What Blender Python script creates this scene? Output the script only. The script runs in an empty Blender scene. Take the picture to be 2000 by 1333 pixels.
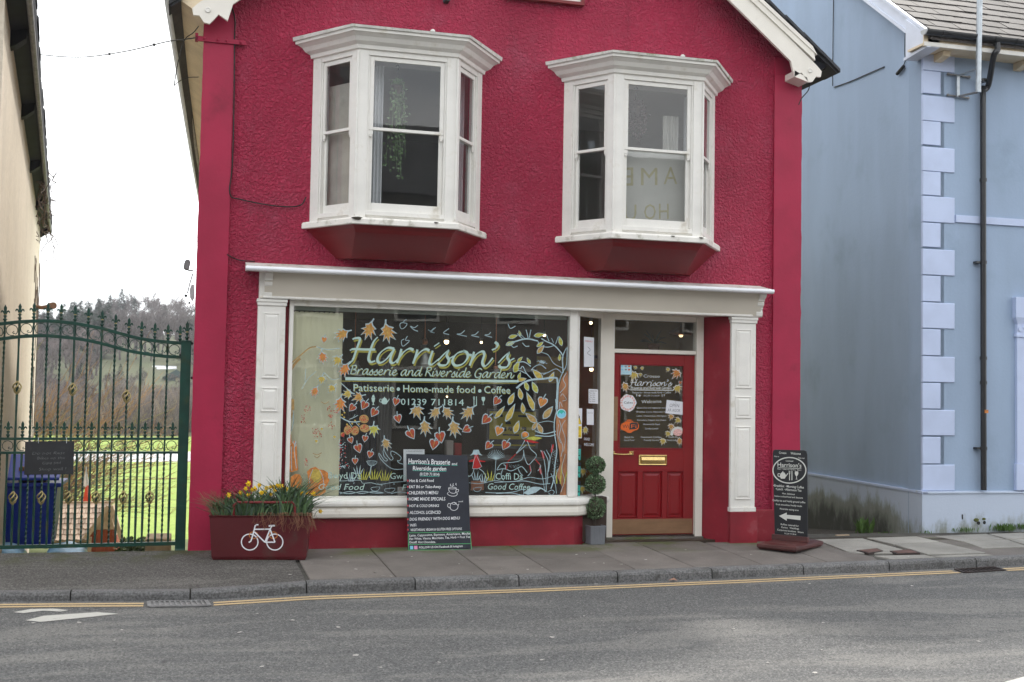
import bpy, math, random
from mathutils import Vector, Matrix, noise as mnoise
V = Vector
R = math.radians
random.seed(7)
scene = bpy.context.scene
COL = scene.collection

# ------------------------------------------------------------------ camera
FPX = 2306.0                      # focal length in pixels of a 2000 px wide frame
YAW, PITCH, ROLL = R(15.294), R(2.750), R(1.016)
CAM = V((0.0, -12.0, 1.49))
_d = V((math.sin(YAW)*math.cos(PITCH), math.cos(YAW)*math.cos(PITCH), math.sin(PITCH)))
_r0 = V((math.cos(YAW), -math.sin(YAW), 0)); _u0 = _r0.cross(_d)
_r = math.cos(ROLL)*_r0 + math.sin(ROLL)*_u0
_u = -math.sin(ROLL)*_r0 + math.cos(ROLL)*_u0
cam_data = bpy.data.cameras.new('camera')
cam = bpy.data.objects.new('camera', cam_data); COL.objects.link(cam)
cam_data.sensor_width = 36; cam_data.lens = FPX/2000*36
cam_data.clip_start = .1; cam_data.clip_end = 3000
m = Matrix(((_r.x, _u.x, -_d.x, CAM.x), (_r.y, _u.y, -_d.y, CAM.y), (_r.z, _u.z, -_d.z, CAM.z), (0, 0, 0, 1)))
cam.matrix_world = m
cam_data.dof.use_dof = True; cam_data.dof.focus_distance = 12.6; cam_data.dof.aperture_fstop = 2.8
scene.camera = cam

# ------------------------------------------------------------------ sky, sun, exposure
SUN_EL, SUN_AZ = R(46), R(38)     # azimuth clockwise from +Y
world = bpy.data.worlds.new('World'); scene.world = world; world.use_nodes = True
wn, wl = world.node_tree.nodes, world.node_tree.links
wn.clear()
wo = wn.new('ShaderNodeOutputWorld')
sky = wn.new('ShaderNodeTexSky'); sky.sky_type = 'NISHITA'; sky.sun_disc = False
sky.sun_elevation = SUN_EL; sky.sun_rotation = SUN_AZ; sky.air_density = 1.0; sky.dust_density = .2
bg1 = wn.new('ShaderNodeBackground'); bg1.inputs[1].default_value = .15
wl.new(sky.outputs[0], bg1.inputs[0])
bg2 = wn.new('ShaderNodeBackground'); bg2.inputs[0].default_value = (.97, .985, 1.0, 1); bg2.inputs[1].default_value = 2.0
tc = wn.new('ShaderNodeTexCoord')
sep = wn.new('ShaderNodeSeparateXYZ'); wl.new(tc.outputs['Generated'], sep.inputs[0])
za = wn.new('ShaderNodeMath'); za.operation = 'MAXIMUM'; za.inputs[1].default_value = 0.0; wl.new(sep.outputs[2], za.inputs[0])
zb = wn.new('ShaderNodeMath'); zb.operation = 'ADD'; zb.inputs[1].default_value = .35; wl.new(za.outputs[0], zb.inputs[0])
dx = wn.new('ShaderNodeMath'); dx.operation = 'DIVIDE'; wl.new(sep.outputs[0], dx.inputs[0]); wl.new(zb.outputs[0], dx.inputs[1])
dy = wn.new('ShaderNodeMath'); dy.operation = 'DIVIDE'; wl.new(sep.outputs[1], dy.inputs[0]); wl.new(zb.outputs[0], dy.inputs[1])
cmb = wn.new('ShaderNodeCombineXYZ'); wl.new(dx.outputs[0], cmb.inputs[0]); wl.new(dy.outputs[0], cmb.inputs[1])
cn = wn.new('ShaderNodeTexNoise'); cn.noise_dimensions = '4D'; cn.inputs['Scale'].default_value = .75
cn.inputs['W'].default_value = 12.21; cn.inputs['Detail'].default_value = 5; cn.inputs['Roughness'].default_value = .5
wl.new(cmb.outputs[0], cn.inputs['Vector'])
cr = wn.new('ShaderNodeMapRange'); cr.interpolation_type = 'SMOOTHSTEP'
cr.inputs[1].default_value = .36; cr.inputs[2].default_value = .46
wl.new(cn.outputs['Fac'], cr.inputs[0])
wm = wn.new('ShaderNodeMixShader'); wl.new(cr.outputs[0], wm.inputs[0])
wl.new(bg1.outputs[0], wm.inputs[1]); wl.new(bg2.outputs[0], wm.inputs[2]); wl.new(wm.outputs[0], wo.inputs[0])

sun_l = bpy.data.lights.new('sun', 'SUN'); sun_l.energy = 3.2; sun_l.angle = R(4); sun_l.color = (1, .95, .88)
sun = bpy.data.objects.new('sun', sun_l); COL.objects.link(sun)
sd = V((math.sin(SUN_AZ)*math.cos(SUN_EL), math.cos(SUN_AZ)*math.cos(SUN_EL), math.sin(SUN_EL)))
sun.rotation_euler = (-sd).to_track_quat('-Z', 'Y').to_euler(); sun.location = sd*60

scene.view_settings.view_transform = 'Standard'; scene.view_settings.look = 'None'
scene.view_settings.exposure = 0.12; scene.view_settings.gamma = 1; scene.view_settings.use_curve_mapping = False
cy = scene.cycles
cy.max_bounces = 8; cy.transparent_max_bounces = 16; cy.diffuse_bounces = 4; cy.glossy_bounces = 3
cy.caustics_reflective = False; cy.caustics_refractive = False
cy.sample_clamp_indirect = 4.0
try:
    cy.use_denoising = True; cy.denoiser = 'OPENIMAGEDENOISE'
except Exception:
    pass

# ------------------------------------------------------------------ measuring helpers
def ray(px, py):
    return _r*((px-1000)/FPX) - _u*((py-666.5)/FPX) + _d
def PY(px, py, Y):
    v = ray(px, py); return CAM + v*((Y-CAM.y)/v.y)
def PXx(px, py, X):
    v = ray(px, py); return CAM + v*((X-CAM.x)/v.x)
def PZ(px, py, Z):
    v = ray(px, py); return CAM + v*((Z-CAM.z)/v.z)
class Plane:
    def __init__(self, o, n):
        self.o = V(o); self.n = V(n).normalized()
        if (CAM-self.o).dot(self.n) < 0: self.n = -self.n
    def at(self, px, py, off=0.0):
        v = ray(px, py); o = self.o + self.n*off
        t = (o-CAM).dot(self.n)/v.dot(self.n)
        return CAM + v*t

# ------------------------------------------------------------------ materials
def new_mat(name):
    mt = bpy.data.materials.new(name); mt.use_nodes = True
    nt = mt.node_tree; nt.nodes.clear()
    out = nt.nodes.new('ShaderNodeOutputMaterial')
    return mt, nt, out
class NT:
    """tiny node writer"""
    def __init__(self, nt): self.nt = nt
    def n(self, typ, **kw):
        nd = self.nt.nodes.new('ShaderNode'+typ)
        for k, v in kw.items(): setattr(nd, k, v)
        return nd
    def link(self, a, b): self.nt.links.new(a, b)
    def coords(self, kind='Object', scale=(1, 1, 1)):
        if kind == 'World':
            src = self.n('NewGeometry').outputs['Position']
        else:
            src = self.n('TexCoord').outputs[kind]
        if tuple(scale) != (1, 1, 1):
            mp = self.n('Mapping'); mp.inputs['Scale'].default_value = scale
            self.link(src, mp.inputs[0]); src = mp.outputs[0]
        return src
    def noise(self, vec, scale, detail=4, rough=.55, dist=0):
        t = self.n('TexNoise'); t.inputs['Scale'].default_value = scale; t.inputs['Detail'].default_value = detail
        t.inputs['Roughness'].default_value = rough; t.inputs['Distortion'].default_value = dist
        self.link(vec, t.inputs['Vector']); return t.outputs['Fac']
    def ramp(self, fac, a, b, lo=0.0, hi=1.0):
        r = self.n('MapRange'); r.interpolation_type = 'SMOOTHSTEP'
        r.inputs[1].default_value = a; r.inputs[2].default_value = b; r.inputs[3].default_value = lo; r.inputs[4].default_value = hi
        self.link(fac, r.inputs[0]); return r.outputs[0]
    def math(self, op, a, b):
        x = self.n('Math', operation=op)
        for i, s in enumerate((a, b)):
            if isinstance(s, (int, float)): x.inputs[i].default_value = s
            else: self.link(s, x.inputs[i])
        return x.outputs[0]
    def mix(self, fac, a, b):
        x = self.n('Mix', data_type='RGBA')
        for i, s in ((0, fac), (6, a), (7, b)):
            if isinstance(s, (int, float)): x.inputs[i].default_value = s
            elif isinstance(s, (tuple, list)): x.inputs[i].default_value = (*s[:3], 1)
            else: self.link(s, x.inputs[i])
        return x.outputs[2]
    def bump(self, h, strength, dist, normal=None):
        b = self.n('Bump'); b.inputs['Strength'].default_value = strength; b.inputs['Distance'].default_value = dist
        self.link(h, b.inputs['Height'])
        if normal is not None: self.link(normal, b.inputs['Normal'])
        return b.outputs[0]
def mul(c, k): return tuple(min(1, x*k) for x in c)
def mat(name, col, rough=.6, var=.10, scale=6.0, kind='Object', metal=0.0, spec=.4, bump=0.0, bscale=60.0, bdist=.004,
        dirt=None, dirt_amt=.5, dirt_scale=3.0, stretch=(1, 1, 1), emit=None, objvar=0.0, fine=.0, coat=0.0):
    mt, nt, out = new_mat(name); w = NT(nt)
    p = w.n('BsdfPrincipled'); w.link(p.outputs[0], out.inputs[0])
    vec = w.coords(kind, stretch)
    f = w.noise(vec, scale, 5)
    f = w.ramp(f, .3, .7)
    c = w.mix(f, mul(col, 1-var), mul(col, 1+var))
    if fine:
        f2 = w.noise(vec, scale*14, 3, .7)
        c = w.mix(w.ramp(f2, .35, .65), w.mix(fine, c, (0, 0, 0)), w.mix(fine*.6, c, (1, 1, 1)))
    if objvar:
        oi = w.n('ObjectInfo'); hs = w.n('HueSaturation')
        w.link(w.ramp(oi.outputs['Random'], 0, 1, 1-objvar, 1+objvar), hs.inputs['Value']); w.link(c, hs.inputs['Color']); c = hs.outputs[0]
    if dirt:
        d = w.noise(w.coords(kind), dirt_scale, 8, .65)
        c = w.mix(w.ramp(d, .62-.22*dirt_amt, .78-.1*dirt_amt, 0, .85), c, dirt)
    w.link(c, p.inputs['Base Color'])
    p.inputs['Roughness'].default_value = rough; p.inputs['Metallic'].default_value = metal
    p.inputs['Specular IOR Level'].default_value = spec
    if coat: p.inputs['Coat Weight'].default_value = coat; p.inputs['Coat Roughness'].default_value = .15
    if bump:
        h = w.noise(w.coords(kind), bscale, 4, .6)
        w.link(w.bump(h, bump, bdist), p.inputs['Normal'])
    if emit:
        p.inputs['Emission Color'].default_value = (*emit[:3], 1); p.inputs['Emission Strength'].default_value = emit[3]
    return mt
def glass_mat(name, tint=(.93, .96, .95), ior=1.5, rough=0.0, film=None, film_amt=0.0):
    mt, nt, out = new_mat(name); w = NT(nt)
    tr = w.n('BsdfTransparent'); tr.inputs[0].default_value = (*tint, 1)
    gl = w.n('BsdfGlossy'); gl.inputs['Roughness'].default_value = rough
    fr = w.n('Fresnel'); fr.inputs[0].default_value = ior
    vec = w.coords('Object'); h = w.noise(vec, 1.3, 2); nb = w.bump(h, .05, .02); w.link(nb, gl.inputs['Normal'])
    bf = w.n('NewGeometry').outputs['Backfacing']; fac = w.math('MULTIPLY', w.math('MINIMUM', w.math('MULTIPLY', fr.outputs[0], 1.9), 1.0), w.math('SUBTRACT', 1.0, bf))  # both faces of the sheet
    mx = w.n('MixShader'); w.link(fac, mx.inputs[0]); w.link(tr.outputs[0], mx.inputs[1]); w.link(gl.outputs[0], mx.inputs[2])
    last = mx.outputs[0]
    if film:
        df = w.n('BsdfDiffuse'); df.inputs[0].default_value = (*film, 1)
        d = w.noise(vec, 3.0, 6, .6)
        m2 = w.n('MixShader'); w.link(w.ramp(d, .3, .75, film_amt*.5, film_amt*1.4), m2.inputs[0]); w.link(last, m2.inputs[1]); w.link(df.outputs[0], m2.inputs[2]); last = m2.outputs[0]
    w.link(last, out.inputs[0]); return mt

M = {}
def roughcast(name, col, size, strength, dist, var=.16):
    mt, nt, out = new_mat(name); w = NT(nt)
    p = w.n('BsdfPrincipled'); w.link(p.outputs[0], out.inputs[0])
    vec = w.coords('World')
    a = w.noise(vec, size, 3, .55, .6); b = w.noise(vec, size*2.6, 3, .6, .3)
    big = w.noise(vec, .55, 5, .6)
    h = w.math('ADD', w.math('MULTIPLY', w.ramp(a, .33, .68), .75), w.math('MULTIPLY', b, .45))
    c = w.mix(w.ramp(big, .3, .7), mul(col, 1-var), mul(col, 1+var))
    c = w.mix(w.ramp(a, .30, .46, .30, 0), c, mul(col, .55))  # crevice shade put into the colour: low spots of the cast darkened
    # faint vertical weather streaks and chalky bloom
    st = w.noise(w.coords('World', (5.0, 5.0, .35)), 1.2, 6, .65)
    c = w.mix(w.ramp(st, .52, .74, 0, .34), c, mul(col, .5))
    bl = w.noise(vec, 1.7, 7, .7)
    c = w.mix(w.ramp(bl, .48, .74, 0, .30), c, tuple(.5*x+.22*k for x, k in zip(col, (1, .55, .75))))
    w.link(c, p.inputs['Base Color'])
    p.inputs['Roughness'].default_value = .48; p.inputs['Specular IOR Level'].default_value = .45
    w.link(w.bump(h, strength, dist), p.inputs['Normal'])
    return mt
RED = (.455, .021, .072)
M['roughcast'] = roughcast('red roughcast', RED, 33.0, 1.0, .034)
M['red_smooth'] = mat('smooth red masonry paint', (.34, .018, .056), .5, .10, 2.2, 'World', spec=.28, bump=.25, bscale=30, bdist=.006, dirt=(.20, .012, .035), dirt_amt=.25, dirt_scale=2.0)
M['red_plinth'] = mat('red plinth paint', (.235, .013, .026), .5, .16, 3.0, 'World', bump=.3, bscale=40, bdist=.006, dirt=(.30, .09, .10), dirt_amt=.25, dirt_scale=3)
M['red_gloss'] = mat('deep red gloss paint', (.225, .006, .010), .28, .07, 3.0, spec=.5, bump=.05, bscale=25)
M['maroon'] = mat('maroon bay apron paint', (.165, .008, .011), .38, .10, 2.0, spec=.45)
M['maroon_dark'] = mat('maroon planter paint', (.085, .008, .012), .33, .12, 2.0, spec=.5, dirt=(.06, .05, .04), dirt_amt=.3, dirt_scale=3)
M['white_wood'] = mat('white painted timber', (.77, .755, .715), .42, .05, 5, spec=.4, bump=.2, bscale=70, bdist=.003, dirt=(.56, .52, .44), dirt_amt=.36, dirt_scale=5)
M['old_white'] = mat('weathered white paint', (.78, .76, .71), .5, .06, 5, 'World', spec=.35, bump=.3, bscale=50, bdist=.004, dirt=(.28, .26, .19), dirt_amt=.5, dirt_scale=7)
M['cream'] = mat('cream shopfront paint', (.77, .735, .665), .4, .04, 3, spec=.4, bump=.06, bscale=40, dirt=(.55, .49, .40), dirt_amt=.15, dirt_scale=4)
M['fascia'] = mat('pale stone fascia paint', (.60, .555, .48), .38, .05, 1.2, spec=.4, stretch=(1, 1, 3))
M['lead'] = mat('white painted lead flashing', (.62, .61, .58), .55, .15, 6, 'World', bump=.3, bscale=30, bdist=.01, dirt=(.16, .19, .05), dirt_amt=.55, dirt_scale=7)
M['pvc'] = mat('white gutter plastic', (.80, .82, .86), .3, .03, 3, spec=.5)
M['beige'] = mat('beige roughcast', (.64, .56, .45), .8, .05, 1.0, 'World', bump=.8, bscale=60, bdist=.015, dirt=(.58, .49, .36), dirt_amt=.2, dirt_scale=.8, fine=.10)
M['beige_side'] = mat('pale rendered side wall', (.62, .55, .45), .8, .14, 2.0, 'World', bump=.8, bscale=40, bdist=.015)
M['soffit'] = mat('buff soffit board', (.74, .62, .44), .6, .10, 3.0, 'World', dirt=(.55, .44, .29), dirt_amt=.3, dirt_scale=3)
M['blue'] = mat('blue masonry paint', (.30, .392, .53), .62, .07, 1.0, 'World', bump=.35, bscale=25, bdist=.006, dirt=(.24, .322, .43), dirt_amt=.45, dirt_scale=.9, stretch=(1.6, 1.6, .4))
M['blue_pale'] = mat('pale blue quoin paint', (.50, .585, .79), .6, .07, 2.0, 'World', bump=.15, bscale=40, bdist=.003)
def plinth_mat():
    mt, nt, out = new_mat('pale blue plinth with green damp'); w = NT(nt)
    p = w.n('BsdfPrincipled'); w.link(p.outputs[0], out.inputs[0])
    pos = w.coords('World'); sp = w.n('SeparateXYZ'); w.link(pos, sp.inputs[0])
    n1 = w.noise(w.coords('World', (1, 1, .45)), 5, 8, .68)
    damp = w.math('ADD', w.ramp(sp.outputs[2], -.12, .38, .42, -.12), w.math('MULTIPLY', w.math('SUBTRACT', n1, .5), 1.5))
    side = w.ramp(sp.outputs[1], .75, 1.7, 0, .55)
    damp = w.math('ADD', damp, w.math('MULTIPLY', side, w.ramp(sp.outputs[2], -.3, .45, 1.2, .35)))
    c = w.mix(w.ramp(damp, .12, .55, 0, .9), (.47, .54, .66), (.20, .215, .17))
    c = w.mix(w.ramp(damp, .55, 1.1, 0, .95), c, (.030, .032, .026))
    w.link(c, p.inputs['Base Color']); p.inputs['Roughness'].default_value = .75
    w.link(w.bump(w.noise(pos, 40, 4), .3, .006), p.inputs['Normal'])
    return mt
M['blue_plinth'] = plinth_mat()
M['black_plastic'] = mat('black rainwater plastic', (.018, .019, .022), .28, .1, 4, spec=.5)
M['black_wood'] = mat('black painted eaves timber', (.017, .018, .024), .7, .2, 4, 'World', spec=.15)
M['slate'] = mat('brown concrete slate', (.036, .028, .025), .75, .18, 5, objvar=.22, bump=.3, bscale=60, bdist=.004, dirt=(.085, .075, .04), dirt_amt=.25, dirt_scale=9, fine=.12)
M['dark_slate'] = mat('dark roof slate', (.025, .026, .03), .6, .25, 6, objvar=.25)
M['galv'] = mat('galvanised steel', (.42, .46, .49), .4, .12, 12, metal=.6)
M['rust_iron'] = mat('weathered grey iron', (.22, .22, .22), .6, .25, 12, metal=.3)
M['lead_gutter'] = mat('grey gutter', (.52, .53, .54), .5, .16, 3, 'World', dirt=(.30, .31, .27), dirt_amt=.3, dirt_scale=2)
M['brass'] = mat('polished brass', (.72, .52, .22), .22, .12, 14, metal=1.0, bump=.1, bscale=30)
M['kick'] = mat('worn bronze kick plate', (.30, .175, .10), .42, .12, 4, metal=.55, stretch=(1, 1, 3))
M['cable'] = mat('black cable', (.012, .012, .012), .6)
M['gate'] = mat('dark green gate paint', (.006, .044, .032), .36, .22, 9, 'World', spec=.45, dirt=(.045, .052, .016), dirt_amt=.45, dirt_scale=6)
M['gold'] = mat('tarnished gold paint', (.36, .29, .13), .42, .2, 20, metal=.35)
M['chalkboard'] = mat('black chalkboard', (.020, .021, .024), .55, .25, 4, dirt=(.045, .046, .05), dirt_amt=.4, dirt_scale=5)
M['menu_board'] = mat('dark slate blue chalkboard', (.026, .030, .042), .5, .15, 4, dirt=(.045, .05, .065), dirt_amt=.25, dirt_scale=6)
M['sign_black'] = mat('black sign panel', (.010, .011, .014), .35, .15, 4)
M['sign_white'] = mat('off white sign print', (.66, .67, .63), .5, .05, 5)
M['sign_base'] = mat('varnished dark red timber', (.085, .026, .024), .38, .25, 4, stretch=(1, 1, 6), bump=.15)
M['chalk'] = mat('white chalk pen', (.80, .82, .84), .7, .06, 30)
M['chalk_faint'] = mat('rubbed chalk', (.115, .118, .12), .8, .3, 30)
M['chalk_red'] = mat('red chalk pen', (.62, .07, .09), .7)
M['chalk_green'] = mat('green chalk pen', (.12, .50, .20), .7)
M['chalk_teal'] = mat('teal chalk pen', (.05, .42, .33), .7)
M['sky_blue'] = mat('light blue square print', (.22, .60, .80), .6)
M['pink'] = mat('pink square print', (.80, .32, .55), .6)
M['letter_blue'] = mat('pale aqua vinyl lettering', (.42, .58, .54), .5, .03)
M['letter_olive'] = mat('olive gold vinyl shadow', (.31, .29, .055), .5, .05)
M['art_blue'] = mat('pale blue window paint', (.36, .48, .52), .6, .12, 30)
M['art_orange'] = mat('orange window paint', (.52, .19, .045), .6, .3, 25)
M['art_amber'] = mat('amber window paint', (.47, .245, .06), .6, .3, 30)
M['art_yellow'] = mat('yellow window paint', (.46, .345, .07), .6, .25, 30)
M['art_green'] = mat('yellow green window paint', (.42, .42, .07), .6, .25, 30)
M['art_red'] = mat('red brown window paint', (.34, .058, .025), .6, .25, 30)
M['art_tan'] = mat('tan window paint', (.40, .26, .10), .6, .25, 30)
M['art_crimson'] = mat('crimson window paint', (.42, .02, .02), .6, .15, 30)
M['art_trunk'] = mat('rust brown window paint', (.34, .15, .07), .6, .35, 18, stretch=(1, 1, .4))
M['berry'] = mat('berry red window paint', (.45, .03, .03), .6)
M['paper'] = mat('white paper', (.74, .76, .80), .6, .02)
M['ink'] = mat('dark print', (.03, .03, .035), .6)
M['ink_grey'] = mat('grey print', (.25, .26, .3), .6)
M['warn_yellow'] = mat('yellow warning print', (.75, .55, .02), .5, .03)
M['teal_card'] = mat('teal green card', (.05, .45, .38), .45, .03)
M['wifi_orange'] = mat('orange sticker', (.72, .14, .02), .45, .03)
M['sticker_blue'] = mat('pale blue sticker', (.46, .66, .76), .45, .03)
M['pink_flower'] = mat('pink floral print', (.75, .45, .42), .5, .3, 60)
M['shop_glass'] = glass_mat('shop window glass', (.97, .98, .975), 1.5, 0.0, (.55, .6, .55), .012)
M['old_glass'] = glass_mat('old sash glass', (.96, .97, .97), 1.52, 0.0, (.5, .5, .48), .022)
M['asphalt'] = None; M['tarmac'] = None
def asphalt(name, col, light, dark, streak, moss=None):
    mt, nt, out = new_mat(name); w = NT(nt)
    p = w.n('BsdfPrincipled'); w.link(p.outputs[0], out.inputs[0])
    vec = w.coords('World')
    vo = w.n('TexVoronoi'); vo.inputs['Scale'].default_value = 105; w.link(vec, vo.inputs['Vector']); g = w.n('SeparateColor'); w.link(vo.outputs['Color'], g.inputs[0]); g = g.outputs[0]
    g2 = w.noise(vec, 34, 4, .75)
    big = w.noise(w.coords('World', (.35, 1.3, 1)), 1.6, 7, .62, .5)
    c = w.mix(w.ramp(g2, .3, .7), mul(col, .90), mul(col, 1.10))
    c = w.mix(w.ramp(big, .47, .62, 0, streak), c, light)
    c = w.mix(w.ramp(w.noise(w.coords('World', (.22, 2.2, 1)), 2.4, 6, .6), .54, .70, 0, .45), c, dark)
    c = w.mix(w.ramp(w.noise(vec, .8, 6, .6), .5, .75, 0, .4), c, dark)
    c = w.mix(w.ramp(g, .0, .42, .72, 0), c, mul(col, .32))
    c = w.mix(w.ramp(g, .66, 1.0, 0, .60), c, mul(light, 1.55))
    if moss:
        sp = w.n('SeparateXYZ'); w.link(vec, sp.inputs[0])
        mo = w.math('MULTIPLY', w.ramp(sp.outputs[1], -.85, -.1, 0, 1), w.ramp(w.noise(vec, 3.2, 7, .65), .42, .62, 0, .9))
        c = w.mix(mo, c, moss)
    w.link(c, p.inputs['Base Color']); p.inputs['Roughness'].default_value = .85; p.inputs['Specular IOR Level'].default_value = .25
    w.link(w.bump(w.math('ADD', w.math('MULTIPLY', g, .35), w.math('MULTIPLY', g2, .6)), .55, .012), p.inputs['Normal'])
    return mt
M['asphalt'] = asphalt('road asphalt', (.108, .109, .109), (.185, .181, .171), (.070, .071, .073), .85)
M['tarmac'] = asphalt('old footway tarmac', (.085, .080, .075), (.150, .142, .132), (.050, .047, .044), .7, (.060, .066, .024))
M['joint'] = mat('dark joint fill', (.058, .055, .048), .9, .3, 8, 'World')
def slab_mat(name, col, moss):
    mt, nt, out = new_mat(name); w = NT(nt)
    p = w.n('BsdfPrincipled'); w.link(p.outputs[0], out.inputs[0])
    vec = w.coords('World')
    n1 = w.noise(vec, 2.5, 7, .62); g = w.noise(vec, 70, 3, .75)
    c = w.mix(w.ramp(n1, .3, .7), mul(col, .84), mul(col, 1.14))
    c = w.mix(w.ramp(g, .3, .7, .16, 0), c, (0, 0, 0)); c = w.mix(w.ramp(g, .6, .8, 0, .22), c, mul(col, 1.8))
    oi = w.n('ObjectInfo'); hs = w.n('HueSaturation'); w.link(w.ramp(oi.outputs['Random'], 0, 1, .90, 1.10), hs.inputs['Value'])
    w.link(c, hs.inputs['Color']); c = hs.outputs[0]
    if moss:
        sp = w.n('SeparateXYZ'); w.link(vec, sp.inputs[0])
        mo = w.math('MULTIPLY', w.ramp(sp.outputs[1], -.75, -.15, 0, 1), w.ramp(w.noise(vec, 1.7, 7, .65), .45, .64, 0, .85))
        c = w.mix(mo, c, (.085, .105, .030))
        w.link(w.math('MULTIPLY', mo, 1), hs.inputs['Fac']) if False else None
    # spots of gum and grit
    sp2 = w.noise(vec, 16, 2, .3); c = w.mix(w.ramp(sp2, .74, .78, 0, .5), c, (.28, .27, .26))
    w.link(c, p.inputs['Base Color']); p.inputs['Roughness'].default_value = .8; p.inputs['Specular IOR Level'].default_value = .25
    w.link(w.bump(g, .3, .006), p.inputs['Normal'])
    return mt
M['slab'] = slab_mat('brown grey paving', (.168, .151, .138), True)
M['slab_pale'] = slab_mat('pale paving', (.30, .29, .265), False)
M['kerbstone'] = mat('grey kerb stone', (.092, .091, .092), .75, .16, 4, 'World', bump=.6, bscale=45, bdist=.008, fine=.16, dirt=(.05, .05, .045), dirt_amt=.45, dirt_scale=5, objvar=.12)
def worn_paint(name, col, under, amt):
    mt, nt, out = new_mat(name); w = NT(nt)
    p = w.n('BsdfPrincipled'); w.link(p.outputs[0], out.inputs[0]); vec = w.coords('World')
    f = w.noise(vec, 24, 6, .75)
    c = w.mix(w.ramp(f, .62-amt, .80-amt, .05, .85), col, under)
    w.link(c, p.inputs['Base Color']); p.inputs['Roughness'].default_value = .7
    w.link(w.bump(w.noise(vec, 80, 3), .5, .008), p.inputs['Normal']); return mt
M['yellow_line'] = worn_paint('worn yellow road paint', (.53, .39, .215), (.14, .13, .115), .07)
M['white_line'] = worn_paint('worn white road paint', (.50, .49, .45), (.12, .12, .11), .07)
M['grate'] = mat('rusty iron grate', (.045, .032, .028), .6, .3, 10, metal=.3)
M['maroon_cover'] = mat('rusty red cover', (.105, .055, .045), .7, .2, 12, bump=.4, bscale=80)
M['soil'] = mat('dark soil', (.035, .028, .02), .95, .3, 20, bump=.6, bscale=40, bdist=.02)
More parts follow.
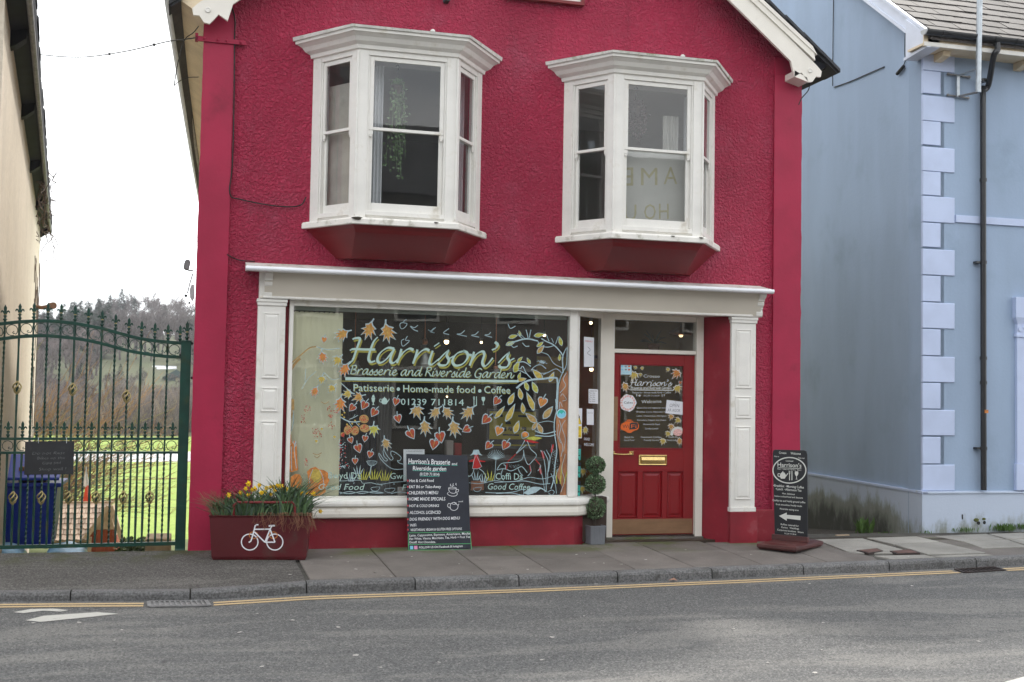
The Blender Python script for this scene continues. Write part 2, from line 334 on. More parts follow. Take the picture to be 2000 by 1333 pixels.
# ------------------------------------------------------------------ geometry helpers
class MB:
    """collects faces and links them as ONE mesh object"""
    def __init__(self):
        self.v = []; self.f = []; self.mi = []; self.sm = []
    def add(self, vs, fs, mi=0, smooth=False):
        o = len(self.v); self.v += [tuple(x) for x in vs]
        for f in fs:
            self.f.append(tuple(i+o for i in f)); self.mi.append(mi); self.sm.append(smooth)
        return self
    def poly(self, pts, mi=0):
        return self.add(pts, [tuple(range(len(pts)))], mi)
    def box(self, x0, x1, y0, y1, z0, z1, mi=0):
        vs = [(x, y, z) for z in (z0, z1) for y in (y0, y1) for x in (x0, x1)]
        return self.add(vs, [(0, 2, 3, 1), (4, 5, 7, 6), (0, 1, 5, 4), (2, 6, 7, 3), (0, 4, 6, 2), (1, 3, 7, 5)], mi)
    def obox(self, c, ax, ay, az, mi=0):
        c = V(c); vs = [c+ax*i+ay*j+az*k for k in (-1, 1) for j in (-1, 1) for i in (-1, 1)]
        return self.add(vs, [(0, 2, 3, 1), (4, 5, 7, 6), (0, 1, 5, 4), (2, 6, 7, 3), (0, 4, 6, 2), (1, 3, 7, 5)], mi)
    def prism(self, pts, ext, mi=0):
        pts = [V(p) for p in pts]; e = V(ext); n = len(pts)
        nrm = V((0, 0, 0))
        for i in range(n): nrm += (pts[i]-pts[0]).cross(pts[(i+1) % n]-pts[0])
        if nrm.dot(e) > 0: pts = pts[::-1]
        vs = pts+[p+e for p in pts]
        fs = [tuple(range(n)), tuple(range(2*n-1, n-1, -1))]
        fs += [(j, i, n+i, n+j) for i in range(n) for j in [(i+1) % n]]
        return self.add(vs, fs, mi)
    def loft(self, loops, mi=0, closed=False, caps=True, smooth=False):
        n = len(loops[0]); vs = [p for l in loops for p in l]; fs = []
        rng = range(n) if closed else range(n-1)
        for k in range(len(loops)-1):
            for i in rng:
                j = (i+1) % n; fs.append((k*n+i, k*n+j, (k+1)*n+j, (k+1)*n+i))
        self.add(vs, fs, mi, smooth)
        if caps:
            self.poly(list(loops[0])[::-1], mi); self.poly(loops[-1], mi)
        return self
    def tube(self, pts, r, n=6, mi=0, smooth=True, caps=True):
        pts = [V(p) for p in pts]; N = len(pts)
        rs = r if isinstance(r, (list, tuple)) else [r]*N
        loops = []; prev = None
        for i, p in enumerate(pts):
            t = (pts[min(i+1, N-1)]-pts[max(i-1, 0)])
            if t.length < 1e-9: t = V((0, 0, 1))
            t.normalize()
            if prev is None:
                a = V((0, 0, 1)) if abs(t.z) < .9 else V((1, 0, 0))
                u = t.cross(a).normalized()
            else:
                u = (prev-t*prev.dot(t))
                u = u.normalized() if u.length > 1e-6 else t.orthogonal().normalized()
            prev = u; w = t.cross(u)
            loops.append([p+(u*math.cos(2*math.pi*k/n)+w*math.sin(2*math.pi*k/n))*rs[i] for k in range(n)])
        return self.loft(loops, mi, True, caps, smooth)
    def lathe(self, prof, c=(0, 0, 0), n=20, mi=0, axis='Z', smooth=True):
        c = V(c); loops = []
        for r, z in prof:
            if axis == 'Z': loops.append([c+V((r*math.cos(2*math.pi*k/n), r*math.sin(2*math.pi*k/n), z)) for k in range(n)])
            else: loops.append([c+V((r*math.cos(2*math.pi*k/n), z, r*math.sin(2*math.pi*k/n))) for k in range(n)])
        return self.loft(loops, mi, True, True, smooth)
    def ball(self, c, r, n=12, m_=8, mi=0, sq=(1, 1, 1)):
        c = V(c); loops = []
        for j in range(1, m_):
            a = math.pi*j/m_
            loops.append([c+V((r*sq[0]*math.sin(a)*math.cos(2*math.pi*k/n), r*sq[1]*math.sin(a)*math.sin(2*math.pi*k/n), -r*sq[2]*math.cos(a))) for k in range(n)])
        return self.loft(loops, mi, True, True, True)
    def build(self, name, mats, parent=None, kind=None, bevel=0, recalc=True, origin=None):
        me = bpy.data.meshes.new(name)
        xs = [p[0] for p in self.v]; ys = [p[1] for p in self.v]; zs = [p[2] for p in self.v]
        c = V(origin) if origin is not None else V(((min(xs)+max(xs))/2, (min(ys)+max(ys))/2, min(zs)))
        me.from_pydata([(x-c.x, y-c.y, z-c.z) for x, y, z in self.v], [], self.f)
        for mm in (mats if isinstance(mats, (list, tuple)) else [mats]): me.materials.append(mm)
        me.polygons.foreach_set('material_index', self.mi); me.polygons.foreach_set('use_smooth', self.sm)
        if recalc:
            import bmesh
            b = bmesh.new(); b.from_mesh(me); bmesh.ops.recalc_face_normals(b, faces=b.faces); b.to_mesh(me); b.free()
        me.update()
        return link(name, me, c, parent, kind, bevel)
WLOC = {}
def link(name, data, loc, parent=None, kind=None, bevel=0):
    o = bpy.data.objects.new(name, data); COL.objects.link(o)
    loc = V(loc); WLOC[o.name] = loc
    if parent is not None:
        o.parent = parent; o.location = loc-WLOC[parent.name]
    else: o.location = loc
    if kind: o['kind'] = kind
    if bevel:
        b = o.modifiers.new('bevel', 'BEVEL'); b.width = bevel; b.segments = 2; b.limit_method = 'ANGLE'; b.angle_limit = R(40)
    return o
def tag(o, label=None, cat=None, group=None, kind=None):
    if label: o['label'] = label
    if cat: o['category'] = cat
    if group: o['group'] = group
    if kind: o['kind'] = kind
    return o
def thing(name, label, cat, loc=(0, 0, 0), group=None):
    o = bpy.data.objects.new(name, None); COL.objects.link(o); o.empty_display_size = .1
    o.location = loc; WLOC[o.name] = V(loc)
    return tag(o, label, cat, group)
def copy_tree(o, delta, parent=None):
    c = o.copy(); COL.objects.link(c); WLOC[c.name] = WLOC[o.name]+V(delta)
    if parent is None: c.location = o.location+V(delta)
    else: c.parent = parent
    for ch in list(o.children): copy_tree(ch, delta, c)
    return c
def share(name, src, loc, parent, rot=None, scale=None):
    """another object with the same mesh data"""
    o = link(name, src.data, loc, parent)
    for md in src.modifiers:
        b = o.modifiers.new(md.name, md.type)
        if md.type == 'BEVEL': b.width = md.width; b.segments = md.segments; b.limit_method = 'ANGLE'; b.angle_limit = md.angle_limit
    if rot is not None: o.rotation_euler = rot
    if scale is not None: o.scale = scale
    return o
def setting(name, mb, mt, parent=None, **k):
    o = mb.build(name, mt, parent, **k); o['kind'] = 'structure'; return o
def catmull(pts, n=5, closed=False):
    P = [V((*p, 0)) if len(p) == 2 else V(p) for p in pts]; N = len(P); out = []
    if N < 3 and not closed: return P
    rng = range(N) if closed else range(N-1)
    for i in rng:
        p0 = P[(i-1) % N] if closed or i > 0 else P[0]*2-P[1]
        p1 = P[i]; p2 = P[(i+1) % N]
        p3 = P[(i+2) % N] if closed or i+2 < N else P[-1]*2-P[-2]
        for k in range(n):
            t = k/n
            out.append(.5*((2*p1)+(p2-p0)*t+(2*p0-5*p1+4*p2-p3)*t*t+(3*p1-p0-3*p2+p3)*t**3))
    if not closed: out.append(P[-1])
    return out
# --- flat print on a plane, given in photograph pixels and cast onto the real surface
class Print:
    """thin printed or painted shapes lying on a plane"""
    def __init__(self, plane, off=.003):
        self.pl = plane; self.off = off; self.k = 0; self.mb = MB()
    def _o(self):
        self.k += 1; return self.off+self.k*2e-5
    def poly(self, pts, mi=0):
        o = self._o(); self.mb.poly([self.pl.at(x, y, o) for x, y in pts], mi); return self
    def stroke(self, pts, w, mi=0, n=4, closed=False, smooth=True, nib=None):
        P = [(p[0], p[1]) for p in pts]
        Q = catmull(P, n, closed) if smooth else [V((*p, 0)) for p in P]
        N = len(Q); L = []; Rr = []
        for i, p in enumerate(Q):
            a = Q[(i-1) % N] if closed else Q[max(i-1, 0)]; b = Q[(i+1) % N] if closed else Q[min(i+1, N-1)]
            t = b-a
            if t.length < 1e-9: t = V((1, 0, 0))
            t.normalize(); nn = V((-t.y, t.x, 0))
            ww = w[min(int(i*len(w)/N), len(w)-1)] if isinstance(w, (list, tuple)) else w
            if nib:
                th = math.atan2(-t.y, t.x); ww = nib[0]+nib[1]*abs(math.sin(th-R(nib[2])))
            L.append(p+nn*ww/2); Rr.append(p-nn*ww/2)
        if closed: L.append(L[0]); Rr.append(Rr[0])
        o = self._o(); vs = []
        for l, r in zip(L, Rr): vs += [self.pl.at(l.x, l.y, o), self.pl.at(r.x, r.y, o)]
        self.mb.add(vs, [(2*i, 2*i+1, 2*i+3, 2*i+2) for i in range(len(L)-1)], mi); return self
    def disc(self, x, y, rx, ry=None, mi=0, n=14, rot=0):
        ry = ry or rx; c, s = math.cos(rot), math.sin(rot)
        return self.poly([(x+c*rx*math.cos(2*math.pi*k/n)-s*ry*math.sin(2*math.pi*k/n), y+s*rx*math.cos(2*math.pi*k/n)+c*ry*math.sin(2*math.pi*k/n)) for k in range(n)], mi)
    def ring(self, x, y, rx, ry, w, mi=0, n=24):
        return self.stroke([(x+rx*math.cos(2*math.pi*k/n), y+ry*math.sin(2*math.pi*k/n)) for k in range(n)], w, mi, 1, True, False)
    def text(self, s, x0, y0, x1, y1, h, mi=0, shear=0.0, space=1.0, jitter=0, bold=0.0):
        """s set between (x0,y0) and (x1,y1) on its baseline, h = cap height in pixels"""
        vs, fs, wd = text_mesh(s, shear, space, bold)
        o = self._o(); vx = (x1-x0)/wd; sl = (y1-y0)/wd
        self.mb.add([self.pl.at(x0+a*vx, y0+a*sl-b*h+(jitter*math.sin(a*9+b*3) if jitter else 0), o) for a, b in vs], fs, mi); return self
    def build(self, name, mats, parent=None, **k):
        return self.mb.build(name, mats, parent, recalc=False, **k)
_TXT = {}
def text_mesh(s, shear=0.0, space=1.0, bold=0.0):
    key = (s, shear, space, bold)
    if key in _TXT: return _TXT[key]
    cu = bpy.data.curves.new('lettering', 'FONT'); cu.body = s; cu.shear = shear; cu.space_character = space; cu.resolution_u = 2
    cu.offset = bold
    ob = bpy.data.objects.new('lettering', cu); COL.objects.link(ob)
    bpy.context.view_layer.update()
    dg = bpy.context.evaluated_depsgraph_get()
    me = bpy.data.meshes.new_from_object(ob.evaluated_get(dg))
    vs = [(v.co.x, v.co.y) for v in me.vertices]; fs = [tuple(p.vertices) for p in me.polygons]
    bpy.data.objects.remove(ob); bpy.data.curves.remove(cu); bpy.data.meshes.remove(me)
    x0 = min(v[0] for v in vs); x1 = max(v[0] for v in vs); cap = .729
    vs = [(v[0]-x0, v[1]/cap) for v in vs]
    _TXT[key] = (vs, fs, x1-x0); return _TXT[key]
# --- a broad-nib chancery hand, drawn stroke by stroke (units: x-height 1, y up)
def _g(*st): return st
GLYPH = {
 'H': (1.62, _g([(0.05, 1.52), (.25, 1.60), (.50, 1.56), (.40, 1.05), (.20, .20), (.08, -.02), (-.08, -.20)], [(1.58, 1.72), (1.36, 1.40), (1.18, .72), (1.14, .22), (1.30, .03), (1.56, .12)], [(-.05, .76), (.16, .86), (.8, .86), (1.5, .88)])),
 'a': (1.22, _g([(1.04, .98), (.62, 1.02), (.2, .66), (.06, .22), (.22, .0), (.58, .22), (.98, .86)], [(1.04, .98), (.86, .40), (.90, .06), (1.12, .06), (1.42, .44)])),
 'r': (.98, _g([(.26, .98), (.18, .5), (.06, .02)], [(.12, .3), (.42, .78), (.74, 1.02), (1.0, .94)])),
 'i': (.56, _g([(.22, .94), (.10, .4), (.08, .08), (.26, .02), (.66, .42)], [(.28, 1.22), (.58, 1.48)])),
 's': (.86, _g([(.02, .26), (.36, .72), (.62, .98), (.54, .66), (.70, .36), (.56, .02), (.20, -.02), (.06, .12)], [(.66, .4), (.98, .62)])),
 'o': (1.06, _g([(.74, 1.0), (.30, .80), (.06, .32), (.26, .0), (.68, .1), (.96, .5), (.92, .86), (.66, 1.0)], [(.92, .76), (1.22, .72)])),
 'n': (1.30, _g([(.28, .96), (.20, .5), (.08, .02)], [(.14, .3), (.46, .82), (.80, 1.0), (.92, .78), (.84, .28), (.98, .02), (1.2, .18), (1.46, .6)])),
 "'": (.5, _g([(.2, 1.66), (.38, 1.5), (.30, 1.26), (.06, 1.12)],)),
 'e': (.96, _g([(.12, .46), (.52, .56), (.72, .82), (.52, 1.0), (.22, .78), (.06, .34), (.22, .02), (.58, .06), (1.0, .42)],)),
 'd': (1.22, _g([(.98, .96), (.58, 1.0), (.2, .66), (.06, .22), (.22, .0), (.58, .22), (.98, .8)], [(1.22, 1.75), (1.02, .9), (.88, .3), (.92, .04), (1.14, .06), (1.4, .4)])),
 'v': (.98, _g([(.06, .86), (.24, .98), (.32, .5), (.36, .04), (.7, .4), (.92, .92), (.86, 1.0)],)),
 'B': (1.28, _g([(.46, 1.6), (.3, .8), (.12, .0)], [(.2, 1.42), (.6, 1.64), (1.08, 1.56), (1.04, 1.14), (.5, .88), (1.0, .82), (1.12, .38), (.8, .04), (.3, .04)])),
 'R': (1.36, _g([(.46, 1.6), (.3, .8), (.12, .0)], [(.2, 1.42), (.6, 1.64), (1.08, 1.56), (1.04, 1.14), (.5, .86), (.86, .5), (1.1, .06), (1.4, .12)])),
 'G': (1.42, _g([(1.3, 1.42), (.9, 1.64), (.4, 1.3), (.1, .6), (.3, .04), (.8, .02), (1.12, .3), (1.2, .72), (.78, .70)], [(1.2, .72), (1.04, -.12), (.8, -.3)])),
 ' ': (.62, ()),
}
def script_strokes(s):
    x = 0; out = []
    for ch in s:
        wd, st = GLYPH[ch]
        for q in st: out.append([(x+a, b) for a, b in q])
        x += wd
    return out, x
def script(pr, s, x0, y0, x1, y1, xh, mi=0, nib=(2.6, 3.6, 38), dx=0, dy=0, slant=.08):
    st, wd = script_strokes(s); k = (x1-x0)/wd; sl = (y1-y0)/wd
    for q in st:
        pr.stroke([(x0+(a+slant*b)*k*.97+dx, y0+a*sl-b*xh+dy) for a, b in q], 1, mi, 5, nib=nib)
# --- painted leaf shapes (unit size, stem up)
LEAF = {
 'maple': [(0, -1.0), (.22, -.72), (.72, -.80), (.62, -.52), (1.05, -.10), (.48, -.12), (.72, .62), (.28, .18), (.02, 1.15), (-.24, .20), (-.74, .55), (-.46, -.10), (-1.08, -.18), (-.58, -.50), (-.70, -.80), (-.20, -.72)],
 'oak': [(0, -1.15), (.30, -.72), (.80, -.42), (.52, -.22), (.98, .30), (.40, .12), (.70, .95), (.16, .45), (-.08, 1.20), (-.24, .42), (-.72, .78), (-.40, .10), (-.92, .05), (-.42, -.28), (-.60, -.62), (-.22, -.78)],
 'heart': [(0, -.45), (.30, -.85), (.75, -.72), (.85, -.25), (.5, .4), (0, 1.0), (-.5, .4), (-.85, -.25), (-.75, -.72), (-.30, -.85)],
 'oval': [(0, -1.3), (.32, -.65), (.5, .05), (.36, .6), (0, 1.0), (-.36, .6), (-.5, .05), (-.32, -.65)],
 'sliver': [(0, -1.5), (.30, -.6), (.42, .2), (.12, .9), (-.12, .95), (-.3, .3), (-.26, -.6)],
}
def art_leaf(plane, parent, shape, x, y, s, rot, fill, name='painted_leaf', stem=True, off=.004, outline='art_blue'):
    pr = Print(plane, off); c, sn = math.cos(R(rot)), math.sin(R(rot))
    def T(p, k): return (x+(p[0]*c-p[1]*sn)*s*k, y+(p[0]*sn+p[1]*c)*s*k)
    pts = LEAF[shape]
    pr.poly([T(p, 1.10) for p in pts], 1)
    if stem: pr.stroke([T((0, -.6), 1), T((.06, -1.15), 1), T((.18, -1.6), 1)], max(1.6, s*.18), 1, 3)
    pr.poly([T(p, .90) for p in pts], 0)
    pr.stroke([T((0, -.6), 1), T((0, .6), 1)], max(.8, s*.07), 2, 1)
    return pr.build(name, [M[fill], M[outline], M['art_yellow']], parent)
# ================================================================== THE SETTING
ROADZ = -.20
KPTS = [(-30, -1.2), (-8, -1.62), (-2.6, -1.74), (-1.31, -1.80), (.10, -1.99), (1.05, -1.80), (2.98, -1.73), (5.03, -1.55), (8.6, -1.20), (14, -.68), (40, 1.2)]
def KY(x):
    for (x0, y0), (x1, y1) in zip(KPTS, KPTS[1:]):
        if x0 <= x <= x1: return y0+(y1-y0)*(x-x0)/(x1-x0)
    return KPTS[0][1]
def ktop(x):                       # kerb top height: dropped at the gate
    return -.106 if x > 1.0 else (-.106-.022*(1.0-x) if x > 0 else -.128)
def pavez(x, y):                   # footway surface between kerb and wall
    k = KY(x)+.12; t = max(0, min(1, (y-k)/(-.02-k))) if y < 0 else 1
    return ktop(x)+( -.050-ktop(x))*t
def PG(px, py):                    # a point of the footway surface
    z = -.066
    for _ in range(8):
        p = PZ(px, py, z); z = pavez(p.x, p.y)
    return PZ(px, py, z)
mb = MB()
xs = [-60, -30, -8, -2.6, -1.31, .1, 1.05, 2.98, 5.03, 8.6, 14, 40, 60]
for a, b in zip(xs, xs[1:]):
    mb.poly([(a, -12.6, ROADZ), (b, -12.6, ROADZ), (b, KY(b)+.06, ROADZ), (a, KY(a)+.06, ROADZ)])
road = setting('road', mb, M['asphalt'])
mb = MB(); mb.box(-60, 60, -16.2, -12.6, ROADZ-.3, ROADZ+.11)
setting('pavement', mb, M['tarmac'])
# footway: tarmac left, mortar bed under the slabs right
mb = MB(); X = -9.0
gx = []
while X < 1.02: gx.append(X); X += .5
gx.append(1.02)
ys = [0, .25, .5, .75, 1.0]
for a, b in zip(gx, gx[1:]):
    for t0, t1 in zip(ys, ys[1:]):
        def q(x, t):
            y0 = KY(x)+.115; y1 = .0; y = y0+(y1-y0)*t
            return (x, y, pavez(x, y)+.012*mnoise.noise(V((x*2.1, y*2.1, 4)))*(1 if 0 < t < 1 else 0))
        mb.poly([q(a, t0), q(b, t0), q(b, t1), q(a, t1)])
foot_left = setting('pavement', mb, M['tarmac'])
mb = MB()
for a, b in ((1.02, 3), (3, 5), (5, 7), (7, 9), (9, 12), (12, 30)):
    y0 = [KY(a)+.11, KY(b)+.11]
    mb.poly([(a, y0[0], pavez(a, y0[0])-.011), (b, y0[1], pavez(b, y0[1])-.011), (b, .62, pavez(b, 1)-.011), (a, .62, pavez(a, 1)-.011)])
footway = setting('pavement', mb, M['joint'])
# ---- paving slabs, each a piece
def slab(pts4, mt, parent=footway, th=.05, tilt=.002, name='paving_slab', lift=0):
    mb = MB(); nP = len(pts4); dz = [random.uniform(-tilt, tilt) for _ in range(nP)]
    top = [(x, y, pavez(x, y)+dz[i]+lift) for i, (x, y) in enumerate(pts4)]
    cx = sum(p[0] for p in top)/nP; cyy = sum(p[1] for p in top)/nP
    ins = [(p[0]+(cx-p[0])*.012, p[1]+(cyy-p[1])*.014, p[2]) for p in top]
    low = [(p[0], p[1], p[2]-.006) for p in top]; bot = [(p[0], p[1], p[2]-th) for p in top]
    mb.loft([bot, low, ins], 0, True, True)
    o = mb.build(name, mt, parent); return o
X = 1.06; prev_split = None; k = 0
SL = .36                             # joints lean with the kerb
while X < 6.55:
    wdt = random.choice([.62, .70, .76, .84])
    if X+wdt > 6.3: wdt = 6.62-X
    x0, x1 = X+.004, X+wdt-.004
    ka, kb = KY(x0)+.14, KY(x1)+.14
    front = -.03
    if 4.42 < X+wdt/2 < 5.75: front = .24
    sp = random.uniform(.42, .62) if k % 3 != 1 else None
    def pt(x, t, ka=ka, kb=kb, x0=x0, x1=x1, front=front):
        kk = ka+(kb-ka)*(x-x0)/(x1-x0); return (x, kk+(front-kk)*t)
    tt = [0, sp, 1] if sp else [0, 1]
    for t0, t1 in zip(tt, tt[1:]):
        e = .004
        slab([pt(x0, t0+e), pt(x1, t0+e), pt(x1, t1-e), pt(x0, t1-e)], M['slab'])
    X += wdt; k += 1
# doorway slab under the step
pale = []
def pxslab(px4, mt=M['slab_pale'], z=-.066, **kw):
    P = [PG(x, y) for x, y in px4]
    for p in P: p.y = max(p.y, KY(p.x)+.14)
    kw.setdefault('tilt', .0008); return slab([(p.x, p.y) for p in P], mt, **kw)
pxslab([(1592, 1054), (1684, 1052), (1772, 1076), (1652, 1076)], lift=.001)
pxslab([(1693, 1051), (1790, 1048), (1834, 1058), (1745, 1063)], lift=.001)
pxslab([(1748, 1064), (1836, 1059), (1925, 1080), (1812, 1083)], lift=.001)
pxslab([(1708, 1086), (1806, 1084), (1834, 1091), (1752, 1095)], lift=.001)
pxslab([(1818, 1086), (1926, 1082), (1945, 1086), (1846, 1090)], lift=.001)
for q in ([(1826, 1047), (1926, 1043), (1962, 1053), (1878, 1057)], [(1932, 1043), (1998, 1041), (2030, 1049), (1968, 1053)], [(1882, 1058), (1966, 1054), (2008, 1068), (1920, 1071)],
          [(1972, 1054), (2040, 1051), (2085, 1063), (2014, 1068)], [(2006, 1041), (2070, 1039), (2110, 1047), (2036, 1049)]):
    pxslab(q, M['slab_pale'], -.062)
pxslab([(1560, 1062), (1594, 1056), (1648, 1077), (1680, 1083), (1706, 1087), (1738, 1100), (1640, 1103)], M['slab'], lift=-.002)
pxslab([(1740, 1101), (1756, 1096), (1960, 1087), (1975, 1091)], M['slab'], lift=-.002)
pxslab([(1655, 1077), (1740, 1077), (1744, 1080), (1684, 1080)], M['slab_pale'], lift=-.003)
pxslab([(1790, 1046), (1832, 1045), (1885, 1058), (1925, 1072.5), (2020, 1069), (2065, 1084), (1950, 1088), (1926, 1081)], M['slab'], lift=-.004, tilt=0, name='mortar_patch')
# ---- inspection covers
for i, (q, lab) in enumerate(([[(1673, 1076), (1713, 1072), (1725, 1077), (1696, 1082)], 'small rusty red cover in the pavement, the one nearer the advertising board'],
                              [[(1738, 1077.5), (1778, 1074), (1797, 1081), (1751, 1083)], 'small rusty red cover in the pavement, the one nearer the pale blue house'])):
    P = [PG(x, y) for x, y in q]; c = sum(P, V((0, 0, 0)))/4
    t = thing('inspection_cover', lab, 'drain cover', c, 'inspection covers in the pavement')
    mb = MB(); up = [p+V((0, 0, .006)) for p in P]; dn = [p-V((0, 0, .02)) for p in P]
    mb.loft([dn, up], 0, True, True); mb.build('cover_frame', M['grate'], t)
    mb = MB(); up = [c+(p-c)*.80+V((0, 0, .009)) for p in P]; dn = [c+(p-c)*.86 for p in P]; mb.loft([dn, up], 0, True, True)
    mb.build('lid', M['maroon_cover'], t)
# ---- kerb stones
mb = MB()
for a, b in zip([-9, -2.6, -1.31, 0, .1, 1.0, 1.05, 2.98, 5.03, 8.6], [-2.6, -1.31, 0, .1, 1.0, 1.05, 2.98, 5.03, 8.6, 12]):
    mb.poly([(a, KY(a)+.02, ROADZ-.002), (b, KY(b)+.02, ROADZ-.002), (b, KY(b)+.135, ktop(b)-.008), (a, KY(a)+.135, ktop(a)-.008)]); mb.poly([(a, KY(a)+.135, ktop(a)-.008), (b, KY(b)+.135, ktop(b)-.008), (b, KY(b)+.4, ktop(b)-.02), (a, KY(a)+.4, ktop(a)-.02)])
kerb = setting('kerb', mb, M['joint'])
jx = [-9, -7.6, -6.2, -4.8, -3.4, -2.05] + [PZ(x, y, -.1).x for x, y in ((132, 1160), (372, 1160), (606, 1148), (823, 1140), (1031, 1134), (1230, 1127), (1420, 1120), (1601, 1112), (1768, 1104), (1937, 1096))]
while jx[-1] < 12: jx.append(jx[-1]+.98)
for a, b in zip(jx, jx[1:]):
    mb = MB(); a2, b2 = a+.006, b-.006; n = 4; loops = []
    for i in range(n+1):
        x = a2+(b2-a2)*i/n; y = KY(x); zt = ktop(x)+.004*mnoise.noise(V((x*3, 0, 1)))
        wob = .006*mnoise.noise(V((x*5, 7, 1)))
        loops.append([(x, y+.132, ROADZ-.1), (x, y+.132, zt), (x, y+.03, zt), (x, y+.010, zt-.008), (x, y+wob, zt-.03), (x, y-.006+wob, ROADZ-.1)])
    mb.loft(loops, 0, True, True); o = mb.build('kerb_stone', M['kerbstone'], kerb)
# ---- road markings
def strip(x0, x1, off, wdt, name='road_marking', mt=M['yellow_line'], n=14):
    mb = MB()
    for i in range(n):
        a = x0+(x1-x0)*i/n; b = x0+(x1-x0)*(i+1)/n
        f = lambda x: 0.006*mnoise.noise(V((x*6, off*30, 2)))
        mb.poly([(a, KY(a)-off-wdt+f(a), ROADZ+.004), (b, KY(b)-off-wdt+f(b), ROADZ+.004), (b, KY(b)-off+f(b+9), ROADZ+.004), (a, KY(a)-off+f(a+9), ROADZ+.004)])
    return setting(name, mb, mt, road)
gl0, gl1 = PZ(286, 1179, ROADZ).x, PZ(412, 1179, ROADZ).x
gr0, gr1 = PZ(1868, 1117, ROADZ).x, PZ(1952, 1116, ROADZ).x
for off in (.15, .255):
    strip(-9, gl0-.02, off-.03, .062); strip(gl1+.02, gr0-.02, off, .060, n=40); strip(gr1+.1, 14, off, .060)
def pxstrip(px, mt=M['white_line']):
    mb = MB(); mb.poly([PZ(x, y, ROADZ+.004) for x, y in px]); return setting('road_marking', mb, mt, road)
pxstrip([(50, 1212), (85, 1203), (190, 1196), (232, 1199), (180, 1205), (80, 1215)])
pxstrip([(26, 1196), (60, 1190), (105, 1189), (134, 1192), (118, 1195), (84, 1193), (46, 1198)])
pxstrip([(1960, 1333), (2000, 1322), (2100, 1302), (2120, 1308), (2000, 1334), (1980, 1340)])
# ---- gullies
for i, (q, lab, bars) in enumerate((([(290, 1176), (402, 1174), (409, 1184), (292, 1186)], 'worn iron gully grate beside the kerb near the green gate', 11),
                                  ([(1866, 1113), (1940, 1108), (1962, 1114), (1884, 1119)], 'rusty iron gully grate beside the kerb in front of the blue house', 9))):
    P = [PZ(x, y, ROADZ+.005) for x, y in q]; c = sum(P, V((0, 0, 0)))/4
    t = thing('gully_grate', lab, 'drain cover', c, 'gully grates in the road')
    mb = MB(); mb.poly([p-V((0, 0, .002)) for p in P]); mb.build('gully_pit', M['cable'] if i else M['rust_iron'], t)
    def edge(a, b, w=.022): 
        d = (b-a).normalized(); nrm = V((-d.y, d.x, 0))*w/2; mb2 = MB()
        mb2.prism([a-nrm, b-nrm, b+nrm, a+nrm], (0, 0, .008)); return mb2.build('grate_frame' if w > .02 else 'grate_bar', M['grate'] if i else M['rust_iron'], t)
    for a, b in zip(P, P[1:]+P[:1]): edge(a, b, .03)
    for k in range(1, bars):
        f = k/bars; edge(P[0]+(P[1]-P[0])*f, P[3]+(P[2]-P[3])*f, .016)
# ---- land behind the houses: garden slope, meadow, river, hill
def landz(x, y):
    prof = [(-.03, -.085), (.5, -.17), (2, -.36), (5, -.92), (18, -2.62), (30, -3.0), (67, -3.0), (69, -3.4), (82, -3.4), (84, -2.9), (106, -2.8), (125, -1.4), (150, .8), (190, 4), (230, 8), (330, 15), (470, 22), (700, 20)]
    for (a, za), (b, zb) in zip(prof, prof[1:]):
        if a <= y <= b: z = za+(zb-za)*(y-a)/(b-a); break
    else: z = prof[0][1] if y < .2 else 20
    if y > 140:
        s = x+ .06*y
        k = min(1, (y-140)/120)
        z += k*(-3*math.exp(-((s+20)/14)**2)+2.5*math.sin(s*.031+1.7)+2*mnoise.noise(V((x*.02, y*.02, 3))))
    if y < 7 and x > 6.4: z = min(-.095, -.08-(y-.3)*.09)
    return z
mb = MB(); ysn = [.2, 1, 2, 3.5, 5, 8, 12, 18, 24, 30, 45, 60, 80, 95, 97]
xsn = [-60, -30, -15, -8, -5, -3.5, -2, -.5, 1, 3, 5, 6.4, 6.6, 8, 9, 14, 30, 60]
def sheet(name, xs, ys, mt):
    mb = MB()
    vs = [(x, y, landz(x, y)) for y in ys for x in xs]; n = len(xs)
    mb.add(vs, [(j*n+i, j*n+i+1, (j+1)*n+i+1, (j+1)*n+i) for j in range(len(ys)-1) for i in range(n-1)], 0, True)
    return setting(name, mb, mt)
def grass_mat(name, col, col2):
    mt, nt, out = new_mat(name); w = NT(nt); p = w.n('BsdfPrincipled'); w.link(p.outputs[0], out.inputs[0])
    vec = w.coords('World'); a = w.noise(vec, .35, 6, .6); b = w.noise(w.coords('World', (1, .25, 1)), 6, 5, .7)
    c = w.mix(w.ramp(a, .3, .7), col, col2); c = w.mix(w.ramp(b, .3, .7, .25, 0), c, (.05, .07, .01))
    w.link(c, p.inputs['Base Color']); p.inputs['Roughness'].default_value = .8; p.inputs['Specular IOR Level'].default_value = .15
    w.link(w.bump(w.noise(vec, 14, 4), .5, .03), p.inputs['Normal']); return mt
M['meadow'] = grass_mat('sunlit meadow grass', (.235, .335, .065), (.30, .385, .09))
M['garden'] = grass_mat('rough garden ground', (.10, .095, .055), (.13, .16, .05))
M['hill'] = grass_mat('winter hillside floor', (.10, .095, .06), (.085, .10, .05))
M['river'] = mat('sky-white river water', (.72, .74, .74), .25, .08, .5, 'World', spec=.6)  # white of the reflected sky put into the base colour
sheet('garden', xsn, [-.03, .5, 1, 2, 3.5, 5, 8, 12, 18, 24], M['garden'])
sheet('field', [-90, -50, -25, -15, -8, -4, -2, 0, 2, 4, 8, 15, 30, 60], [24, 30, 45, 60, 67, 69], M['meadow'])
mb = MB(); mb.poly([(-300, 68, -3.12), (300, 68, -3.12), (300, 83.2, -3.12), (-300, 83.2, -3.12)]); setting('water', mb, M['river'])
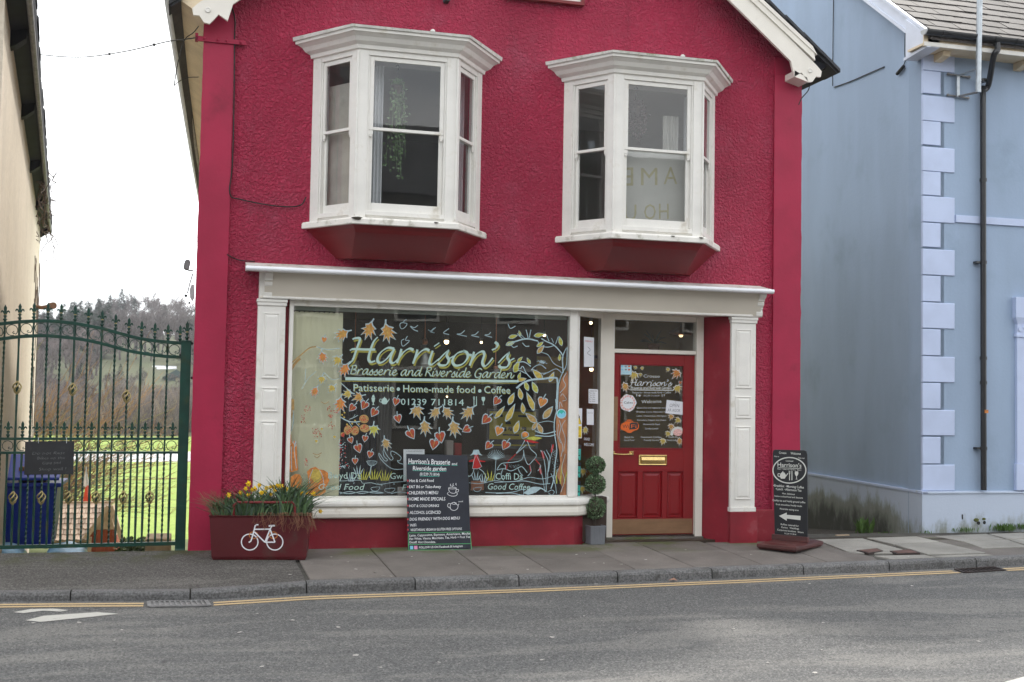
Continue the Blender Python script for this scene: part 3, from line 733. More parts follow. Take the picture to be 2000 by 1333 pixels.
sheet('field', [-150, -80, -40, -20, -10, -5, 0, 5, 10, 20, 40, 80], [82, 84, 95, 106], M['meadow'])
xh = [-420+20*i for i in range(33)]
sheet('hillside', xh, [106, 115, 125, 135, 142, 150, 165, 180, 200, 230, 260, 300, 330, 370, 420, 470, 560, 700], M['hill'])
mb = MB(); mb.box(-400, 400, -90, -16.2, ROADZ-.4, ROADZ-.05); setting('ground', mb, M['tarmac'])
# ================================================================== THE RED CAFE HOUSE
house = thing('cafe_house', 'raspberry red roughcast house with two white bay windows over a cream shopfront', 'house', (3.35, 0, 0))
XL, XR = .05, 6.64
def holed_wall(x0, x1, z0, z1, holes, y0, y1):
    """wall slab in the XZ plane with rectangular holes, one mesh"""
    xs = sorted({x0, x1, *[h[0] for h in holes], *[h[1] for h in holes]}); zs = sorted({z0, z1, *[h[2] for h in holes], *[h[3] for h in holes]})
    mb = MB(); solid = {}
    for i in range(len(xs)-1):
        for j in range(len(zs)-1):
            cx, cz = (xs[i]+xs[i+1])/2, (zs[j]+zs[j+1])/2
            solid[i, j] = not any(h[0] < cx < h[1] and h[2] < cz < h[3] for h in holes)
    for (i, j), s in solid.items():
        if not s: continue
        a, b, c, d = xs[i], xs[i+1], zs[j], zs[j+1]
        mb.poly([(a, y0, c), (b, y0, c), (b, y0, d), (a, y0, d)]); mb.poly([(b, y1, c), (a, y1, c), (a, y1, d), (b, y1, d)])
        if not solid.get((i-1, j)): mb.poly([(a, y1, c), (a, y0, c), (a, y0, d), (a, y1, d)])
        if not solid.get((i+1, j)): mb.poly([(b, y0, c), (b, y1, c), (b, y1, d), (b, y0, d)])
        if not solid.get((i, j-1)): mb.poly([(a, y1, c), (b, y1, c), (b, y0, c), (a, y0, c)])
        if not solid.get((i, j+1)): mb.poly([(a, y0, d), (b, y0, d), (b, y1, d), (a, y1, d)])
    return mb
LBX, RBX = 2.02, 4.70
GZ = -.12
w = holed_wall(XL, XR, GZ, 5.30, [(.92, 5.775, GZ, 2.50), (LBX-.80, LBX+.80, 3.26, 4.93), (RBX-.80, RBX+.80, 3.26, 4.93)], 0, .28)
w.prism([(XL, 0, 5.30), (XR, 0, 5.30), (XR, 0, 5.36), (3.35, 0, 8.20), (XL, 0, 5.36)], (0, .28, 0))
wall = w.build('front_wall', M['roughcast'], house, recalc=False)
tag(wall, 'rough pebbly raspberry red front wall')
# pilasters, plinth
def wavy_band(x0, x1, z0, z1, yf, edge):
    mb = MB(); n = 60; loops = []
    for i in range(n+1):
        z = z0+(z1-z0)*i/n; d = .007*mnoise.noise(V((z*9, x0, 3)))+.004*mnoise.noise(V((z*31, x0, 3)))
        a, b = (x0+d, x1+d*.3) if edge < 0 else (x0+d*.3, x1+d)
        loops.append([(a, .06, z), (a, yf, z), (b, yf, z), (b, .06, z)])
    return mb.loft(loops, 0, True, True)
wavy_band(.045, .345, GZ, 5.40, -.028, -1).build('corner_pilaster', M['red_smooth'], house)
wavy_band(6.305, 6.648, .30, 5.40, -.028, 1).build('corner_pilaster', M['red_smooth'], house)
mb = MB(); mb.box(6.09, 6.655, -.045, .05, GZ, .30); mb.build('plinth', M['red_plinth'], house, bevel=.008)
mb = MB(); mb.box(.345, .93, -.035, .05, GZ, .26); mb.build('plinth', M['red_plinth'], house, bevel=.008)
# side walls and rear (the left wall leans in a little towards the back)
mb = MB(); mb.prism([(XL+.006, .0, GZ), (.36, 13, -2.6), (.36, 13, 5.40), (XL+.006, .0, 5.40)], (.25, 0, 0)); 
mb.build('side_wall', M['beige_side'], house)
mb = MB(); mb.prism([(XR-.008, .02, GZ-.2), (6.3, 13, -2.6), (6.3, 13, 5.40), (XR-.008, .02, 5.40)], (-.25, 0, 0))
mb.build('side_wall', M['beige_side'], house)
mb = MB(); mb.prism([(.36, 12.99, -2.6), (6.3, 12.99, -2.6), (6.3, 12.99, 5.4), (3.35, 12.99, 8.2), (.36, 12.99, 5.4)], (0, -.25, 0)); mb.build('rear_wall', M['beige_side'], house)
# roof: slopes, slate verge, bargeboards, gutters
VS = (5.961-5.52)/(6.639-6.066)       # roof pitch read off the verge
APX = 3.35
def roofz(x, lift=0): return 5.52+VS*(6.639-abs(x-APX)-APX)+lift
mb = MB()
for s in (-1, 1):
    e = APX+s*(3.62)
    e2 = e+(.42 if s < 0 else -.25); mb.loft([[(APX, -.24, roofz(APX)), (e, -.24, roofz(e)), (e, -.24, roofz(e)-.05), (APX, -.24, roofz(APX)-.05)], [(APX, 13.1, roofz(APX)), (e2, 13.1, roofz(e)), (e2, 13.1, roofz(e)-.05), (APX, 13.1, roofz(APX)-.05)]], 0, True, True)
roof = mb.build('roof', M['dark_slate'], house)
for s in (-1, 1):                     # a course of slate edges along each verge
    d = 0
    while d < 3.6:
        x0, x1 = APX+s*(3.64-d), APX+s*(3.64-d-.24); j = random.uniform(-.006, .012)
        mb = MB(); mb.prism([(x0, -.28-j, roofz(x0, .012)), (x1, -.28-j, roofz(x1, .026)), (x1, -.28-j, roofz(x1, -.01)), (x0, -.28-j, roofz(x0, -.028))], (0, .35, 0))
        mb.build('verge_slate', M['dark_slate'], roof); d += .225
def barge(sgn):
    # profile traced at the right eave and mirrored for the left
    low = [(1300, -130), (1424, 0), (1480, 55), (1545, 120), (1552, 150), (1566, 142), (1571, 150), (1579, 161), (1587, 160), (1594, 150), (1603, 151), (1605, 140), (1597, 130), (1470, 2), (1462, -6), (1350, -110)]
    return [V((p.x if sgn > 0 else 2*APX-p.x, p.y, p.z)) for p in [PY(x, y, -.25) for x, y in low]]
def ext_up(P, i0, i1, sgn):
    return P
for s in (1, -1):
    P = barge(s)
    dirv = V((-s, 0, VS)).normalized()*2.6
    pts = [P[0]+dirv]+P[1:-1]+[P[-1]+dirv]
    mb = MB(); mb.prism(pts, (0, .035, 0)); b = mb.build('bargeboard', M['cream'], house)
    # moulded capping strip along its upper edge
    a0 = PY(1590, 116, -.27); a1 = PY(1466, 0, -.27)
    if s < 0: a0, a1 = V((2*APX-a0.x, a0.y, a0.z)), V((2*APX-a1.x, a1.y, a1.z))
    up = V((s*.55, 0, .8)).normalized(); dv = (a1-a0).normalized()
    mb = MB(); e = a1+dv*2.2
    mb.prism([a0-dv*.02, e, e+up*.085, a0+dv*.06+up*.085], (0, .06, 0)); mb.prism([a0+V((0, -.012, 0))+up*.06, e+V((0, -.012, 0))+up*.06, e+V((0, -.012, 0))+up*.10, a0+dv*.1+V((0, -.012, 0))+up*.10], (0, .05, 0))
    mb.build('bargeboard_capping', M['cream'], house)
    # return soffit behind the board
    mb = MB(); c0 = P[4]; 
    mb.prism([c0, P[7], P[7]+V((-s*.02, 0, .05)), c0+V((0, 0, .07))], (0, .25, 0)); mb.build('eave_return', M['cream'], house) if s > 0 else None
    # rosette carved in the scroll end
    rc = PY(1582, 138, -.252); rc = V((rc.x if s > 0 else 2*APX-rc.x, rc.y, rc.z))
    mb = MB(); mb.lathe([(.028, .0), (.028, -.006), (.020, -.009), (.016, -.004), (.006, -.008), (.001, -.008)], rc, 14, axis='Y')
    mb.build('rosette', M['old_white'], house)
# left eave: soffit and sagging grey gutter running back
ga = [PY(331, -6, -.3), PXx(339, 168, -.20), PXx(353, 269, -.11), PXx(371, 380, .02)]
def eave_pts(n=10):
    out = []
    for i in range(n+1):
        t = i/n; y = -.22+13.2*t
        x = -.265+.45*t
        z = 5.36-.05*math.sin(math.pi*t)
        out.append(V((x, y, z)))
    return out
mb = MB(); loops = []
for p in eave_pts():
    prof = [(-.075, .05), (-.07, -.01), (-.035, -.06), (.01, -.065), (.045, -.045), (.06, .0), (.05, .05), (.04, .0), (.0, -.045), (-.04, -.04), (-.06, .0), (-.065, .05)]
    loops.append([p+V((a, 0, b)) for a, b in prof])
mb.loft(loops, 0, True, True, True); mb.build('gutter', M['lead_gutter'], house)
mb = MB(); E = eave_pts()
mb.loft([[p+V((.058, 0, .10)), p+V((.058, 0, -.05)), V((XL+.02+.024*p.y, p.y, p.z-.22)), V((XL+.02+.024*p.y, p.y, p.z+.1))] for p in E if p.y > -.3], 0, True, True)
mb.build('soffit', M['soffit'], house)
mb = MB(); mb.tube([p+V((-.085, 0, .052)) for p in E], .009, 6); mb.build('gutter_cable', M['pvc'], house)
# right eave: gutter end and dark underside
g0 = PY(1617, 128, -.10)
mb = MB(); loops = []
for y in (-.12, 13):
    c = V((6.90-(.2 if y > 1 else 0), y, 5.36)); loops.append([c+V((a, 0, b)) for a, b in [(-.09, .05), (-.085, -.03), (-.03, -.085), (.03, -.075), (.075, -.02), (.09, .045), (.07, .045), (.0, -.04), (-.06, .05)]])
mb.loft(loops, 0, True, True); mb.build('gutter', M['black_plastic'], house)
mb = MB(); mb.prism([(6.66, -.2, 5.16), (6.86, -.2, 5.30), (6.86, -.2, 5.34), (6.66, -.2, 5.34)], (0, 13, 0)); mb.build('soffit', M['black_wood'], house)
mb = MB(); A = [PY(x, y, -.16) for x, y in ((1576, 88), (1590, 86), (1602, 98), (1613, 118), (1612, 132), (1600, 138), (1588, 112))]
mb.prism(A, (0, .12, 0)); mb.build('lead_flashing', M['black_wood'], house)

# ------------------------------------------------------------------ bay windows
def bay_plan(cx, o=0.0, wh=.885, fh=.500, d=.52):
    ax, ay = -(wh-fh), d; L = math.hypot(ax, ay)                   # outward normal of the left side
    nx, ny = -d/L, -(wh-fh)/L
    # line through (-wh,0)->(-fh,-d) moved by o; meets y=0 and y=-d-o
    px, py = -wh+nx*o, ny*o; tx, ty = (wh-fh)/L, -d/L
    t0 = -py/ty; xw = px+tx*t0
    t1 = (-d-o-py)/ty; xf = px+tx*t1
    return [V((cx+xw, 0, 0)), V((cx+xf, -d-o, 0)), V((cx-xf, -d-o, 0)), V((cx-xw, 0, 0))]
def bay_loft(cx, levels, back=.03):
    mb = MB(); loops = []
    for z, o in levels:
        P = bay_plan(cx, o); P = [P[0]+V((0, back, 0))]+P+[P[3]+V((0, back, 0))]
        loops.append([p+V((0, 0, z)) for p in P])
    return mb.loft(loops, 0, True, True)
def face_frame(A, B):
    """local axes of a bay face between plan points A and B: origin, unit along, unit outward"""
    t = (B-A); L = t.length; t.normalize(); n = V((t.y, -t.x, 0)); return A, t, n, L
ZS, ZT = 3.225, 4.90
def bay(cx, lab):
    b = MB()
    root = bay_loft(cx, [(ZS-.005, -.03), (ZS+.02, -.015), (ZS+.035, -.015), (ZS+.05, -.06)]).build('bay_window', M['white_wood'], house)
    tag(root, lab)
    bay_loft(cx, [(3.155, .055), (3.16, .062), (3.205, .062), (3.222, .05), (3.235, -.02)]).build('window_sill', M['old_white'], root)
    # apron: shallow inverted pyramid
    mb = MB(); P = bay_plan(cx, .03); Q = bay_plan(cx, -.01); S = bay_plan(cx, -.035)
    def lv(pl, z, k=1.0): return [pl[0]+V((0, .02, z)), *[V((cx+(p.x-cx)*k, p.y*k, z)) for p in pl], pl[3]+V((0, .02, z))]
    low = [V((cx-.60, .02, 2.865)), V((cx-.60, 0, 2.865)), V((cx-.475, -.17, 2.865)), V((cx+.475, -.17, 2.865)), V((cx+.60, 0, 2.865)), V((cx+.60, .02, 2.865))]
    mb.loft([low, lv(S, 3.085), lv(Q, 3.12), lv(P, 3.156)], 0, True, True)
    mb.build('apron', M['maroon'], root)
    bay_loft(cx, [(4.895, .0), (4.90, .022), (4.935, .028), (4.945, .045), (4.962, .07), (5.0, .095), (5.025, .13), (5.032, .15), (5.062, .152)]).build('cornice', M['white_wood'], root)
    mb = MB(); P = bay_plan(cx, .17); Q = bay_plan(cx, .175)
    def jit(p, z): return V((p.x, p.y, z))
    mb.loft([[jit(P[0]+V((0, .02, 0)), 5.062), jit(P[0], 5.062), jit(P[1], 5.062), jit(P[2], 5.062), jit(P[3], 5.062), jit(P[3]+V((0, .02, 0)), 5.062)],
             [jit(Q[0]+V((0, .02, 0)), 5.10), jit(Q[0], 5.10), jit(Q[1], 5.085), jit(Q[2], 5.085), jit(Q[3], 5.10), jit(Q[3]+V((0, .02, 0)), 5.10)]], 0, True, True)
    mb.poly([jit(Q[0], 5.101), jit(Q[1], 5.086), jit(Q[2], 5.086), jit(Q[3], 5.101), V((cx+.5, .0, 5.17)), V((cx-.5, .0, 5.17))])
    mb.ball((cx+.22, -.62, 5.105), .028, 10, 6); mb.build('lead_roof', M['lead'], root)
    pl = bay_plan(cx, 0)
    for rx, ry, rw in ((-.48, -.585, .05), (.30, -.587, .022), (-.62, -.42, .02), (.52, -.57, .018)) if cx < 3 else ((-.80, -.13, .03), (.15, -.587, .02), (.47, -.587, .025)):
        m_ = MB(); k_ = random.uniform(.6, 1); m_.add([(cx+rx+rw*math.cos(a)*(1+.4*math.sin(a*3+k_*9)), ry+.010*math.sin(a), 3.205+rw*.36*math.sin(a)+.003) for a in [6.283*i/9 for i in range(9)]]+[(cx+rx, ry-.004, 3.205)], [(i, (i+1) % 9, 9) for i in range(9)]); m_.build('rot_patch', M['soil'], root, recalc=False)
    # corner posts
    for k, p in enumerate(pl):
        mb = MB()
        if k in (1, 2):
            sx = -1 if k == 1 else 1
            A, t, n, L = face_frame(pl[0], pl[1]) if k == 1 else face_frame(pl[2], pl[3])
            ends = p - t*.085 if k == 1 else p + t*.085
            fr = p+V((-sx*.105, 0, 0))
            inn = V((0, .085, 0)); 
            mb.prism([p, fr, fr+inn, V((p.x-sx*.03, p.y+.10, 0)), ends-n*.085, ends], (0, 0, ZT-ZS+.0))
            # bead on the arris
            mb.tube([p+n*.004+V((0, -.004, 0.03)), p+n*.004+V((0, -.004, ZT-ZS-.02))], .012, 8)
        else:
            A, t, n, L = face_frame(pl[0], pl[1]) if k == 0 else face_frame(pl[2], pl[3])
            q = p+t*.115 if k == 0 else p-t*.115
            mb.prism([p+V((0, .03, 0)), p, q, q-n*.085, p-n*.085+V((0, .03, 0))], (0, 0, ZT-ZS))
        for i in range(len(mb.v)): x, y, z = mb.v[i]; mb.v[i] = (x, y, z+ZS)
        mb.build('corner_post', M['white_wood'], root, bevel=.004)
    # heads, sashes and panes per face
    for fi, (A, B, m0, m1) in enumerate(((pl[0], pl[1], .115, .085), (pl[1], pl[2], .105, .105), (pl[2], pl[3], .085, .115))):
        O, t, n, L = face_frame(A, B); up = V((0, 0, 1))
        def pt(s, z, dp): return O+t*s-n*dp+up*z
        def bar(mb, s0, s1, z0, z1, d0, d1):
            mb.add([pt(s, z, d) for z in (z0, z1) for d in (d0, d1) for s in (s0, s1)], [(0, 2, 3, 1), (4, 5, 7, 6), (0, 1, 5, 4), (2, 6, 7, 3), (0, 4, 6, 2), (1, 3, 7, 5)])
        s0, s1 = m0, L-m1
        mb = MB(); bar(mb, s0, s1, 4.845, ZT+.0, .004, .085); bar(mb, s0, s1, ZS+.03, ZS+.075, .0, .085)
        # inner linings
        bar(mb, s0, s0+.018, ZS+.075, 4.845, .012, .085); bar(mb, s1-.018, s1, ZS+.075, 4.845, .012, .085)
        mb.build('window_frame', M['white_wood'], root, bevel=.003)
        a, b = s0+.019, s1-.019; st = .034 if fi != 1 else .042
        zr = 4.105
        for nm, z0, z1, d0, d1, botr, topr in (('upper_sash', zr, 4.843, .022, .048, .030, .045), ('lower_sash', ZS+.077, zr+.032, .050, .078, .085, .030)):
            mb = MB(); bar(mb, a, a+st, z0, z1, d0, d1); bar(mb, b-st, b, z0, z1, d0, d1); bar(mb, a+st, b-st, z0, z0+botr, d0, d1); bar(mb, a+st, b-st, z1-topr, z1, d0, d1)
            if nm == 'upper_sash':     # horns
                for s in (a, b-st): bar(mb, s, s+st, z0-.045, z0, d0+.004, d1-.002); bar(mb, s+.006, s+st-.006, z0-.065, z0-.045, d0+.006, d1-.006)
            sash = mb.build(nm, M['white_wood'], root, bevel=.003)
            mb = MB(); dm = (d0+d1)/2; bar(mb, a+st-.004, b-st+.004, z0+botr-.004, z1-topr+.004, dm-.002, dm+.002)
            mb.build('pane', M['old_glass'], root)
    return root
bayL = bay(LBX, 'left bay window with trailing ivy behind the glass')
bayR = bay(RBX, 'right bay window with a pale blind behind the glass')
# rooms behind the bays
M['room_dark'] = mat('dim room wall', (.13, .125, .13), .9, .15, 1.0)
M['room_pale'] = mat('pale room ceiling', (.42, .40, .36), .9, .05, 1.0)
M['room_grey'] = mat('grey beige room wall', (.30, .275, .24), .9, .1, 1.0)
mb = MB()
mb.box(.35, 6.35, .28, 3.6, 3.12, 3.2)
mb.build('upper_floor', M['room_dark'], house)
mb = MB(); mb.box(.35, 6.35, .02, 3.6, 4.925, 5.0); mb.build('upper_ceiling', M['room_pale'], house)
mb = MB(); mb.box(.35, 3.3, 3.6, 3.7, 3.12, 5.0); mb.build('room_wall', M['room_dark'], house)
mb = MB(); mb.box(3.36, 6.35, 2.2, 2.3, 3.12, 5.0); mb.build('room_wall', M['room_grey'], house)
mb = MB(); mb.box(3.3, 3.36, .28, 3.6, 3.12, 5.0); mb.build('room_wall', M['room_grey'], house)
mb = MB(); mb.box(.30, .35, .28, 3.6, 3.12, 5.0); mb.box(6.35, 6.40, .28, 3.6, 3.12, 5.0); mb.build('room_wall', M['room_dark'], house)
# ------------------------------------------------------------------ wall furniture on the red house
iron = MB(); y0 = -.06
a, b = PY(381, 74, -.05), PY(480, 84, -.05); dv = (b-a).normalized()
iron.prism([a+V((0, 0, .022)), a-V((0, 0, .026)), b-V((0, 0, .022)), b+V((0, 0, .022))], (0, .03, 0)); iron.prism([a+V((0, 0, .05)), a-V((0, 0, .026)), a-V((0, 0, .026))+dv*.03, a+V((0, 0, .05))+dv*.03], (0, .06, 0))
for f in (.18, .45, .62, .9):
    c = a+(b-a)*f; iron.lathe([(.014, .0), (.014, -.012), (.004, -.016)], c, 8, axis='Y')
iron.build('iron_strap', M['red_smooth'], house)
mb = MB(); mb.tube([V((p.x, p.y, p.z)) for p in catmull([PY(x, y, -.034) for x, y in ((432, -10), (452, 14), (459, 40), (458, 80), (457, 200), (454, 320), (449, 378), (470, 390), (540, 403), (585, 402), (598, 385))], 5)], .007, 6)
mb.build('wall_cable', M['cable'], house)
mb = MB(); mb.tube([V(p) for p in catmull([PY(x, y, -.03) for x, y in ((443, 497), (455, 504), (470, 509), (498, 511))], 4)], .006, 6); mb.build('wall_cable', M['cable'], house)
mb = MB(); mb.tube([V(p) for p in catmull([PY(x, y, -.03) for x, y in ((1558, 144), (1530, 144), (1512, 146), (1500, 150), (1496, 158), (1500, 170), (1512, 180))], 4)], .004, 6); mb.build('wall_cable', M['red_smooth'], house)
mb = MB(); mb.tube([V(p) for p in catmull([PY(x, y, -.2) for x, y in ((1582, 165), (1578, 178), (1566, 192), (1560, 205))], 4)], .006, 6); mb.build('wall_cable', M['cable'], house)
# framed plaque whose foot shows at the very top
t = thing('wall_plaque', 'framed plaque high on the red wall, only its maroon lower edge showing', 'sign', PY(1070, 8, -.05))
p0, p1 = PY(985, -6, -.07), PY(1142, 11, -.07)
zb = p1.z
mb = MB(); mb.box(p0.x, p1.x, -.07, -.005, zb, zb+.035); mb.box(p0.x, p0.x+.035, -.07, -.005, zb+.035, zb+.5); mb.box(p1.x-.035, p1.x, -.07, -.005, zb+.035, zb+.5); mb.box(p0.x, p1.x, -.07, -.005, zb+.5, zb+.535)
mb.build('frame', M['maroon'], t, bevel=.003)
mb = MB(); mb.box(p0.x+.035, p1.x-.035, -.03, -.004, zb+.035, zb+.5); mb.build('panel', M['white_wood'], t)
c = PY(873, -4, -.06)
t = thing('wall_fitting', 'small teal blue fitting on the red wall at the top edge', 'bracket', c)
M['teal_metal'] = mat('teal painted metal', (.05, .13, .16), .4)
mb = MB(); mb.box(c.x-.032, c.x+.03, -.09, -.0, c.z-.035, c.z+.12); mb.build('bracket_block', M['teal_metal'], t, bevel=.006)
mb = MB(); mb.box(c.x-.022, c.x+.022, -.10, -.0, c.z-.045, c.z-.034); mb.build('base_plate', M['cable'], t)
# floodlight and junction box on the left corner
t = thing('floodlight', 'grey floodlight on an angled arm at the left corner of the red house', 'lamp', PY(376, 560, .15))
hd = [PY(x, y, .14) for x, y in ((361, 510), (364, 507), (370, 508), (372, 512), (369, 524), (366, 527), (360, 525), (358, 521))]
mb = MB(); mb.prism(hd, (0, .12, 0)); mb.build('lamp_head', M['rust_iron'], t, bevel=.006)
mb = MB(); mb.tube([PY(366, 527, .2), PY(370, 529, .2), PY(377, 529, .2)], .007, 6); mb.tube([PY(377, 534, .2), PY(371, 553, .2), PY(366, 574, .2)], .006, 6); mb.build('arm', M['rust_iron'], t)
mb = MB(); mb.prism([PY(x, y, .12) for x, y in ((374, 556), (379, 556), (380, 580), (376, 588), (371, 580), (370, 566))], (0, .10, 0)); mb.build('junction_box', M['lead_gutter'], t, bevel=.004)
mb = MB(); mb.ball(PY(363, 578, .16), .015, 8, 6); mb.ball(PY(370, 592, .16), .012, 8, 6); mb.build('cable_gland', M['cable'], t)
# ------------------------------------------------------------------ SHOPFRONT
def sweep(mb, path, prof, mi=0, caps=True):
    """profile of (outward offset, z) along a plan path, mitred; outward is to the right-hand front"""
    P = [V((*p, 0)) for p in path]; N = len(P); loops = []
    for i, p in enumerate(P):
        t0 = (P[i]-P[i-1]).normalized() if i > 0 else (P[1]-P[0]).normalized()
        t1 = (P[i+1]-P[i]).normalized() if i < N-1 else t0
        n0 = V((t0.y, -t0.x, 0)); n1 = V((t1.y, -t1.x, 0)); m_ = (n0+n1); m_ = m_/max(.2, m_.length_squared)*2 if m_.length > 0 else n0
        loops.append([p+m_*o+V((0, 0, z)) for o, z in prof])
    return mb.loft(loops, mi, True, caps)
shop = MB()
# soffit of the shopfront recess, brown cream, hides the joists
shop.box(.66, 6.06, -.115, .62, 2.436, 2.452)
shopfront = shop.build('shopfront', M['cream'], house); tag(shopfront, 'cream timber shopfront with painted window and deep red door')
YW = -.02
def pilaster(x0, x1, name='shop_pilaster', zb=.285):
    mb = MB(); yf = -.10
    mb.box(x0, x1, yf, .05, zb+.05, 2.36)
    mb.box(x0-.008, x1+.008, yf-.016, .05, zb, zb+.05)
    mb.box(x0-.006, x1+.010, yf-.014, .05, 2.36, 2.395); mb.box(x0-.012, x1+.016, yf-.024, .05, 2.395, 2.425)
    o = mb.build(name, M['white_wood'], shopfront, bevel=.004)
    for a, b in ((2.29, 1.64), (1.55, 1.31), (1.22, .42)):
        m_ = MB(); i = .052
        # raised and fielded panel
        L = [[(x0+i, yf-.0005, b), (x1-i, yf-.0005, b), (x1-i, yf-.0005, a), (x0+i, yf-.0005, a)]]
        def ring_(k, y): return [(x0+i+k, y, b+k), (x1-i-k, y, b+k), (x1-i-k, y, a-k), (x0+i+k, y, a-k)]
        m_.loft([ring_(0, yf+.004), ring_(0, yf-.010), ring_(.010, yf-.012), ring_(.018, yf-.003), ring_(.040, yf-.012)], 0, True, True)
        m_.build('panel', M['white_wood'], o)
    return o
pilaster(.645, .915); pilaster(5.765, 6.058)
mb = MB(); mb.box(5.758, 6.085, -.118, .30, GZ, .284); mb.build('pilaster_base', M['red_plinth'], shopfront, bevel=.006)
mb = MB(); mb.box(.64, .925, -.112, .05, GZ, .284); mb.build('pilaster_base', M['red_plinth'], shopfront, bevel=.006)
# fascia leaning out, with bead, cover board and gutter
mb = MB(); loops = []
for x in (.70, 6.095):
    loops.append([(x, .03, 2.445), (x, -.118, 2.445), (x, -.205, 2.70), (x, .03, 2.70)])
mb.loft(loops, 0, True, True); mb.build('fascia_board', M['fascia'], shopfront)
mb = MB(); loops = []
for x in (.69, 6.0): loops.append([(x, -.10, 2.428), (x, -.134, 2.428), (x, -.140, 2.438), (x, -.136, 2.450), (x, -.12, 2.456), (x, -.10, 2.452)])
mb.loft(loops, 0, True, True); mb.build('fascia_bead', M['white_wood'], shopfront)
mb = MB(); loops = []
for i in range(25):
    x = .515+(6.145-.515)*i/24; j = .006*mnoise.noise(V((x*4, 1, 1)))
    loops.append([(x, .02, 2.705), (x, -.27, 2.705), (x, -.30, 2.722), (x, -.29, 2.730), (x, .02, 2.795+j)])
mb.loft(loops, 0, True, True); mb.build('cover_board', M['lead'], shopfront)
mb = MB(); gp = []
for k in range(13):
    a = math.pi*(.35+1.25*k/12); gp.append((-.265+.042*math.cos(a+math.pi*.0)-.02, 2.705+.030*math.sin(a)))
gp2 = [(-.345+.0, 2.722), (-.352, 2.70), (-.343, 2.682), (-.318, 2.674), (-.28, 2.676), (-.25, 2.69), (-.25, 2.722)]
mb.loft([[(x, y, z) for y, z in gp2] for x in (.505, 6.15)], 0, True, True, False); g = mb.build('gutter', M['pvc'], shopfront, bevel=.006)
for x in (1.45, 3.2, 4.9):
    m_ = MB(); m_.loft([[(xx, y*1.012-.0, z-.002) for y, z in gp2[:6]] + [(xx, -.25, 2.68)] for xx in (x, x+.012)], 0, True, True); m_.build('gutter_joint', M['pvc'], g)
def corbel(x0, x1):
    prof = [(0, 2.43), (-.115, 2.43), (-.13, 2.445), (-.135, 2.48), (-.128, 2.51), (-.140, 2.518), (-.140, 2.535), (-.150, 2.545), (-.165, 2.56), (-.170, 2.585), (-.165, 2.598), (-.182, 2.604), (-.182, 2.620), (-.20, 2.632), (-.222, 2.65), (-.232, 2.672), (-.225, 2.695), (-.2, 2.703), (0, 2.703)]
    mb = MB(); mb.loft([[(x, y, z) for y, z in prof] for x in (x0, x1)], 0, True, True)
    mb.build('corbel', M['white_wood'], shopfront, bevel=.004)
corbel(.70, .775); corbel(6.045, 6.12)
for a, b in ((.652, .70), (6.10, 6.118)): mb = MB(); mb.box(a, b, -.105, .03, 2.43, 2.70); mb.build('fascia_end', M['white_wood'], shopfront)
# window: stall riser, sills, frame
PATH = [(.93, 0), (3.985, 0), (4.44, .345)]
mb = MB(); sweep(mb, PATH, [(-.06, GZ), (.02, GZ), (.02, .255), (-.06, .255)]); mb.build('stall_riser', M['red_plinth'], shopfront)
win = MB(); sweep(win, PATH, [(-.05, .25), (.06, .25), (.078, .262), (.085, .295), (.081, .33), (.07, .352), (.075, .365), (-.05, .365)])
window = win.build('shop_window', M['cream'], shopfront); tag(window, 'large shop window painted with autumn leaves and lettering')
mb = MB(); sweep(mb, PATH, [(-.05, .366), (.085, .366), (.098, .376), (.102, .40), (.097, .425), (.08, .436), (.03, .452), (-.05, .456)]); mb.build('window_sill', M['white_wood'], window)
mb = MB(); mb.box(.915, .957, .012, .06, .255, 2.436); mb.build('red_reveal', M['red_plinth'], window)
FZ0, FZ1 = .452, 2.436
mb = MB(); mb.box(.957, .998, YW-.035, YW+.06, FZ0, FZ1); mb.box(.998, 3.905, YW-.03, YW+.06, 2.372, FZ1); mb.box(.998, 3.905, YW-.016, YW+.05, FZ0, .468)
mb.build('frame', M['white_wood'], window, bevel=.004)
mb = MB(); mb.prism([(3.905, YW-.035, FZ0), (3.985, YW-.04, FZ0), (4.03, YW+.0, FZ0), (3.995, YW+.055, FZ0), (3.905, YW+.055, FZ0)], (0, 0, FZ1-FZ0)); mb.build('corner_mullion', M['white_wood'], window, bevel=.005)
mb = MB(); mb.box(.992, 3.912, YW-.003, YW+.003, .462, 2.378); mb.build('pane', M['shop_glass'], window)
# splayed side light
A, B = V((3.99, YW+.01, 0)), V((4.405, .30, 0)); tt = (B-A).normalized(); nn = V((tt.y, -tt.x, 0))
mb = MB(); mb.prism([A+nn*.003+V((0, 0, .455)), B+nn*.003+V((0, 0, .455)), B-nn*.003+V((0, 0, .455)), A-nn*.003+V((0, 0, .455))], (0, 0, 1.93)); mb.build('side_pane', M['shop_glass'], window)
mb = MB(); mb.prism([A+nn*.02+V((0, 0, 2.378)), B+nn*.02+V((0, 0, 2.378)), B-nn*.04+V((0, 0, 2.378)), A-nn*.04+V((0, 0, 2.378))], (0, 0, .058)); mb.build('side_head', M['cream'], window)
SIDE = Plane(A+nn*.003, nn)
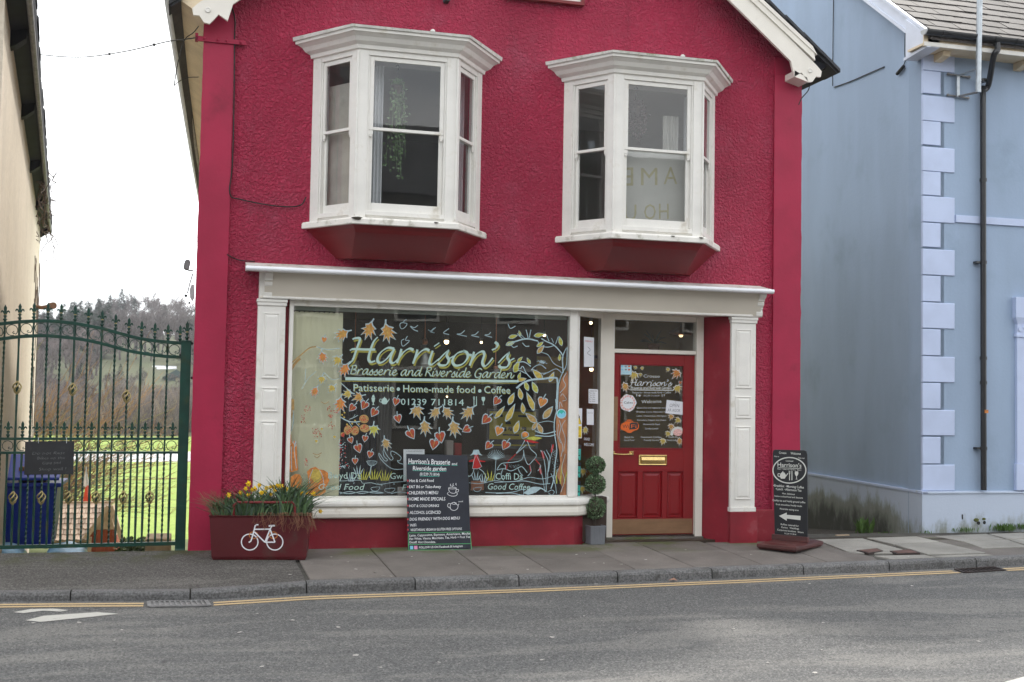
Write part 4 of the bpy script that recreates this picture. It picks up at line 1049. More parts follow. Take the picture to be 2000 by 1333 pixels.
# door case
YD = .30
dx0, dx1 = 4.532, 5.505
pxl = PY(1171, 800, YD-.03).x
mb = MB(); mb.box(pxl, dx0-.002, YD-.04, YD+.06, GZ+.05, 2.436); mb.box(dx1+.002, 5.592, YD-.05, YD+.06, GZ+.05, 2.436)
mb.box(dx0-.002, dx1+.002, YD-.035, YD+.06, 2.008, 2.052); mb.box(dx0-.002, dx1+.002, YD-.035, YD+.06, 2.375, 2.436)
mb.build('door_frame', M['cream'], shopfront, bevel=.005)
mb = MB(); mb.box(dx0-.002, dx1+.002, YD+.005, YD+.011, 2.05, 2.38); mb.build('transom_pane', M['shop_glass'], shopfront)
mb = MB(); mb.prism([(5.592, YD-.02, GZ), (5.762, -.06, GZ), (5.80, -.05, GZ), (5.80, .36, GZ), (5.592, .36, GZ)], (0, 0, 2.436-GZ)); mb.build('door_reveal', M['red_plinth'], shopfront)
mb = MB(); mb.box(pxl-.05, 5.60, YD-.07, YD+.4, GZ-.05, -.018); mb.build('door_step', M['slab'], shopfront)
mb = MB(); mb.box(dx0, dx1, YD-.03, YD+.05, -.018, -.002); mb.build('threshold', M['grate'], shopfront)
# the door: stiles, rails, panels, glass
door = MB(); y0, y1 = YD, YD+.045
gx0, gx1, gz0, gz1 = PY(1209, 800, YD).x, PY(1336, 800, YD).x, PY(1270, 878, YD).z, PY(1270, 712, YD).z
pzb, pzt = PY(1270, 1012, YD).z, PY(1270, 921, YD).z
cols = [PY(x, 960, YD).x for x in (1207, 1245, 1255, 1293, 1303, 1338)]
door.box(dx0, gx0, y0, y1, 0, 2.004); door.box(gx1, dx1, y0, y1, 0, 2.004)
door.box(gx0, gx1, y0, y1, gz1, 2.004); door.box(gx0, gx1, y0, y1, pzt, gz0); door.box(gx0, gx1, y0, y1, 0, pzb)
door.box(cols[1], cols[2], y0, y1, pzb, pzt); door.box(cols[3], cols[4], y0, y1, pzb, pzt)
door = door.build('door', M['red_gloss'], shopfront, bevel=.003); tag(door, 'deep red panelled cafe door with brass letterbox and lettered glass')
for a, b in ((gx0, cols[1]), (cols[2], cols[3]), (cols[4], gx1)):
    mb = MB()
    def rg(k, y): return [(a+k, y, pzb+k), (b-k, y, pzb+k), (b-k, y, pzt-k), (a+k, y, pzt-k)]
    mb.loft([rg(.0, y0+.03), rg(0, y0+.012), rg(.010, y0+.004), rg(.018, y0+.018), rg(.028, y0+.018), rg(.05, y0+.009)], 0, True, True)
    mb.build('panel', M['red_gloss'], door)
mb = MB()
for k, (a, b, c, d) in enumerate(((gx0, gx1, gz0, gz0+.014), (gx0, gx1, gz1-.014, gz1), (gx0, gx0+.014, gz0+.014, gz1-.014), (gx1-.014, gx1, gz0+.014, gz1-.014))): mb.box(a, b, y0-.006, y0+.03, c, d)
mb.build('glazing_bead', M['red_gloss'], door, bevel=.004)
mb = MB(); mb.box(gx0+.012, gx1-.012, y0+.010, y0+.016, gz0+.012, gz1-.012); mb.build('pane', M['shop_glass'], door)
kz = PY(1270, 1014, YD).z
mb = MB(); mb.box(dx0+.004, dx1-.012, y0-.006, y0-.001, .012, kz); mb.build('kick_plate', M['kick'], door)
# brass letterbox
lx0, lx1, lz0, lz1 = PY(1247, 900, YD).x, PY(1302, 900, YD).x, PY(1275, 909, YD).z, PY(1275, 889, YD).z
mb = MB()
def rg(k, y): return [(lx0+k, y, lz0+k), (lx1-k, y, lz0+k), (lx1-k, y, lz1-k), (lx0+k, y, lz1-k)]
mb.loft([rg(0, y0-.001), rg(0, y0-.010), rg(.006, y0-.014), rg(.014, y0-.012), rg(.017, y0-.002)], 0, True, True)
lb = mb.build('letterbox', M['brass'], door)
mb = MB(); fx0, fx1 = lx0+.03, lx1-.03
mb.loft([[(fx0, y0-.004, lz0+.018), (fx0, y0-.016, lz0+.020), (fx0, y0-.024, (lz0+lz1)/2), (fx0, y0-.016, lz1-.022), (fx0, y0-.004, lz1-.02)],
         [(fx1, y0-.004, lz0+.018), (fx1, y0-.016, lz0+.020), (fx1, y0-.024, (lz0+lz1)/2), (fx1, y0-.016, lz1-.022), (fx1, y0-.004, lz1-.02)]], 0, True, True)
mb.build('flap', M['brass'], lb, bevel=.003)
# pull handle and push plate
h0, h1 = PY(1199, 886, YD-.05), PY(1236, 886, YD-.05)
mb = MB(); mb.tube([V(p) for p in catmull([h0+V((.0, .048, 0)), h0+V((.008, .012, 0)), h0+V((.03, 0, -.008)), (h0+h1)/2+V((0, -.006, -.012)), h1+V((-.03, 0, -.008)), h1+V((-.008, .012, 0)), h1+V((0, .048, 0))], 5)], [.012]*4+[.009]*23+[.012]*4, 10)
hd = mb.build('handle', M['brass'], door)
for h in (h0, h1):
    m_ = MB(); m_.box(h.x-.025, h.x+.025, y0-.008, y0-.001, h.z-.022, h.z+.022); m_.build('handle_rose', M['brass'], hd, bevel=.003)
a, b = PY(1197, 775, YD), PY(1205.5, 861, YD)
mb = MB(); mb.box(a.x+.004, b.x, y0-.005, y0-.001, b.z, a.z); mb.build('push_plate', M['kick'], door, bevel=.002)

# ------------------------------------------------------------------ window paint (flat art on the pane)
GL = Plane((0, YW-.003, 0), (0, -1, 0))
LM = [M['letter_blue'], M['letter_olive']]
pr = Print(GL, .004); 
script(pr, "Harrison's", 683, 707, 1009, 718, 29, 1, (2.0, 3.6, 38), dx=2.4, dy=4.2)
pr.off = .006
script(pr, "Harrison's", 683, 707, 1009, 718, 29, 0, (2.0, 3.6, 38))
pr.build('shop_name_lettering', LM, window)
pr = Print(GL, .004); script(pr, "Brasserie and Riverside Garden", 683, 731, 1012, 739, 10.5, 1, (.8, .9, 38), dx=.9, dy=1.4)
pr.off = .006; script(pr, "Brasserie and Riverside Garden", 683, 731, 1012, 739, 10.5, 0, (1.0, 1.1, 38)); pr.build('tagline_lettering', LM, window)
pr = Print(GL, .005); pr.poly([(674.5, 737), (1013, 743), (1013, 747.5), (674.5, 743.2)], 0); pr.poly([(664, 744), (1010, 748.6), (1010, 750), (664, 745.4)], 1); pr.build('rule_line', LM, window)
pr = Print(GL, .004)
pr.text('Patisserie', 691.5, 765.5, 770.5, 766.4, 14.5, 1); pr.text('Home-made food', 788.5, 767, 928.5, 769, 14.5, 1); pr.text('Coffee', 946.5, 769.3, 997.5, 770.5, 14.5, 1)
pr.off = .006
pr.text('Patisserie', 690.5, 764, 769.5, 765, 14.5); pr.disc(778, 760.5, 3.4); pr.text('Home-made food', 787.5, 766, 927.5, 768, 14.5); pr.disc(937, 764, 3.4); pr.text('Coffee', 945.5, 768, 996.5, 769, 14.5)
pr.build('offer_lettering', LM, window)
def icons(pr, X, Y, k, mi=0, olive=None):
    # sundae glass, teapot, cutlery, wine glass at the x positions given (-1: none)
    x = X[0]
    if x > 0:
        pr.poly([(x-4*k, Y-7*k), (x+4*k, Y-7*k), (x+2.6*k, Y+1*k), (x+.9*k, Y+3*k), (x+.9*k, Y+6.5*k), (x+3.4*k, Y+8*k), (x-3.4*k, Y+8*k), (x-.9*k, Y+6.5*k), (x-.9*k, Y+3*k), (x-2.6*k, Y+1*k)], mi)
        pr.poly([(x-3.6*k, Y-7.5*k), (x-1*k, Y-13*k), (x+1.5*k, Y-14*k), (x+3.6*k, Y-7.5*k)], mi)
    x = X[1]
    if x > 0:
        pr.poly([(x-6*k, Y-2*k), (x-3.6*k, Y-6*k), (x-1*k, Y-7*k), (x-1*k, Y-9*k), (x+1*k, Y-9*k), (x+1*k, Y-7*k), (x+3.6*k, Y-6*k), (x+6*k, Y-2*k), (x+6.6*k, Y+2*k), (x+4*k, Y+6.5*k), (x-4*k, Y+6.5*k), (x-6.6*k, Y+2*k)], mi)
        pr.stroke([(x-6*k, Y-4*k), (x-10*k, Y-4*k), (x-10*k, Y+1*k), (x-6*k, Y+2.5*k)], 1.5*k, mi); pr.stroke([(x+5.5*k, Y+2*k), (x+8*k, Y-1*k), (x+10.5*k, Y-5*k)], 1.8*k, mi)
    x = X[2]
    if x > 0:
        pr.poly([(x+2*k, Y-10*k), (x+3.6*k, Y-10*k), (x+3.6*k, Y+10*k), (x+1.8*k, Y+10*k)], mi)
        for dx in (-3.6, -2.4, -1.2): pr.poly([(x+dx*k-.4*k, Y-10*k), (x+dx*k+.4*k, Y-10*k), (x+dx*k+.4*k, Y-5*k), (x+dx*k-.4*k, Y-5*k)], mi)
        pr.poly([(x-4*k, Y-5*k), (x-.8*k, Y-5*k), (x-1.6*k, Y-2.6*k), (x-1.6*k, Y+10*k), (x-3.2*k, Y+10*k), (x-3.2*k, Y-2.6*k)], mi)
    x = X[3]
    if x > 0: pr.poly([(x-3.4*k, Y-9*k), (x+3.4*k, Y-9*k), (x+3.8*k, Y-4*k), (x+2*k, Y), (x+.6*k, Y+1*k), (x+.6*k, Y+7*k), (x+3*k, Y+8*k), (x-3*k, Y+8*k), (x-.6*k, Y+7*k), (x-.6*k, Y+1*k), (x-2*k, Y), (x-3.8*k, Y-4*k)], mi)
for s, a, b in (('01239', 783, 833), ('711814', 842, 906)): pr = Print(GL, .006); pr.text(s, a, 791.2+(a-783)*.012, b, 791.8+(b-833)*.012, 13); pr.build('phone_lettering', LM, window)
for X_ in ((729, 751, -1, -1), (-1, -1, 928, 944)): pr = Print(GL, .006); icons(pr, X_, 784, .92); pr.build('catering_emblem', LM, window)
for s, a, b, c, d, h, sh in (('Bwyd Da', 641, 935, 705, 936, 13.5, 0), ('Good Food', 622, 957, 712.5, 957.5, 12.5, .25), ('Gwasanaeth Cyfeillgar', 762, 936, 917, 937, 12.5, 0), ('Friendly Service', 785, 958, 908, 959, 12, .25), ('Coffi Da', 968, 937, 1021, 937.5, 13.5, 0), ('Good Coffee', 953, 956.5, 1035, 957.5, 13, .25)):
    pr = Print(GL, .006); pr.text(s, a, b, c, d, h, 0, sh); pr.build('bilingual_lettering', LM, window)
# leaves, each a painted piece
for sh, x, y, s, r, f in [
 ('heart', 633, 664, 6.5, 8, 'art_orange'), ('oak', 667, 654, 13.5, 60, 'art_amber'), ('oak', 720, 646, 16, 18, 'art_amber'), ('oak', 757, 651, 17, -14, 'art_amber'),
 ('oak', 630, 699, 11, -10, 'art_orange'), ('maple', 658, 706, 11, 35, 'art_yellow'), ('oak', 672, 723, 13, 30, 'art_orange'), ('maple', 628, 743, 9, 10, 'art_yellow'), ('maple', 647, 760, 9, 40, 'art_yellow'), ('oak', 614, 766, 10, 25, 'art_orange'),
 ('maple', 677, 770, 10, 80, 'art_yellow'), ('maple', 698, 777, 11, 65, 'art_amber'), ('oak', 664, 791, 14, 5, 'art_orange'),
 ('heart', 687.5, 797, 8.5, 40, 'art_red'), ('heart', 711.5, 792, 9.5, 28, 'art_red'), ('heart', 730.5, 806, 9.5, 32, 'art_red'), ('heart', 773.5, 785, 8.5, 15, 'art_red'), ('heart', 777.5, 818, 9, -14, 'art_red'), ('heart', 803, 848, 11, -30, 'art_red'),
 ('maple', 815, 806, 14, -22, 'art_tan'), ('oak', 830, 836, 14, -8, 'art_tan'), ('oak', 849, 807, 12, 40, 'art_tan'), ('oak', 874, 807, 12, -35, 'art_tan'), ('oak', 913, 807, 14, 42, 'art_tan'), ('oak', 887, 838, 15, -12, 'art_tan'),
 ('maple', 730, 842, 12, -4, 'art_green'), ('oak', 754, 868, 11, -18, 'art_tan'),
 ('heart', 685, 860, 7, -20, 'art_red'), ('heart', 713, 857, 7, 10, 'art_red'), ('heart', 700, 876, 9.5, -18, 'art_red'), ('heart', 723, 888, 7.5, 15, 'art_red'), ('heart', 693.5, 901, 7, 0, 'art_red'),
 ('heart', 949, 820, 11, 42, 'art_red'), ('heart', 911, 839, 9, 60, 'art_red'), ('heart', 860, 854, 12, -12, 'art_red'), ('heart', 847.5, 868, 11, 12, 'art_red'), ('heart', 974.5, 842, 10, 20, 'art_orange'), ('heart', 954, 871, 9, 40, 'art_red'), ('heart', 987, 870, 10, 28, 'art_red'), ('heart', 970, 784, 9.5, 35, 'art_red'),
 ('oval', 998, 781, 11, 25, 'art_yellow'), ('oval', 1021.5, 799, 9, -8, 'art_yellow'), ('sliver', 1037, 788, 15, -22, 'art_yellow'), ('heart', 1059, 786, 11, 18, 'art_orange'), ('sliver', 974, 808, 12, 40, 'art_yellow'), ('sliver', 995, 810, 15, 28, 'art_yellow'), ('oval', 1008.5, 836, 11, 20, 'art_yellow'), ('oval', 1069, 808, 13, 38, 'art_tan'), ('oval', 1039, 818, 12, -50, 'art_tan'), ('oval', 1044, 833, 8, 30, 'art_tan'), ('oval', 1055, 838, 10, -25, 'art_tan'),
 ('oval', 1001, 658, 8, 75, 'art_green'), ('oval', 1015.5, 652, 5, -20, 'art_green'), ('oval', 996, 671.5, 8.5, 70, 'art_green'), ('oval', 1052, 655, 9, 80, 'art_green'), ('oval', 1054, 673.5, 7, 55, 'art_green'), ('oval', 1055, 684, 9, 40, 'art_tan'), ('oval', 1095, 668, 8, -15, 'art_green'), ('oval', 1008, 717, 10, 30, 'art_green'), ('oval', 1015, 703, 6, 45, 'art_green'), ('oval', 1033, 706, 6, -30, 'art_green'), ('oval', 1008, 724, 6, 60, 'art_green'), ('oval', 1014, 735, 6, 20, 'art_green'), ('oval', 1018, 742, 8, 80, 'art_yellow'), ('oval', 1051, 733, 12, -45, 'art_yellow'), ('oval', 1077, 738, 9, 25, 'art_yellow'), ('oval', 1028.5, 755, 9, -20, 'art_green'), ('oval', 1045, 758.5, 10.5, -25, 'art_green'), ('oval', 1016.5, 771, 10, -12, 'art_yellow'), ('oval', 1093, 699, 6, 5, 'art_green')]:
    art_leaf(GL, window, sh, x, y, s, r, f, stem=(sh in ('heart', 'oak', 'maple')))
# birds and outlined apples
def Z(region, p):
    ox, oy, s = {1: (550, 590, 6.347), 2: (840, 590, 6.347), 3: (550, 780, 6.06), 4: (840, 780, 6.06)}[region]
    return [(ox+x/s, oy+y/s) for x, y in p]
AM = [M['art_blue'], M['art_trunk'], M['art_crimson'], M['art_yellow'], M['art_green'], M['art_orange'], M['berry'], M['art_tan']]
for reg, p in ((1, [(1690, 290), (1645, 320), (1595, 300), (1640, 345), (1690, 365)]), (1, [(1890, 325), (1850, 360), (1815, 345), (1890, 385)]), (2, [(70, 315), (20, 360), (0, 370), (55, 385)]), (2, [(235, 330), (165, 385), (235, 405)]), (2, [(430, 355), (380, 395), (330, 400), (455, 428)]), (2, [(600, 368), (560, 405), (510, 415), (608, 438)]), (2, [(752, 376), (725, 405), (675, 412), (768, 440)]), (2, [(965, 270), (995, 330), (1058, 300)]), (2, [(1000, 530), (1035, 565), (1085, 545)]), (2, [(1145, 508), (1185, 550), (1230, 548)])):
    Print(GL, .0045).stroke(Z(reg, p), 1.5, 0, 3).build('painted_bird', AM, window)
for p in ([(1505, 255), (1470, 270), (1470, 310), (1490, 335), (1530, 315), (1555, 270), (1505, 255), (1548, 215)], [(1520, 460), (1485, 485), (1500, 550), (1550, 520), (1585, 480), (1535, 475), (1560, 425)]):
    Print(GL, .0045).stroke(Z(1, p), 1.3, 0, 3).build('painted_apple', AM, window)
# the painted tree on the right
pr = Print(GL, .0040)
tr_ = Z(2, [(1712, 840), (1640, 930), (1600, 1050), (1590, 1333)]) + Z(4, [(1490, 200), (1490, 420), (1530, 620), (1540, 760), (1500, 900), (1560, 1040), (1530, 1145), (1610, 1145), (1622, 700), (1632, 0)])
pr.poly(tr_, 1)
pr.off = .0046
for reg, p, wd in ((2, [(1650, 880), (1640, 720), (1640, 655), (1540, 540), (1440, 490), (1380, 455)], 2.2), (2, [(1640, 690), (1665, 620), (1690, 570)], 1.6), (2, [(1540, 540), (1470, 560), (1400, 556)], 1.6), (2, [(1475, 490), (1455, 440), (1440, 405)], 1.3), (2, [(1555, 525), (1575, 470), (1590, 430)], 1.3), (2, [(1530, 505), (1505, 450)], 1), (2, [(1700, 560), (1690, 780), (1650, 860), (1610, 960), (1590, 1060), (1580, 1333)], 1.6),
    (2, [(1335, 485), (1200, 458), (1060, 490), (960, 530)], 2.6), (2, [(1150, 460), (1105, 420), (1080, 390)], 1.3), (2, [(1215, 450), (1205, 400), (1190, 345)], 1.8), (2, [(1232, 445), (1240, 390), (1252, 345)], 1.5), (2, [(1180, 460), (1130, 410), (1110, 390)], 1.1), (2, [(1340, 490), (1345, 530)], 1.4),
    (2, [(1640, 820), (1530, 760), (1465, 660), (1380, 625)], 1), (2, [(1630, 880), (1560, 830), (1450, 880), (1375, 885)], 1.2), (2, [(1455, 875), (1400, 905)], 1.2),
    (2, [(1565, 1333), (1580, 1000), (1545, 940), (1400, 955), (1265, 965), (1160, 1000), (1070, 1070)], 3.6), (2, [(1260, 955), (1190, 880), (1150, 800), (1120, 830)], 1.6), (2, [(1250, 800), (1165, 745), (1065, 755)], 1.8), (2, [(1250, 850), (1300, 800), (1370, 780), (1440, 830)], 1.4), (2, [(1190, 890), (1130, 860), (1090, 850)], 1.4),
    (4, [(1485, 0), (1500, 120), (1475, 240), (1470, 380), (1500, 600), (1480, 760), (1460, 960), (1430, 1060)], 2), (4, [(1490, 380), (1350, 410), (1240, 375)], 2), (4, [(1490, 420), (1400, 440), (1240, 430)], 1.8), (4, [(1470, 275), (1390, 260), (1265, 285)], 1),
    (4, [(1530, 250), (1550, 330), (1530, 440), (1570, 560), (1550, 680)], 1), (4, [(1600, 250), (1560, 330), (1600, 470), (1580, 620)], 1), (4, [(1520, 300), (1510, 420), (1545, 520)], .9), (4, [(1600, 650), (1560, 820), (1590, 960), (1550, 1100)], .9), (2, [(1690, 880), (1650, 960), (1680, 1040), (1610, 1130)], 1.2), (2, [(1620, 1170), (1640, 1140), (1690, 1210), (1640, 1230)], 1), (2, [(1600, 1333), (1610, 1240), (1640, 1300)], 1)):
    pr.stroke(Z(reg, p), wd, 0, 4)
for k in range(26):
    a = random.uniform(0, 6.28); r0 = random.uniform(0, 30)
    c = (1385+r0*math.cos(a), 740+r0*.7*math.sin(a)); q = [c, (c[0]+random.uniform(-55, 55), c[1]+random.uniform(-30, 30))]
    pr.stroke(Z(2, q), .7, 0, 1, smooth=False)
pr.build('painted_tree', AM, window)
pr = Print(GL, .0055); pr.disc(1096.5, 808.5, 9.5, mi=0, n=22); pr.disc(1096.5, 808.5, 7.6, mi=1, n=20); pr.poly([(1089.5, 811), (1093, 806), (1097, 809), (1101, 805), (1104, 810), (1103, 814), (1096, 816), (1090, 814)], 2)
pr.build('round_sticker', [M['sticker_blue'], M['teal_card'], M['sky_blue']], window)
# figures, hound, flowers, ground lines
pr = Print(GL, .0042)
pr.poly(Z(4, [(525, 655), (565, 655), (585, 720), (655, 735), (650, 745), (580, 742), (612, 800), (560, 825), (500, 822), (515, 742), (460, 742), (458, 730), (520, 705)]), 2)
pr.stroke(Z(4, [(500, 822), (520, 720), (545, 655), (570, 710), (612, 800), (560, 826), (500, 822)]), .9, 0, 2, smooth=False)
pr.poly(Z(4, [(515, 600), (575, 600), (590, 640), (620, 670), (570, 655), (545, 660), (515, 655), (470, 672), (500, 640)]), 0)
for p in ([(520, 825), (500, 890), (455, 920)], [(580, 822), (630, 860), (640, 890)]): pr.stroke(Z(4, p), 1.3, 0, 2)
pr.build('painted_girl', AM, window)
pr = Print(GL, .0042)
pr.disc(*Z(4, [(1125, 415)])[0], 6.3, 5.2, 5); pr.poly(Z(4, [(1140, 455), (1240, 440), (1330, 460), (1240, 490), (1150, 475)]), 4); pr.poly(Z(4, [(1110, 480), (1200, 485), (1300, 518), (1220, 520), (1130, 500)]), 2)
for p in ([(1085, 430), (1090, 400), (1130, 385), (1165, 410), (1160, 440), (1095, 465), (1085, 430)], [(1120, 490), (1080, 560), (1020, 640)], [(1140, 540), (1060, 610), (1020, 645)], [(1105, 600), (1120, 690), (1160, 775), (1215, 730), (1260, 660), (1190, 590), (1150, 495)], [(1240, 710), (1310, 790), (1275, 850)], [(1180, 775), (1195, 860), (1155, 910)]): pr.stroke(Z(4, p), 1.3, 0, 3)
for p in ([(1240, 705), (1300, 775)], [(1178, 780), (1192, 855)], [(1015, 650), (920, 740)]): pr.stroke(Z(4, p), 1.6, 2, 1)
pr.stroke(Z(4, [(790, 835), (830, 775), (880, 755), (1000, 745), (1085, 715), (1110, 640)]), 1.3, 0, 3); pr.stroke(Z(4, [(790, 840), (850, 825), (900, 830), (960, 850), (1040, 815), (1090, 800), (1150, 870)]), 1.3, 0, 3)
pr.stroke(Z(4, [(860, 830), (840, 900), (870, 960)]), 1.2, 0, 2); pr.stroke(Z(4, [(1040, 820), (1070, 880), (1100, 905)]), 1.2, 0, 2); pr.stroke(Z(4, [(870, 775), (895, 790), (890, 825)]), 1.2, 0, 2); pr.stroke(Z(4, [(912, 760), (905, 835)]), 1.6, 2, 1)
for k in range(22): pr.disc(*Z(4, [(930+random.uniform(0, 130), 765+random.uniform(0, 45))])[0], .55, mi=0, n=5)
pr.build('painted_walker_and_hound', AM, window)
pr = Print(GL, .0042); c0 = (780, 715)
for k in range(13):
    a = R(200+k*11.6); e = (780+95*math.cos(a), 720+95*math.sin(a)); pr.stroke(Z(4, [c0, e]), .9, 0, 1)
    for j in range(3): pr.disc(*Z(4, [(780+(95+8*j)*math.cos(a+.04*j), 715+(95+9*j)*math.sin(a+.05*j))])[0], .6, mi=0, n=5)
pr.stroke(Z(4, [(780, 715), (770, 860), (765, 960)]), 1.0, 0, 2)
pr.build('painted_seed_head', AM, window)
pr = Print(GL, .0042)
for reg, p, wd in ((4, [(460, 990), (600, 1000), (760, 965), (900, 980), (1040, 965), (1180, 925), (1330, 945), (1480, 900)], 1), (4, [(760, 985), (1000, 975), (1130, 970), (1300, 1005), (1420, 1000)], 1.2), (4, [(655, 1105), (800, 1110), (980, 1100), (1090, 1070), (1110, 1100), (1090, 1135), (960, 1112), (780, 1118)], 1.2), (4, [(1130, 1100), (1200, 1050), (1300, 1050), (1380, 1095)], 2.2), (4, [(1390, 1100), (1440, 1075), (1470, 1100), (1440, 1135), (1400, 1110)], 1),
   (3, [(680, 970), (800, 965), (930, 960), (960, 995), (1060, 990), (1160, 1010), (1320, 985), (1470, 975)], 1), (3, [(680, 1100), (800, 1120), (960, 1090), (1080, 1110), (1210, 1110), (1080, 1095), (950, 1115), (800, 1095), (690, 1120)], 1.2), (3, [(1290, 1120), (1380, 1100), (1480, 1110)], 1.1)):
    pr.stroke(Z(reg, p), wd, 0, 4)
pr.poly(Z(4, [(1105, 1110), (1180, 1050), (1260, 1040), (1310, 1060), (1250, 1105), (1160, 1135)]), 0)
for x, y in ((760, 1060), (855, 995), (1185, 1020), (1330, 1005), (1380, 1060), (1140, 1005)): pr.ring(*Z(3, [(x, y)])[0], 1.2, 1.2, .5, 0, 8)
for reg, x, y, s in ((3, 1110, 1065, 50), (3, 1280, 1080, 60), (4, 560, 1070, 45)): pr.stroke(Z(reg, [(x-s, y-15), (x-s*.6, y+20), (x+s*.5, y+20), (x+s, y-25)]), .9, 0, 3, True)
pr.build('painted_ground_lines', AM, window, kind='stuff')
def tuft(reg, x, y, blades, mi, name='painted_grass'):
    pr = Print(GL, .0043)
    for dx, h, lean in blades:
        (a, b), = Z(reg, [(x+dx, y)]); pr.poly([(a-1.1, b), (a+1.1, b), (a+lean*.6+.9, b-h*.6), (a+lean, b-h), (a+lean*.6-.9, b-h*.6)], mi)
    pr.build(name, AM, window)
for x, y in ((960, 955), (1090, 950), (1215, 965)): tuft(3, x, y, [(-30, 15, -5), (-12, 21, -2), (5, 22, 2), (22, 17, 5), (40, 20, 9)], 4)
tuft(4, 710, 965, [(-30, 17, -7), (-10, 22, -4), (8, 20, 2), (26, 15, 5)], 4); tuft(4, 1540, 1000, [(-40, 30, -2), (0, 44, 4), (45, 38, 10)], 4)
for reg, x, y in ((3, 905, 890), (3, 820, 975), (4, 540, 960), (4, 630, 985)): tuft(reg, x, y, [(-20, 14, -6), (-5, 18, -2), (12, 19, 3), (25, 13, 7)], 0)
pr = Print(GL, .0042)
for p, wd in (([(1310, 605), (1350, 720), (1370, 880), (1375, 1090)], 1.3), ([(1345, 615), (1400, 740), (1390, 900)], 1.3), ([(1375, 600), (1420, 700), (1400, 860)], 1.2), ([(1455, 540), (1440, 640), (1400, 800), (1390, 1000)], 1.1), ([(1300, 790), (1330, 920), (1360, 1100)], 1), ([(1430, 880), (1480, 1000), (1495, 1120)], 1), ([(1520, 820), (1490, 900), (1470, 1000)], 1)): pr.stroke(Z(4, p), wd, 0, 3)
for x, y, s, rr in ((1335, 660, 9, -14), (1445, 585, 9, 14), (1305, 850, 7, -14)):
    (a, b), = Z(4, [(x, y)]); pr.disc(a, b, 2.0, s, 6, 12, R(rr)); pr.stroke([(a-2, b-s), (a+2, b+s)], .5, 0, 1)
for k in range(34): pr.disc(*Z(4, [(1470+random.uniform(-20, 25)+ (k % 2)*15, 600+k*8)])[0], .7, mi=0, n=5)
pr.build('painted_bulrushes', AM, window, kind='stuff')
# mushroom, hedgehog outline, fruiting branch
pr = Print(GL, .0042); pr.stroke(Z(3, [(1062, 790), (1050, 850), (1040, 930)]), 1.8, 0, 2)
pr.stroke(Z(3, [(1005, 735), (1040, 785), (1090, 785), (1130, 740), (1060, 730), (1005, 735)]), .9, 0, 3)
for k in range(6): pr.stroke(Z(3, [(1022+k*18, 738), (1048+k*7, 785)]), .5, 0, 1)
pr.build('painted_mushroom', AM, window)
pr = Print(GL, .0042)
for p in ([(1440, 770), (1390, 755), (1370, 725), (1395, 730), (1415, 690), (1360, 640), (1300, 615), (1295, 660), (1320, 700), (1290, 720), (1230, 640), (1215, 595), (1200, 620), (1215, 680), (1255, 720), (1220, 730), (1170, 660), (1150, 640), (1160, 690), (1220, 760), (1290, 815), (1360, 832), (1460, 825)],): pr.stroke(Z(3, p), 1.2, 0, 3)
pr.disc(*Z(3, [(1335, 655)])[0], .8, mi=0, n=6); pr.build('painted_animal_outline', AM, window)
pr = Print(GL, .0042)
for p, wd in (([(690, 210), (790, 262), (880, 270), (935, 262)], 2.2), ([(800, 240), (860, 215), (905, 190)], 1.2), ([(870, 265), (915, 320), (945, 340)], 1.2), ([(790, 262), (835, 330)], 1.2), ([(850, 215), (870, 180)], .9)): pr.stroke(Z(3, p), wd, 0, 3)
pr.stroke(Z(1, [(740, 1010), (800, 1065), (890, 1140)]), 1.6, 0, 2)
for x, y in ((715, 185), (745, 160), (775, 300), (835, 290), (870, 255), (915, 295), (740, 215)): pr.disc(*Z(3, [(x, y)])[0], 2.2, 1.7, mi=3, n=6, rot=.5)
pr.build('painted_branch', AM, window)
for x, y, rx, ry in ((975, 235, 9.5, 8.5), (783, 365, 7.5, 9.5), (868, 372, 8, 9.5), (982, 345, 10, 8), (722, 418, 4, 4.5)):
    (a, b), = Z(3, [(x, y)]); pr = Print(GL, .0044); pr.disc(a, b, rx, ry, 7, 14, .2); 
    for k in range(22):
        t = random.uniform(0, 6.28); q = math.sqrt(random.random())*.82; pr.disc(a+rx*q*math.cos(t), b+ry*q*math.sin(t), 1.0, mi=6, n=6)
    pr.build('painted_berry_cluster', AM, window)
pr = Print(GL, .0042)
for k in range(75):
    y = random.uniform(430, 830); x = 680+random.uniform(0, 1)**1.4*(120 if y > 600 else 80); pr.disc(*Z(3, [(x, y)])[0], random.uniform(.7, 1.25), mi=0 if random.random() < .6 else 6, n=6)
for p in ([(680, 560), (715, 545), (735, 520)], [(685, 575), (730, 570)], [(680, 800), (740, 790), (790, 760)], [(690, 795), (760, 800)]): pr.stroke(Z(3, p), 1.0, 0, 2)
pr.build('painted_berry_spray', AM, window, kind='stuff')
# paint over the blind: trunk, pumpkin, berries
pr = Print(GL, .0040)
pr.poly(Z(3, [(85, 0), (150, 0), (150, 120), (110, 250), (110, 380), (85, 400)]) , 7)
pr.poly(Z(3, [(85, 560), (110, 540), (150, 490), (180, 520), (185, 700), (195, 840), (120, 865), (70, 860)]), 5)
pr.poly(Z(3, [(90, 385), (110, 420), (120, 520), (90, 560)]), 5)
for p in ([(135, 130), (140, 260), (115, 380)], [(165, 495), (150, 600), (175, 820)], [(120, 560), (115, 700), (120, 850)], [(130, 500), (170, 560), (165, 500)]): pr.stroke(Z(3, p), 1.4, 0, 3)
for p, m_, wd in (([(120, 760), (260, 640), (350, 570), (430, 555)], 7, 2.5), ([(430, 555), (560, 590), (720, 575)], 0, 1.4), ([(105, 860), (170, 760), (230, 700)], 7, 5)): pr.stroke(Z(1, p), wd, m_, 3)
pr.build('painted_trunk', AM, window, kind='stuff')
pr = Print(GL, .0041)
